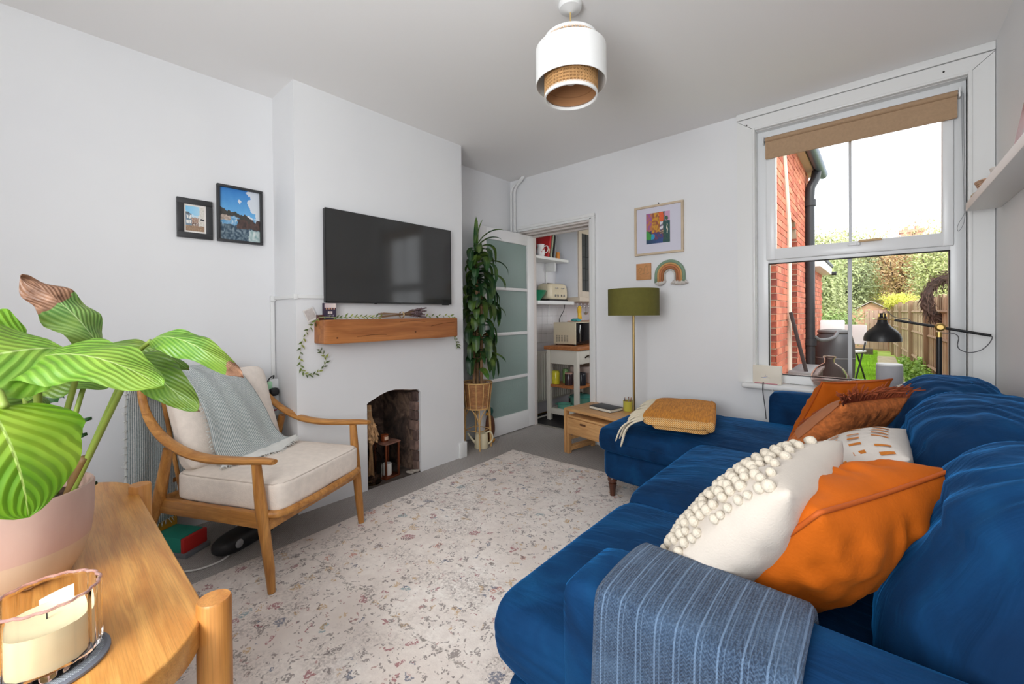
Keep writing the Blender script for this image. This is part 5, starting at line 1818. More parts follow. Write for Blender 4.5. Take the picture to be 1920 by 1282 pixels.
obj('dead_stem', G().tube(spline([(-1.335, .045, .72), (-1.33, .05, .80), (-1.315, .056, .845)], 4), [.008, .008, .007, .006, .007, .008, .009, .008, .004], 9), mat('dead_leaf', (120, 88, 62), .9), pc, world=True, angle=180)
# darker small-leaved plant standing behind it
dp2 = thing('foliage_plant', 'dark green small leaved plant behind the prayer plant', 'plant', (-1.66, -.02, TZ))
obj('pot', G().lathe([(.001, 0), (.05, 0), (.062, .10), (.056, .10), (.045, .012), (.001, .01)], 24), mat('grey_pot', (120, 118, 116), .6), dp2)
DGL = mat('dark_leaf', (44, 92, 40), .4, var=.3, vscale=30)
random.seed(21)
for i in range(26):
    a = random.uniform(0, 6.28)
    z = random.uniform(.10, .36)
    b = (-1.66 + .02 * math.cos(a), -.02 + .02 * math.sin(a), TZ + z - .03)
    l_ = random.uniform(.07, .11)
    e = (b[0] + l_ * math.cos(a), b[1] + l_ * math.sin(a), b[2] + random.uniform(-.01, .04))
    leaf('leaf', dp2, b, e, .04, DGL, nu=8, nv=4, arch=.01)
obj('stem', G().tube([(0, 0, .02), (.01, 0, .2), (0, .01, .36)], .006, 6), STM, dp2)
# ================================================================= floor lamp with olive drum shade
fl_ = thing('floor_lamp', 'slim brass floor lamp with olive green drum shade', 'lamp', (-1.335, 2.86, 0))
BRS = mat('brushed_brass', (186, 158, 104), .3, 1)
obj('base', G().lathe([(.001, 0), (.13, 0), (.135, .006), (.13, .016), (.02, .024), (.012, .03), (.001, .03)], 36), BRS, fl_)
obj('pole', G().tube([(0, 0, .02), (0, 0, 1.16)], .0085, 12), BRS, fl_)
OLV = mat('olive_shade', (100, 96, 40), .85, var=.06, vscale=40, bump=.15, bscale=300)
obj('lamp_shade', G().lathe([(.178, 1.105), (.180, 1.105), (.180, 1.296), (.178, 1.296), (.1765, 1.296), (.1765, 1.105), (.178, 1.105)], 56), OLV, fl_, angle=60)
obj('shade_ring', G().lathe([(.176, 1.285), (.178, 1.287), (.176, 1.289)], 40).tube([(-.176, 0, 1.25), (.176, 0, 1.25)], .002, 6).tube([(0, -.176, 1.25), (0, .176, 1.25)], .002, 6), BRS, fl_)
obj('bulb', G().lathe([(.012, 1.16), (.014, 1.18), (.03, 1.215), (.026, 1.24), (.001, 1.252)], 20), mat('bulb_opal', (236, 234, 226), .4), fl_)

# ================================================================= rattan and white drum pendant
pn = thing('pendant_light', 'white drum pendant with woven cane inner shade', 'pendant lamp', (-.992, 1.53, 2.45))
WSH = mat('white_shade', (246, 246, 244), .8, bump=.08, bscale=300)
obj('ceiling_rose', G().lathe([(.001, 0), (.05, 0), (.05, -.012), (.046, -.022), (.02, -.03), (.008, -.036), (.001, -.036)], 32), TRIM, pn)
obj('cable', G().tube([(0, 0, -.034), (0, 0, -.21)], .0028, 8), mat('gold_flex', (200, 170, 110), .4), pn)
ro, ri = .150, .1115
obj('outer_shade', G().lathe([(ro, -.345), (ro, -.198), (ro - .0025, -.198), (ro - .0025, -.345), (ro, -.345)], 64), WSH, pn, angle=60)
for z in (-.160, -.392):
    obj('trim_band', G().lathe([(ri + .002, z - .009), (ri + .002, z + .009), (ri - .004, z + .009), (ri - .004, z - .009), (ri + .002, z - .009)], 56), WSH, pn, angle=60)
CAN = mat('cane', (206, 160, 106), .6, var=.15, vscale=40)
CAN2 = mat('cane_lining', (170, 122, 82), .8)
# cane weave: verticals, rings and diagonals
g = G()
nV = 48
for i in range(nV):
    a = 2 * PI * i / nV
    for da in (-.012, .012):
        g.tube([(math.cos(a + da) * ri, math.sin(a + da) * ri, z) for z in (-.392, -.28, -.165)], .0019, 4, cap=False)
nR = 17
for j in range(nR):
    z = -.386 + .22 * j / (nR - 1)
    for dz in (-.0015, .0015):
        g.tube([(math.cos(2 * PI * i / 48) * (ri + .001), math.sin(2 * PI * i / 48) * (ri + .001), z + dz) for i in range(48)], .0018, 4, closed=True)
for s_ in (-1, 1):
    for i in range(nV):
        a = 2 * PI * i / nV
        g.tube([(math.cos(a + s_ * q * 2.0) * (ri + .0015), math.sin(a + s_ * q * 2.0) * (ri + .0015), -.388 + .222 * q) for q in [k / 14 for k in range(15)]], .0016, 4, cap=False, flat=.4)
obj('cane_weave', g, CAN, pn, angle=180, kind='stuff')
obj('cane_lining', G().lathe([(ri - .004, -.388), (ri - .004, -.165)], 56), CAN2, pn, angle=180)
g = G().lathe([(.02, -.205), (.022, -.205), (.022, -.26), (.02, -.26)], 20)
obj('lamp_holder', g, WSH, pn)
obj('bulb', G().lathe([(.014, -.26), (.028, -.30), (.03, -.315), (.02, -.338), (.001, -.342)], 20), mat('bulb_opal', (236, 234, 226), .4), pn)
g = G()
for i in range(3):
    a = 2 * PI * i / 3 + .3
    g.tube([(.02 * math.cos(a), .02 * math.sin(a), -.21), (ro * math.cos(a), ro * math.sin(a), -.205)], .002, 6)
obj('spider', g, BRS, pn)
obj('ring', G().tube([(math.cos(2 * PI * i / 40) * (ri - .004), math.sin(2 * PI * i / 40) * (ri - .004), -.345) for i in range(40)], .0016, 5, closed=True), mat('cane_dark', (150, 104, 64), .6), pn)

# ================================================================= television
tv = thing('television', 'wall mounted flat black television over the mantel beam', 'television', (-2.42, 1.592, 1.478))
t = NT('tv_screen')
t.base(S(54, 54, 54))
t.b.inputs['Roughness'].default_value = .09
t.b.inputs['Specular IOR Level'].default_value = .5
t.b.inputs['IOR'].default_value = 1.5
TVB = mat('tv_bezel', (26, 26, 28), .35)
obj('body', G().box(-.035, -.003, -.474, .474, -.276, .276, b=.003), TVB, tv)
obj('screen', G().box(-.003, .0, -.4725, .4725, -.270, .2745), t.m, tv, smooth=False)
g = G()
for (a, b, c, d) in ((-.476, .476, .2745, .277), (-.476, .476, -.279, -.270), (-.476, -.4725, -.279, .277), (.4725, .476, -.279, .277)):
    g.box(-.004, .0012, a, b, c, d)
obj('bezel', g, TVB, tv, smooth=False)
obj('standby_unit', G().box(-.012, .0, .395, .455, -.284, -.276, b=.002), TVB, tv)
obj('sensor', G().box(-.01, 0, -.16, -.145, -.284, -.277, b=.001), TVB, tv)
obj('badge_panel', G().box(-.001, .0006, .39, .472, -.269, -.245), mat('badge_black', (12, 12, 13), .3), tv, smooth=False)
obj('wall_mount', G().box(-.043, -.03, -.2, .2, -.12, .12), TVB, tv, smooth=False)
# cable trunking
tk = thing('cable_trunking', 'white cable trunking running level from the television to the chimney edge', 'trunking', (XC, .965, 1.23))
tk2 = thing('cable_trunking', 'white cable trunking turning down the alcove to the socket', 'trunking', (XL, .95, 1.23))
g = G().box(XC, XC + .012, .955, 1.13, 1.222, 1.243, b=.003)
obj('run', g, TRIM, tk, world=True)
obj('run', G().box(XL + .02, XC + .002, .953, .9645, 1.222, 1.243, b=.003), TRIM, tk2, world=True)
obj('run', G().box(XL, XL + .012, .938, .960, .735, 1.232, b=.003), TRIM, tk2, world=True)
obj('corner_piece', G().box(XL, XL + .024, .936, .9645, 1.212, 1.246, b=.004), TRIM, tk2, world=True)
obj('corner_piece', G().box(XC, XC + .014, .951, .975, 1.218, 1.247, b=.004), TRIM, tk, world=True)
ex = thing('extension_socket', 'white extension socket with plugs behind the armchair', 'socket', (XL + .02, .945, .66))
obj('casing', G().box(-.02, .02, -.028, .028, -.14, .085, b=.008), UPVC, ex)
obj('plug', G().puff((.04, -.012, .012), (.022, .026, .024), 3, 6), mat('plug_black', (34, 34, 36), .5), ex)
obj('charger', G().box(.018, .04, -.045, -.02, .03, .075, b=.004), mat('charger_mint', (176, 226, 186), .5), ex)
obj('switch', G().box(.019, .023, -.01, .01, -.106, -.098, b=.001), mat('neon_red', (206, 30, 70), .4), ex)
g = G()
for (y, z) in ((-.012, -.035), (-.012, -.055), (.006, -.045)):
    g.box(.0195, .021, y - .003, y + .003, z - .004, z + .004)
obj('pin_slot', g, MATS['plug_black'], ex, smooth=False)
obj('lead', G().tube(spline([(-.005, 0, .085), (.006, .0, .105), (.02, -.03, .09), (.03, -.05, .06)], 5), .0035, 6), MATS['plug_black'], ex)

# ================================================================= mantel beam and what stands on it
MB = wood('mantel_oak', (150, 86, 40), (190, 122, 66), (10, 1.1, 10), 2.4, .45)
mb = thing('mantel_beam', 'chunky oak mantel beam fixed to the chimney breast', 'mantelpiece', (-2.40, 1.56, .96))
def mbf(e, q):
    return Vector((e.x + .003 * nz(e.y * 4, e.z * 5, 1), e.y, e.z + .004 * nz(e.y * 3, e.x * 5, 4) * 1))
obj('beam', G().puff((0, 0, .0705), (.0655, .4955, .0695), 40, 24, 0, mbf), MB, mb, angle=40)
g = G()
for (ya, za, yb, zb) in ((.25, .085, .46, .108), (-.3, .035, -.1, .04), (.0, .12, .2, .118)):
    g.tube(spline([(.066, ya, za), (.0665, (ya + yb) / 2, (za + zb) / 2 + .006), (.066, yb, zb)], 4), .0012, 4)
obj('shake_crack', g, mat('crack_dark', (86, 46, 22), .9), mb)
g = G()
for (y, z) in ((-.42, .035), (.12, .05)):
    g.ball((.0652, y, z), .006, 6, (.25, 1.2, .8))
obj('knot', g, mat('knot_brown', (96, 54, 30), .8), mb)
MZ = 1.1015
# leafy garland: wire with individual leaves, along the beam and hanging at both ends
GL = [mat('garland_leaf_a', (104, 122, 58), .6), mat('garland_leaf_b', (148, 156, 80), .6), mat('garland_leaf_c', (84, 100, 60), .6)]
def garland(lab, paths, per, seed, grp=None):
    random.seed(seed)
    o = thing('leaf_garland', lab, 'garland', paths[0][0])
    l0 = Vector(paths[0][0])
    srcs = []
    for m_ in GL:
        s_ = obj('leaf', G().grid(lambda u, v: (u * .026, (v - .5) * .0095 * math.sin(PI * min(1, u ** .8 + .02)), .003 * math.sin(u * 3) + .002 * abs(v - .5)), 6, 2), m_, o, angle=180)
        srcs.append([s_, False])
    for P in paths:
        pts = spline(P, 10)
        obj('wire', G().tube(pts, .0013, 5), mat('garland_wire', (190, 196, 150), .5), o, world=True)
        n = int(sum((b - a).length for a, b in zip(pts[:-1], pts[1:])) * per)
        for i in range(n):
            k = int(i / n * (len(pts) - 1))
            p = pts[k]
            tg = (pts[min(k + 1, len(pts) - 1)] - pts[max(0, k - 1)]).normalized()
            side = tg.cross(Vector((1, 0, 0)))
            if side.length < .1:
                side = Vector((0, 1, 0))
            side = side.normalized() * (1 if i % 2 else -1)
            d = (tg * .75 + side * random.uniform(.5, .9) + Vector((random.uniform(.0, .5), 0, random.uniform(-.2, .3)))).normalized()
            zv = Vector((1, random.uniform(-.5, .5), random.uniform(-.2, .6) if p.z < 1.09 else random.uniform(.1, 1.0)))
            yv = zv.cross(d).normalized()
            rot = Matrix((d, yv, d.cross(yv))).transposed().to_euler()
            s_ = random.choice(srcs)
            if not s_[1]:
                s_[0].location = p - l0
                s_[0].rotation_euler = rot
                s_[1] = True
            else:
                inst('leaf', s_[0], o, p - l0, rot, random.uniform(.8, 1.25))
    for s_, used in srcs:
        if not used:
            bpy.data.objects.remove(s_)
    return o
garland('leafy wire garland trailing off the left end of the beam', [[(-2.39, 1.16, MZ + .012), (-2.40, 1.07, MZ + .012), (-2.43, 1.052, MZ - .02), (-2.447, 1.022, 1.04), (-2.452, .998, .99), (-2.452, .982, .93), (-2.452, .98, .87), (-2.452, .988, .82), (-2.452, 1.01, .79), (-2.452, 1.045, .783), (-2.452, 1.085, .80), (-2.452, 1.12, .835), (-2.452, 1.125, .875), (-2.452, 1.10, .91), (-2.452, 1.085, .93)]], 62, 3)
garland('leafy wire garland lying along the top of the beam', [[(-2.385, 1.16, MZ + .008), (-2.37, 1.26, MZ + .014), (-2.375, 1.36, MZ + .012), (-2.38, 1.46, MZ + .008)]], 70, 5)
garland('leafy wire garland hanging off the right end of the beam', [[(-2.38, 1.80, MZ + .01), (-2.375, 1.92, MZ + .014), (-2.38, 2.03, MZ + .01), (-2.40, 2.07, MZ - .03), (-2.44, 2.085, 1.0), (-2.452, 2.12, .95), (-2.452, 2.15, .90), (-2.452, 2.155, .87)]], 56, 7)
# little dark box and photo card
bx2 = thing('card_box', 'small dark purple card box standing on the beam end', 'box', (-2.42, 1.135, MZ), R(0))
obj('box', G().box(-.014, .014, -.035, .035, 0, .095, b=.0015), mat('aubergine', (56, 42, 66), .5), bx2)
def bxp(u, v):
    if v > .72:
        return lerp((206, 186, 190), (236, 222, 214), u)
    if .60 < v < .72:
        return (196, 150, 120) if int(u * 9) % 2 else (70, 50, 72)
    if .36 < v < .52 and .25 < u < .75:
        return (224, 210, 204) if int(u * 14) % 3 else (60, 44, 70)
    if .16 < v < .26 and .2 < u < .8:
        return (170, 156, 172) if int(u * 18) % 2 else (60, 44, 70)
    return (54, 42, 66)
printed('printed_front', .068, .092, 18, 18, bxp, bx2, frame((.0142, 0, .0475), (0, 1, 0), (0, 0, 1)), th=.0006)
bb = thing('trinket_box', 'dark little box lying at the beam corner', 'box', (-2.435, 1.09, MZ))
obj('body', G().box(-.02, .02, -.018, .018, 0, .02, b=.002), mat('rosewood', (92, 50, 44), .4), bb)
obj('lid', G().box(-.021, .021, -.019, .019, .02, .027, b=.002), mat('rosewood', (92, 50, 44), .4), bb)
pcard = thing('photo_card', 'small tilted pale photo card tucked behind the beam end', 'card', (-2.452, 1.055, 1.095))
Mc = Matrix.Rotation(R(24), 4, 'X')
obj('card', G().box(-.0012, .0012, -.03, .03, 0, .075, M=Mc), mat('card_white', (228, 224, 220), .7), pcard, smooth=False)
printed('image', .05, .058, 12, 14, lambda u, v: lerp((186, 176, 172), (206, 198, 194), .5 + .5 * nz(u * 4, v * 4, 2)), pcard, Mc @ frame((.0013, 0, .04), (0, 1, 0), (0, 0, 1)), th=.0004)
# dried lavender bunch
lv = thing('dried_lavender', 'bunch of dried lavender lying on the mantel beam', 'dried flowers', (-2.375, 1.62, MZ))
random.seed(31)
g, g2 = G(), G()
for i in range(44):
    y0_, z0_ = -.17 + random.uniform(-.02, .03), random.uniform(.004, .04)
    x0_ = random.uniform(-.03, .03)
    y1_ = .10 + random.uniform(-.04, .06)
    z1_ = random.uniform(.004, .07)
    x1_ = random.uniform(-.04, .045)
    P = [(x0_, y0_, z0_), (x0_ * .3, -.02, .02 + z0_ * .3), (x1_, y1_, z1_)]
    g.tube(P, .0014, 4)
    d = (Vector(P[2]) - Vector(P[1])).normalized()
    for k in range(4):
        p = Vector(P[2]) - d * .011 * k
        g2.ball(p, .0055, 4)
obj('stalks', g, mat('dry_stalk', (140, 110, 84), .9), lv, angle=180, kind='stuff')
obj('flower_heads', g2, mat('dry_lavender', (112, 92, 96), .95, var=.3, vscale=60), lv, angle=180, kind='stuff')
obj('tie', G().lathe([(.026, -.006), (.028, 0), (.026, .006)], 16, (0, 0, 0), Matrix.Translation((0, -.02, .024)) @ Matrix.Rotation(R(90), 4, 'X') @ Matrix.Diagonal((1, .8, 1, 1))), mat('twine', (186, 160, 120), .9), lv)

# ================================================================= inside the fireplace
gj = thing('glass_jar', 'large smoky glass jar standing in the fireplace', 'jar', (-2.548, 1.468, .0045))
t = NT('smoky_glass')
t.b.inputs['Base Color'].default_value = S(240, 236, 232)
t.b.inputs['Roughness'].default_value = .03
t.b.inputs['Transmission Weight'].default_value = 1
t.b.inputs['IOR'].default_value = 1.1
obj('glass', G().lathe([(.001, 0), (.058, 0), (.066, .01), (.068, .09), (.066, .155), (.05, .19), (.034, .205), (.034, .225), (.038, .23), (.031, .23), (.03, .205), (.046, .187), (.062, .153), (.064, .09), (.062, .014), (.001, .008)], 36), t.m, gj)
random.seed(2)
g = G()
for i in range(26):
    a, r_ = random.uniform(0, 6.28), random.uniform(0, .045)
    g.ball((r_ * math.cos(a), r_ * math.sin(a), .018 + random.uniform(0, .03)), .013, 5, (1, 1, .8))
obj('pine_cones', g, mat('cone_brown', (70, 48, 38), .9), gj, kind='stuff')
WHT = mat('dry_grass', (206, 164, 120), .95, var=.25, vscale=40)
dg_ = thing('dried_grass_bunch', 'bunch of dried pampas grass hanging in the fireplace', 'dried flowers', (-2.535, 1.442, .54))
g, g2 = G(), G()
random.seed(12)
for i in range(70):
    a = random.uniform(0, 6.28)
    r_ = random.uniform(.0, .052)
    p0 = Vector((random.uniform(-.012, .012), random.uniform(-.014, .014), -.01))
    p1 = Vector((r_ * .5 * math.cos(a), .006 + r_ * .5 * math.sin(a), -.10))
    p2 = Vector((r_ * math.cos(a), .02 + r_ * math.sin(a) * 1.2, -.20 - random.uniform(0, .07)))
    g.tube([p0, p1, p2], .0016, 4)
    for k in range(10):
        q = p1.lerp(p2, .3 + .75 * k / 10)
        d = (p2 - p1).normalized()
        w_ = Vector((random.gauss(0, 1), random.gauss(0, 1), 0)) * .006
        g2.add([q - d * .012, q + w_, q + d * .014, q - w_], [(0, 1, 2, 3)])
obj('stalks', g, WHT, dg_, kind='stuff')
obj('plumes', g2, WHT, dg_, smooth=False, kind='stuff')
obj('tie', G().lathe([(.018, -.05), (.02, -.045), (.018, -.04)], 14), mat('twine', (186, 160, 120), .9), dg_)
g = G()
for i in range(24):
    g.tube([(random.uniform(-.01, .01), random.uniform(-.01, .01), 0), (random.uniform(-.02, .02), random.uniform(-.015, .02), -.30)], .0012, 4)
dg2 = thing('wheat_stalks', 'pale wheat stalks standing inside the glass jar', 'dried flowers', (-2.548, 1.464, .305))
obj('stalks', g, WHT, dg2, kind='stuff')
ln = thing('copper_lantern', 'copper framed glass lantern with a white candle inside', 'lantern', (-2.575, 1.602, .0045), R(8))
COP = mat('aged_copper', (140, 78, 52), .4, .8, var=.2, vscale=20)
hx, hh = .055, .235
for sx in (-1, 1):
    for sy in (-1, 1):
        obj('post', G().box(sx * hx - .006, sx * hx + .006, sy * hx - .006, sy * hx + .006, .008, hh, b=.001), COP, ln)
obj('base', G().box(-hx - .008, hx + .008, -hx - .008, hx + .008, 0, .012, b=.002), COP, ln)
obj('top', G().box(-hx - .012, hx + .012, -hx - .012, hx + .012, hh, hh + .01, b=.002), mat('copper_dusty', (150, 108, 92), .55, .4, var=.3, vscale=30), ln)
for k_, (dx, dy) in enumerate(((1, 0), (0, 1), (0, -1), (-1, 0))):
    obj('pane', G().box(*((dx * hx - .0012, dx * hx + .0012, -hx + .006, hx - .006) if dx else (-hx + .006, hx - .006, dy * hx - .0012, dy * hx + .0012)), .012, hh), GLASS, ln, smooth=False)
cdl = thing('pillar_candle', 'white pillar candle inside the copper lantern', 'candle', (-2.572, 1.60, .017))
obj('wax', G().lathe([(.001, 0), (.031, 0), (.031, .072), (.028, .077), (.001, .074)], 28), mat('white_wax', (232, 228, 222), .4), cdl)
obj('wick', G().tube([(0, 0, .073), (0, .001, .088)], .0012, 5), MATS['dark_plastic'], cdl)
tcd = thing('tea_light', 'amber glass tea light on top of the lantern', 'candle', (-2.578, 1.585, .2505))
obj('glass', G().lathe([(.001, 0), (.023, 0), (.027, .005), (.028, .045), (.025, .045), (.024, .008), (.001, .006)], 24), mat('amber_glass', (176, 92, 52), .12, trans=.5), tcd)
obj('label', G().lathe([(.0284, .012), (.0284, .034)], 12, a0=-.5, a1=.7), mat('label_pale', (216, 186, 160), .7), tcd)

# ================================================================= pictures on the left wall
def framed(nm, lab, y0, y1, z0, z1, fw_, m, prn, nx, ny, mount=None, d=.022, tilt=0):
    """picture on the left wall facing +x; v axis up, u axis to +y"""
    cy, cz = (y0 + y1) / 2, (z0 + z1) / 2
    w, h = y1 - y0, z1 - z0
    p = thing(nm, lab, 'picture', (XL, cy, cz))
    p.rotation_euler = (tilt, 0, 0)
    for (a, b, c, e) in ((-w / 2, w / 2, h / 2 - fw_, h / 2), (-w / 2, w / 2, -h / 2, -h / 2 + fw_), (-w / 2, -w / 2 + fw_, -h / 2 + fw_, h / 2 - fw_), (w / 2 - fw_, w / 2, -h / 2 + fw_, h / 2 - fw_)):
        obj('frame_side', G().box(.001, d, a, b, c, e, b=.002), m, p)
    iw, ih = w - 2 * fw_, h - 2 * fw_
    if mount:
        mw_, mh_, mc = mount
        obj('mount', G().box(.004, .0105, -iw / 2, iw / 2, -ih / 2, ih / 2), mat('mount_%d' % mc[0], mc, .8), p, smooth=False)
        iw, ih = mw_, mh_
    printed('print', iw, ih, nx, ny, prn, p, frame((.011, 0, 0), (0, 1, 0), (0, 0, 1)), th=.0008)
    return p
BFR = mat('black_frame', (52, 52, 54), .4)
def sea(u, v):
    u, v = u + .05 * nz(u * 7, v * 7, 21) + .03 * nz(u * 18, v * 18, 5), v + .045 * nz(u * 7, v * 7, 31) + .025 * nz(u * 20, v * 20, 8)
    n = nz(u * 5, v * 5, 1)
    n2 = nz(u * 16, v * 16, 3)
    hill = .60 - .16 * u + .03 * nz(u * 9, 0, 2)
    if v > hill:
        c = lerp((110, 178, 228), (36, 112, 190), (v - .5) * 1.6)
        if u > .45 and nz(u * 4, v * 6, 7) + (u - .62) * 1.3 > .12:
            c = lerp(c, (238, 232, 230), .85)
        return c
    if v > hill - .10 - .05 * n and u < .75:
        return lerp((74, 66, 62), (58, 62, 56), .5 + n2)
    if u < .25 and v > .36:
        return lerp((206, 190, 176), (150, 132, 118), .5 + .5 * n2 * 2)
    if u > .42 and .24 < v < .47 - .1 * (1 - u) and n > -.25:
        return lerp((64, 52, 50), (98, 74, 66), .5 + n2)
    if v > .30:
        return lerp((92, 152, 196), (196, 214, 226), max(0, min(1, .3 + 1.2 * n2)))
    if u > .72 and v < .22:
        return lerp((150, 176, 176), (206, 216, 214), .5 + n2)
    return lerp((50, 72, 90), (132, 148, 156), max(0, min(1, .4 + 1.4 * n2)))
def town(u, v):
    u, v = u + .03 * nz(u * 9, v * 9, 21), v + .035 * nz(u * 9, v * 9, 31)
    n2 = nz(u * 18, v * 18, 3)
    if v < .22:
        return lerp((176, 146, 116), (140, 112, 92), .5 + n2)
    if v > .80 - .35 * u and v > .62 and u < .74:
        return lerp((130, 198, 236), (190, 222, 240), u)
    if u < .32 and v < .76:
        if v > .66:
            return (98, 106, 114)
        return (236, 232, 226) if (int(u * 20) % 3 and int(v * 14) % 3) else (120, 140, 156)
    if u > .68:
        return lerp((234, 230, 222), (206, 200, 190), .5 + n2) if not (.45 < v < .52 and u > .8) else (70, 70, 74)
    if v > .55:
        return (200, 222, 236)
    if v > .34:
        return lerp((150, 112, 96), (196, 176, 160), .5 + n2)
    return lerp((110, 84, 76), (214, 206, 198), max(0, min(1, .5 + 2 * n2)))
def town_b(u, v):
    return (240, 234, 228) if (u < .08 or u > .92 or v < .06 or v > .94) else town((u - .08) / .84, (v - .06) / .88)
framed('framed_photo', 'small black framed photo of a white walled harbour street', .493, .650, 1.545, 1.755, .03, BFR, town_b, 64, 84, d=.02, tilt=0)
framed('framed_photo', 'black framed photo of a blue rocky seashore', .670, .898, 1.545, 1.865, .014, BFR, sea, 100, 130, d=.026)

# far wall: framed print, wooden plaque, rope rainbow
def far_frame(p):
    pass
fp = thing('framed_print', 'pale wood framed colourful street print on the far wall', 'picture', (-1.2625, YF, 1.762))
FRW = mat('pale_wood', (206, 186, 160), .5, var=.06, vscale=10)
w, h = .379, .38
for (a, b, c, e) in ((-w / 2, w / 2, h / 2 - .016, h / 2), (-w / 2, w / 2, -h / 2, -h / 2 + .016), (-w / 2, -w / 2 + .016, -h / 2 + .016, h / 2 - .016), (w / 2 - .016, w / 2, -h / 2 + .016, h / 2 - .016)):
    obj('frame_side', G().box(a, b, -.024, -.001, c, e, b=.002), FRW, fp)
obj('mount', G().box(-w / 2 + .016, w / 2 - .016, -.012, -.004, -h / 2 + .016, h / 2 - .016), mat('mount_lilac', (214, 212, 226), .8), fp, smooth=False)
def street(u, v):
    u, v = u + .035 * nz(u * 9, v * 9, 21), v + .04 * nz(u * 9, v * 9, 31)
    n = nz(u * 12, v * 12, 2)
    if u > .78 and v > .7:
        return (206, 160, 190) if not ((u - .86) ** 2 + (v - .78) ** 2 < .004) else (60, 96, 70)
    if u > .72:
        return (232, 226, 206) if .86 < u < .90 and .3 < v < .62 else lerp((28, 74, 84), (64, 90, 70), .5 + n)
    if .56 < u < .72 and v > .70:
        return (226, 96, 52)
    if .58 < u < .72 and .42 < v < .68:
        return (224, 218, 222) if int(v * 22) % 3 else (120, 110, 130)
    if .58 < u < .72 and .28 < v < .42:
        return (176, 150, 130) if int(v * 30) % 2 else (90, 60, 60)
    if v < .14:
        return lerp((36, 66, 92), (66, 84, 160), u)
    if v < .42 and u < .22:
        return (70, 150, 66) if u + v < .5 else (40, 70, 70)
    if (u - .27) ** 2 + (v - .22) ** 2 < .009:
        return (40, 150, 196)
    if v < .36:
        return lerp((150, 60, 60), (60, 70, 130), max(0, min(1, u * 1.4 + n)))
    if u < .25:
        return lerp((160, 90, 150), (190, 120, 80), max(0, min(1, .4 + 1.5 * n)))
    return lerp((206, 150, 50), (150, 84, 60), max(0, min(1, .4 + 1.8 * n)))
printed('print', .185, .235, 80, 100, street, fp, frame((-.003, -.0125, .012), (1, 0, 0), (0, 0, 1)), th=.0008)
obj('nail', G().tube([(.0, -.001, .20), (.0, -.012, .202)], .004, 8), mat('dark_screw', (50, 48, 46), .5), fp)
pq = thing('wooden_plaque', 'small square wooden plaque with a faint etched sketch', 'plaque', (-1.3835, YF - .001, 1.447))
obj('board', G().box(-.06, .06, -.012, 0, -.064, .064, b=.002), mat('plaque_wood', (200, 142, 92), .6, var=.1, vscale=20, stretch=(1, 1, 5)), pq)
g = G()
for P in ([(-.045, 0, .01), (-.03, 0, .03), (-.015, 0, .028), (-.02, 0, .005), (-.035, 0, -.01)], [(-.03, 0, -.02), (0, 0, -.015), (.02, 0, -.02), (.045, 0, -.012)], [(.005, 0, -.01), (.01, 0, .03), (.025, 0, .045), (.032, 0, .02), (.028, 0, -.008)]):
    g.tube(spline([(x, -.0122, z) for x, y, z in P], 5), .0012, 4)
obj('etched_line', g, mat('etch', (150, 128, 92), .8), pq)
rb_ = thing('rope_rainbow', 'rope rainbow wall hanging with fluffy tassel ends', 'wall hanging', (-1.178, YF - .001, 1.352))
RC = [('sage_rope', (132, 156, 132)), ('gold_rope', (208, 160, 104)), ('rust_rope', (196, 128, 88)), ('brown_rope', (168, 112, 76)), ('ecru_rope', (206, 200, 190))]
for i, (n_, c) in enumerate(RC):
    r_ = .104 - i * .0165
    rr_ = .0088 if i else .0125
    P = [(-r_, 0, 0)] + [(-r_ * math.cos(a), 0, .055 + r_ * math.sin(a)) for a in [PI * k / 20 for k in range(21)]] + [(r_, 0, 0)]
    if i == 4:
        rr_ = .005
    obj('rope', G().tube([(x, -.012, z) for x, y, z in P], rr_, 8), mat(n_, c, .9, bump=.6, bscale=160), rb_, angle=180)
for s_ in (-1, 1):
    random.seed(40 + s_)
    g = G()
    for i in range(60):
        a = random.uniform(-1, 1)
        x = s_ * (.073 + a * .045)
        g.tube([(x, -.012, .012), (x + a * .012, -.018 + random.uniform(-.008, .004), -.006), (x + a * .02, -.014, -.012 - .012 * (1 - a * a) * random.uniform(.6, 1))], .0045, 5)
    obj('tassel', g, mat('tassel_cream', (212, 206, 200), .95), rb_, angle=180, kind='stuff')

# ================================================================= window board things
cd_ = thing('router_box', 'cream box with a small blue line leaning on the window board', 'box', (-.54, 3.125, .6555), R(-4))
obj('body', G().box(-.082, .082, -.014, .012, 0, .118, b=.004), mat('cream_card', (232, 224, 208), .5), cd_)
obj('base', G().box(-.072, .06, -.017, .015, 0, .006, b=.002), mat('dusk_pink', (196, 130, 140), .5), cd_)
def rp(u, v):
    if .42 < v < .50:
        return (96, 120, 214) if .3 < u < .6 else (150, 146, 150)
    if .62 < v < .70 and .35 < u < .75:
        return (206, 150, 130) if u < .55 else (150, 160, 190)
    if .76 < v < .9 and .5 < u < .56:
        return (190, 186, 180)
    return (232, 224, 208)
printed('printed_mark', .05, .045, 20, 16, rp, cd_, frame((-.008, -.0143, .042), (1, 0, 0), (0, 0, 1)), th=.0004)
obj('lead', G().tube(spline([(-.02, -.016, .01), (-.014, -.05, -.002), (-.012, -.056, -.05), (-.002, -.052, -.14), (.004, -.05, -.22)], 6), .003, 6), mat('lead_dark', (70, 70, 74), .5), cd_)
vz = thing('glass_vase', 'round clear glass vase on the window board', 'vase', (-.218, 3.125, .6555))
t = NT('clear_rose_glass')
t.b.inputs['Base Color'].default_value = S(244, 232, 228)
t.b.inputs['Roughness'].default_value = .01
t.b.inputs['Transmission Weight'].default_value = 1
t.b.inputs['IOR'].default_value = 1.07
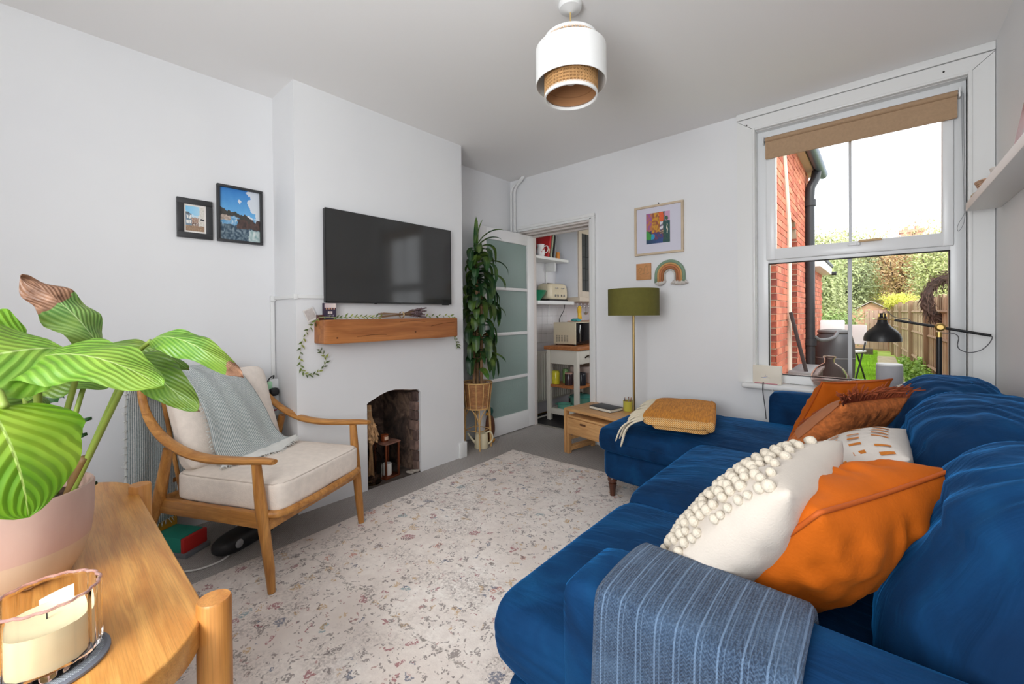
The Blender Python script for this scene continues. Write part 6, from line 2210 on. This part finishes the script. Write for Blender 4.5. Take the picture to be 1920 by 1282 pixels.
pr = [(.001, 0), (.05, 0), (.062, .004), (.082, .025), (.094, .058), (.09, .09), (.07, .125), (.042, .148), (.03, .156), (.0265, .162), (.026, .182), (.031, .190), (.033, .196), (.030, .199)]
pin = [(r_ - .003, z + (.003 if z < .05 else 0)) for r_, z in pr[::-1] if r_ > .01] + [(.001, .004)]
obj('glass', G().lathe(pr + pin[1:], 48), t.m, vz, angle=180)
obj('water', G().lathe([(.001, .0045), (.055, .0055), (.0775, .027), (.087, .048), (.001, .048)], 40), mat('water', (240, 240, 238), 0, trans=1, ior=1.06), vz, angle=60)
spk = thing('smart_speaker', 'grey fabric speaker with white top on the window board', 'speaker', (.047, 3.125, .6555))
obj('body', G().lathe([(.001, 0), (.054, 0), (.057, .004), (.057, .158), (.054, .162)], 40), mat('speaker_grey', (176, 176, 180), .9, bump=.3, bscale=400), spk)
obj('top', G().lathe([(.0555, .1615), (.057, .166), (.055, .172), (.03, .174), (.001, .174)], 40), mat('speaker_white', (238, 238, 238), .4), spk)
o = tag(obj('white_flex', G().tube(spline([(-.505, 3.078, .63), (-.50, 3.075, .55), (-.498, 3.10, .42), (-.498, 3.13, .3)], 5), .0028, 6), MATS['flex_white']), 'thin white flex dropping below the window board', 'cable')

# black and brass reading lamp behind the sofa
rlmp = thing('reading_lamp', 'black and brass adjustable reading lamp by the window', 'lamp', (.238, 3.03, 0))
MBK = mat('satin_black', (26, 26, 28), .38)
GLD = mat('soft_brass', (190, 160, 96), .35, 1)
def rw_(nm, g, m):
    return obj(nm, g, m, rlmp, world=True)
Y_ = 3.03
rw_('base', G().lathe([(.001, 0), (.11, 0), (.115, .008), (.1, .018), (.001, .02)], 32, (.238, 3.03, 0)).tube([(.238, 3.03, .01), (.238, 3.03, .02)], .02, 12), MBK)
rw_('pole', G().tube([(.231, Y_, .015), (.234, Y_, .985)], .0115, 14), MBK)
rw_('pole_collar', G().tube([(.234, Y_, .985), (.234, Y_, 1.012)], .012, 14), GLD)
rw_('pivot_knob', G().ball((.236, Y_ - .012, 1.036), .021, 12, (1, .75, 1)).tube([(.236, Y_ - .03, 1.036), (.236, Y_ + .012, 1.036)], .012, 12), GLD)
A0, A1 = Vector((.066, Y_, 1.072)), Vector((.409, Y_, .997))
rw_('arm', G().tube([A0, A1], .0068, 12), MBK)
hx_, hz_ = .018, 1.075
rw_('yoke', G().tube(spline([(.066, Y_, 1.072), (.048, Y_, 1.0735), (.034, Y_ - .016, 1.074), (.018, Y_ - .022, 1.0745), (.002, Y_ - .016, 1.075), (-.008, Y_, 1.076), (-.014, Y_, 1.076)], 5), .0025, 8).tube([(.034, Y_ + .016, 1.074), (.048, Y_, 1.0735)], .0025, 8), GLD)
shp = [(.012, .034), (.0135, .03), (.0135, .018), (.018, .014), (.02, .008), (.021, -.012), (.026, -.026), (.042, -.044), (.06, -.06), (.074, -.08), (.0795, -.10), (.0795, -.118), (.0775, -.119), (.077, -.10), (.071, -.08), (.058, -.062), (.04, -.047), (.022, -.028), (.012, -.01)]
rw_('lamp_shade', G().lathe(shp, 40, (hx_, Y_, hz_)), MBK)
g = G()
for i in range(5):
    a = 2 * PI * i / 5
    g.box(hx_ + math.cos(a) * .0165 - .0025, hx_ + math.cos(a) * .0165 + .0025, Y_ + math.sin(a) * .0165 - .0025, Y_ + math.sin(a) * .0165 + .0025, hz_ + .006, hz_ + .034, b=.001)
rw_('cage_cap', g.lathe([(.019, hz_ + .004), (.021, hz_ + .006), (.019, hz_ + .009)], 20, (hx_, Y_, 0)), GLD)
rw_('bulb', G().lathe([(.01, -.03), (.02, -.05), (.03, -.075), (.026, -.095), (.001, -.105)], 18, (hx_, Y_, hz_)), mat('bulb_opal', (236, 234, 226), .4))
rw_('flex', G().tube(spline([(hx_, Y_, hz_ + .034), (hx_ + .02, Y_, hz_ + .04), (hx_ + .05, Y_, hz_ + .012), (hx_ + .1, Y_ - .004, hz_ + .002), (.13, Y_ - .004, 1.067)], 6), .0018, 6), mat('flex_grey', (80, 80, 84), .5))
rw_('flex', G().tube(spline([(.409, Y_, .997), (.413, Y_, .985), (.40, Y_ - .004, .955), (.375, Y_ - .004, .925), (.34, Y_, .912), (.31, Y_, .922), (.298, Y_, .945), (.302, Y_, .985), (.285, Y_, 1.004), (.245, Y_, 1.006)], 6), .0021, 6), mat('flex_grey', (80, 80, 84), .5))

# ================================================================= shelf on the right wall and its things
sr = thing('picture_shelf', 'long white floating shelf on the right hand wall', 'shelf', (.38, 1.6, 1.6))
obj('board', G().box(.325, XR, .6, 3.02, 1.605, 1.645, b=.003), mat('shelf_white', (234, 233, 230), .4), sr, world=True)
SZ = 1.6455
t = NT('gloss_print')
at = t.n('ShaderNodeVertexColor', layer_name='Col')
t.base(at.outputs[0])
t.b.inputs['Roughness'].default_value = .16
GLOSSP = t.m
cv = thing('canvas_print', 'red canvas with pale edges leaning on the right wall shelf', 'picture', (.365, 2.22, SZ))
cv.rotation_euler = (0, R(9), 0)
obj('canvas', G().box(0, .045, -.16, .16, 0, .32, b=.003), mat('canvas_edge', (222, 212, 204), .8), cv)
printed('print', .312, .312, 30, 26, lambda u, v: lerp((176, 44, 40), (206, 84, 66), max(0, min(1, .3 + 1.4 * nz(u * 5, v * 5, 2)))) if not (.35 < u < .7 and v < .3) else lerp((206, 200, 190), (120, 110, 110), .5 + nz(u * 14, v * 14, 3)), cv, frame((-.0003, 0, .16), (0, -1, 0), (0, 0, 1)), th=.0008, m=GLOSSP)
wk = thing('woven_dish', 'small woven basket dish on the right wall shelf', 'basket', (.385, 2.83, SZ))
g = G()
for i in range(7):
    r_ = .030 + .0032 * i
    g.tube([(math.cos(2 * PI * k / 28) * r_, math.sin(2 * PI * k / 28) * r_ * 1.4, .005 + i * .008) for k in range(28)], .0046, 6, closed=True)
g.disc(.03, .003, 20)
obj('coil', g, mat('basket_coil', (206, 168, 140), .85, var=.3, vscale=50), wk, angle=180)
bl_ = thing('wooden_block', 'pale wooden block with string loop at the shelf end', 'ornament', (.352, 2.965, SZ))
obj('block', G().box(-.014, .05, -.045, .03, 0, .03, b=.004), mat('block_wood', (206, 196, 176), .7), bl_)
obj('foot', G().box(-.02, .002, -.048, -.024, 0, .016, b=.003), mat('block_wood2', (186, 168, 140), .7), bl_)
gd = thing('glass_dish', 'clear little glass dish on the right wall shelf', 'dish', (.385, 2.55, SZ))
obj('dish', G().lathe([(.001, 0), (.03, 0), (.042, .03), (.045, .045), (.042, .045), (.028, .006), (.001, .004)], 24), mat('dish_ceramic', (222, 214, 206), .3), gd)

# ================================================================= bamboo nest of tables beside the chaise
nt = thing('side_table', 'bamboo side table with a smaller drawer table nested under it', 'side table', (-1.62, 2.94, .0), R(-10))
BAM = wood('bamboo_strip', (196, 142, 88), (222, 172, 116), (1.2, 14, 14), 4, .4)
BAMV = wood('bamboo_strip_v', (196, 142, 88), (222, 172, 116), (14, 14, 1.2), 4, .4)
tw, td, tz_ = .54, .36, .365
obj('top', G().box(-tw / 2, tw / 2, -td / 2, td / 2, tz_ - .024, tz_, b=.01, seg=3), BAM, nt)
for s_ in (-1, 1):
    x = s_ * (tw / 2 - .012)
    for y in (-td / 2 + .022, td / 2 - .022):
        obj('leg', G().box(x - .012, x + .012, y - .022, y + .022, 0, tz_ - .012, b=.006), BAMV, nt)
    obj('foot_rail', G().box(x - .011, x + .011, -td / 2 + .04, td / 2 - .04, .02, .055, b=.005), BAM, nt)
ins = thing('side_table', 'smaller bamboo drawer table tucked inside the larger one', 'side table', (-1.62, 2.94, 0), R(-10))
iw, idp = .47, .33
obj('top', G().box(-iw / 2, iw / 2, -idp / 2 - .02, idp / 2 - .02, .292, .312, b=.008, seg=3), BAM, ins)
dfr = obj('drawer', G().box(-iw / 2 + .018, iw / 2 - .018, -idp / 2 - .022, -idp / 2 - .004, .165, .292, b=.006).box(-iw / 2 + .03, iw / 2 - .03, -idp / 2, idp / 2 - .06, .17, .28, b=.004), BAM, ins)
obj('finger_slot', G().puff((-.06, -idp / 2 - .0225, .262), (.03, .002, .0075), 6, 4), mat('slot_dark', (92, 58, 34), .8), dfr)
for s_ in (-1, 1):
    x = s_ * (iw / 2 - .01)
    for y in (-idp / 2, idp / 2 - .04):
        obj('leg', G().box(x - .011, x + .011, y - .02, y + .02, 0, .30, b=.006), BAMV, ins)
    obj('foot_rail', G().box(x - .01, x + .01, -idp / 2 + .01, idp / 2 - .05, .02, .055, b=.005), BAM, ins)
    obj('upper_rail', G().box(x - .01, x + .01, -idp / 2 + .01, idp / 2 - .05, .11, .14, b=.005), BAM, ins)
nbk = thing('notebook', 'black covered notebook on the bamboo side table', 'book', (-1.615, 2.955, tz_ + .0005), R(-12))
obj('pages', G().box(-.105, .105, -.072, .072, .003, .021), mat('pages', (232, 226, 212), .8), nbk, smooth=False)
obj('cover', G().box(-.108, .108, -.075, .075, .021, .025, b=.001).box(-.108, .108, -.075, .075, 0, .003, b=.001), mat('book_black', (44, 46, 50), .5), nbk)
pt_ = thing('pencil_pot', 'yellow tin pot full of pencils on the side table', 'pot', (-1.46, 3.02, tz_ + .0005))
obj('tin', G().lathe([(.001, 0), (.033, 0), (.035, .004), (.036, .075), (.038, .078), (.035, .078), (.033, .006), (.001, .004)], 28), mat('yellow_tin', (206, 198, 84), .35), pt_)
random.seed(5)
for i, c in enumerate(((150, 110, 80), (196, 150, 110), (120, 70, 60), (206, 176, 140), (90, 80, 84), (176, 120, 90), (160, 140, 120))):
    a = i * .9
    p = tag(obj('pencil', G().tube([(0, 0, .006), (.012 * math.cos(a), .012 * math.sin(a), .098), (.0125 * math.cos(a), .0125 * math.sin(a), .105)], [.0038, .0038, .001], 6), mat('pencil_%d' % i, c, .5)), 'pencil standing in the yellow tin pot', 'pencil', 'pencils in the yellow pot')
    p.location = (-1.46 + .014 * math.cos(a), 3.02 + .014 * math.sin(a), tz_ + .0005)

# ================================================================= rattan planter with dracaena
pl = thing('rattan_planter', 'cane plant stand with woven rattan basket', 'planter', (-2.548, 2.452, 0))
RAT = mat('rattan', (212, 170, 112), .55, var=.15, vscale=30)
RAT2 = mat('rattan_weave', (196, 140, 92), .6, var=.2, vscale=30)
g = G()
for j in range(25):
    z = .345 + j * .0082
    r_ = .098 + .022 * j / 24
    g.tube([(math.cos(2 * PI * k / 36) * r_, math.sin(2 * PI * k / 36) * r_, z) for k in range(36)], .0032, 5, closed=True)
obj('weave', g, RAT2, pl, angle=180, kind='stuff')
for k in range(12):
    a = 2 * PI * k / 12 + .2
    obj('stake', G().tube([(math.cos(a) * .100, math.sin(a) * .100, .335), (math.cos(a) * .125, math.sin(a) * .125, .552)], .0042, 6), RAT, pl)
for r_, z in ((.125, .552), (.101, .338)):
    obj('rim', G().tube([(math.cos(2 * PI * k / 36) * r_, math.sin(2 * PI * k / 36) * r_, z) for k in range(36)], .0062, 6, closed=True), RAT, pl, angle=180)
for k in range(4):
    a = 2 * PI * k / 4 - .62
    ca, sa = math.cos(a), math.sin(a)
    obj('leg', G().tube([(ca * .112, sa * .112, 0), (ca * .10, sa * .10, .34)], .0068, 8).tube([(ca * .118, sa * .118, 0), (ca * .106, sa * .106, .34)], .005, 8), RAT, pl)
    for s_ in (-1, 1):
        b = a + s_ * .62
        obj('brace', G().tube(spline([(ca * .106, sa * .106, .20), (math.cos(a + s_ * .2) * .103, math.sin(a + s_ * .2) * .103, .28), (math.cos(b) * .10, math.sin(b) * .10, .335)], 5), .0042, 6), RAT, pl)
obj('stretcher', G().tube([(math.cos(2 * PI * k / 4 - .62) * .108, math.sin(2 * PI * k / 4 - .62) * .108, .155) for k in range(4)], .0036, 6, closed=True), RAT, pl)
dr_ = thing('dracaena', 'tall corn plant with long drooping dark green leaves', 'plant', (-2.548, 2.452, .36))
obj('nursery_pot', G().lathe([(.001, 0), (.07, 0), (.088, .17), (.082, .17), (.066, .01), (.001, .008)], 28), mat('terracotta', (150, 96, 72), .8), dr_)
obj('soil', G().lathe([(.08, .155), (.001, .16)], 20), MATS['soil'], dr_)
CNB = mat('cane_bark', (150, 116, 84), .9, var=.25, vscale=20, bump=.5, bscale=40)
for (x, y, h_) in ((-.02, -.02, .62), (.03, .02, .98), (-.03, .03, 1.2)):
    obj('cane', G().tube(spline([(x, y, .12), (x + .006, y, h_ * .5), (x, y + .004, h_)], 5), .013, 10), CNB, dr_)
DRL = [leaf_mat('dracaena_leaf_%d' % i, d, l, 8, 0, .35) for i, (d, l) in enumerate((((24, 56, 30), (40, 84, 44)), ((32, 72, 34), (56, 104, 52)), ((50, 96, 36), (96, 146, 64))))]
random.seed(17)
def dleaf(p, az, L, el, w, m, dr2=1.0):
    """strap leaf: leaves the cane upward, then hangs"""
    d = Vector((math.cos(az), math.sin(az), 0))
    P = [Vector(p)]
    a = el
    n = 12
    for i in range(n):
        P.append(P[-1] + (d * math.cos(a) + Vector((0, 0, 1)) * math.sin(a)) * (L / n))
        a -= (R(150) * dr2) / n * (.4 + 1.2 * i / n)
        a = max(a, R(-86))
    sd = d.cross(Vector((0, 0, 1)))
    tw = random.uniform(-.5, .5)
    def fn(u, v):
        k = u * n
        i = min(n - 1, int(k))
        c = P[i].lerp(P[i + 1], k - i)
        tg = (P[i + 1] - P[i]).normalized()
        s2 = (sd * math.cos(tw * u) + sd.cross(tg) * math.sin(tw * u))
        nn = s2.cross(tg)
        q = 2 * v - 1
        hw = w / 2 * (.35 + .65 * math.sin(PI * min(1, .18 + u * .82)) ** .8) * (1 if u < .97 else .4) * min(1, (1 - u) * 7 + .04)
        return c + s2 * q * hw + nn * (abs(q) * hw * .35)
    g = G().grid(fn, 14, 4, uv=True)
    return obj('leaf', g, m, dr_, world=True, angle=180)
bx, by, bz = -2.548, 2.452, .36
for i in range(96):
    z = .36 + (1.34 - .36) * (i / 95) ** .9
    az = i * 2.4 + random.uniform(-.3, .3)
    # keep away from the chimney side and the wall
    dirx, diry = math.cos(az), math.sin(az)
    L = random.uniform(.24, .34) * (1 - .15 * (z > 1.2))
    if dirx < -.2:
        L *= .55
    if diry < -.3:
        L *= .62
    px_, py_ = bx + .02 * dirx, by + .02 * diry
    dleaf((px_, py_, bz + z), az, L, R(random.uniform(-5, 45)), random.uniform(.056, .078), DRL[0 if random.random() < .6 else 1], random.uniform(1.5, 2.3))
for (az, L, el, z, w, k, q) in ((.9, .26, 82, 1.32, .05, 2, .12), (2.2, .30, 86, 1.30, .04, 1, .05), (.75, .30, 58, 1.33, .034, 1, .55), (.6, .27, 52, 1.31, .04, 1, .7), (.6, .36, 35, 1.15, .045, 0, 1.0), (.45, .34, 30, 1.05, .045, 0, 1.0), (.7, .30, 20, .82, .05, 1, .75), (.5, .28, 15, .42, .045, 1, .55), (-.5, .26, 25, .40, .05, 1, .7), (-.35, .25, 10, .30, .055, 2, .5)):
    dleaf((bx, by, bz + z), az, L, R(el), w, DRL[k], q)
# watering can and wooden duck under the planter
wcn = thing('watering_can', 'cream enamel watering can under the plant stand', 'watering can', (-2.52, 2.47, 0), R(40))
ENM = mat('can_enamel', (226, 214, 182), .35)
obj('body', G().lathe([(.001, .001), (.058, .001), (.061, .006), (.052, .115), (.046, .125), (.04, .125), (.001, .10)], 32), ENM, wcn)
obj('spout', G().tube(spline([(-.05, 0, .04), (-.085, 0, .075), (-.115, 0, .12)], 5), [.013, .012, .011, .01, .009, .0085, .008, .0075, .007, .007, .0075], 8), ENM, wcn)
obj('handle', G().tube(spline([(.035, 0, .12), (.07, 0, .135), (.092, 0, .105), (.088, 0, .06), (.055, 0, .03)], 6), .007, 8), ENM, wcn)
dk = thing('wooden_duck', 'carved wooden duck with teal head and orange feet', 'ornament', (-2.60, 2.655, 0), R(-60))
obj('body', G().puff((0, 0, .13), (.05, .042, .105), 2.6, 12, 0, lambda e, q: Vector((e.x + .02 * q.z * q.z - .012 * q.z, e.y * (1 - .2 * q.z), e.z))), mat('duck_brown', (104, 62, 42), .5, var=.15, vscale=20), dk)
hd_ = obj('head', G().ball((.005, 0, .262), .036, 12, (1.05, .9, 1.05)).tube([(0, 0, .20), (.0, 0, .25)], [.026, .024], 12), mat('duck_teal', (24, 84, 80), .5), dk)
obj('beak', G().puff((.058, 0, .252), (.034, .02, .011), 3, 6), mat('duck_orange', (216, 150, 50), .5), hd_)
for s_ in (-1, 1):
    obj('foot', G().puff((.03, s_ * .026, .012), (.045, .022, .012), 3, 5).tube([(.005, s_ * .024, .012), (.0, s_ * .022, .05)], .008, 8), mat('duck_orange', (216, 150, 50), .5), dk)
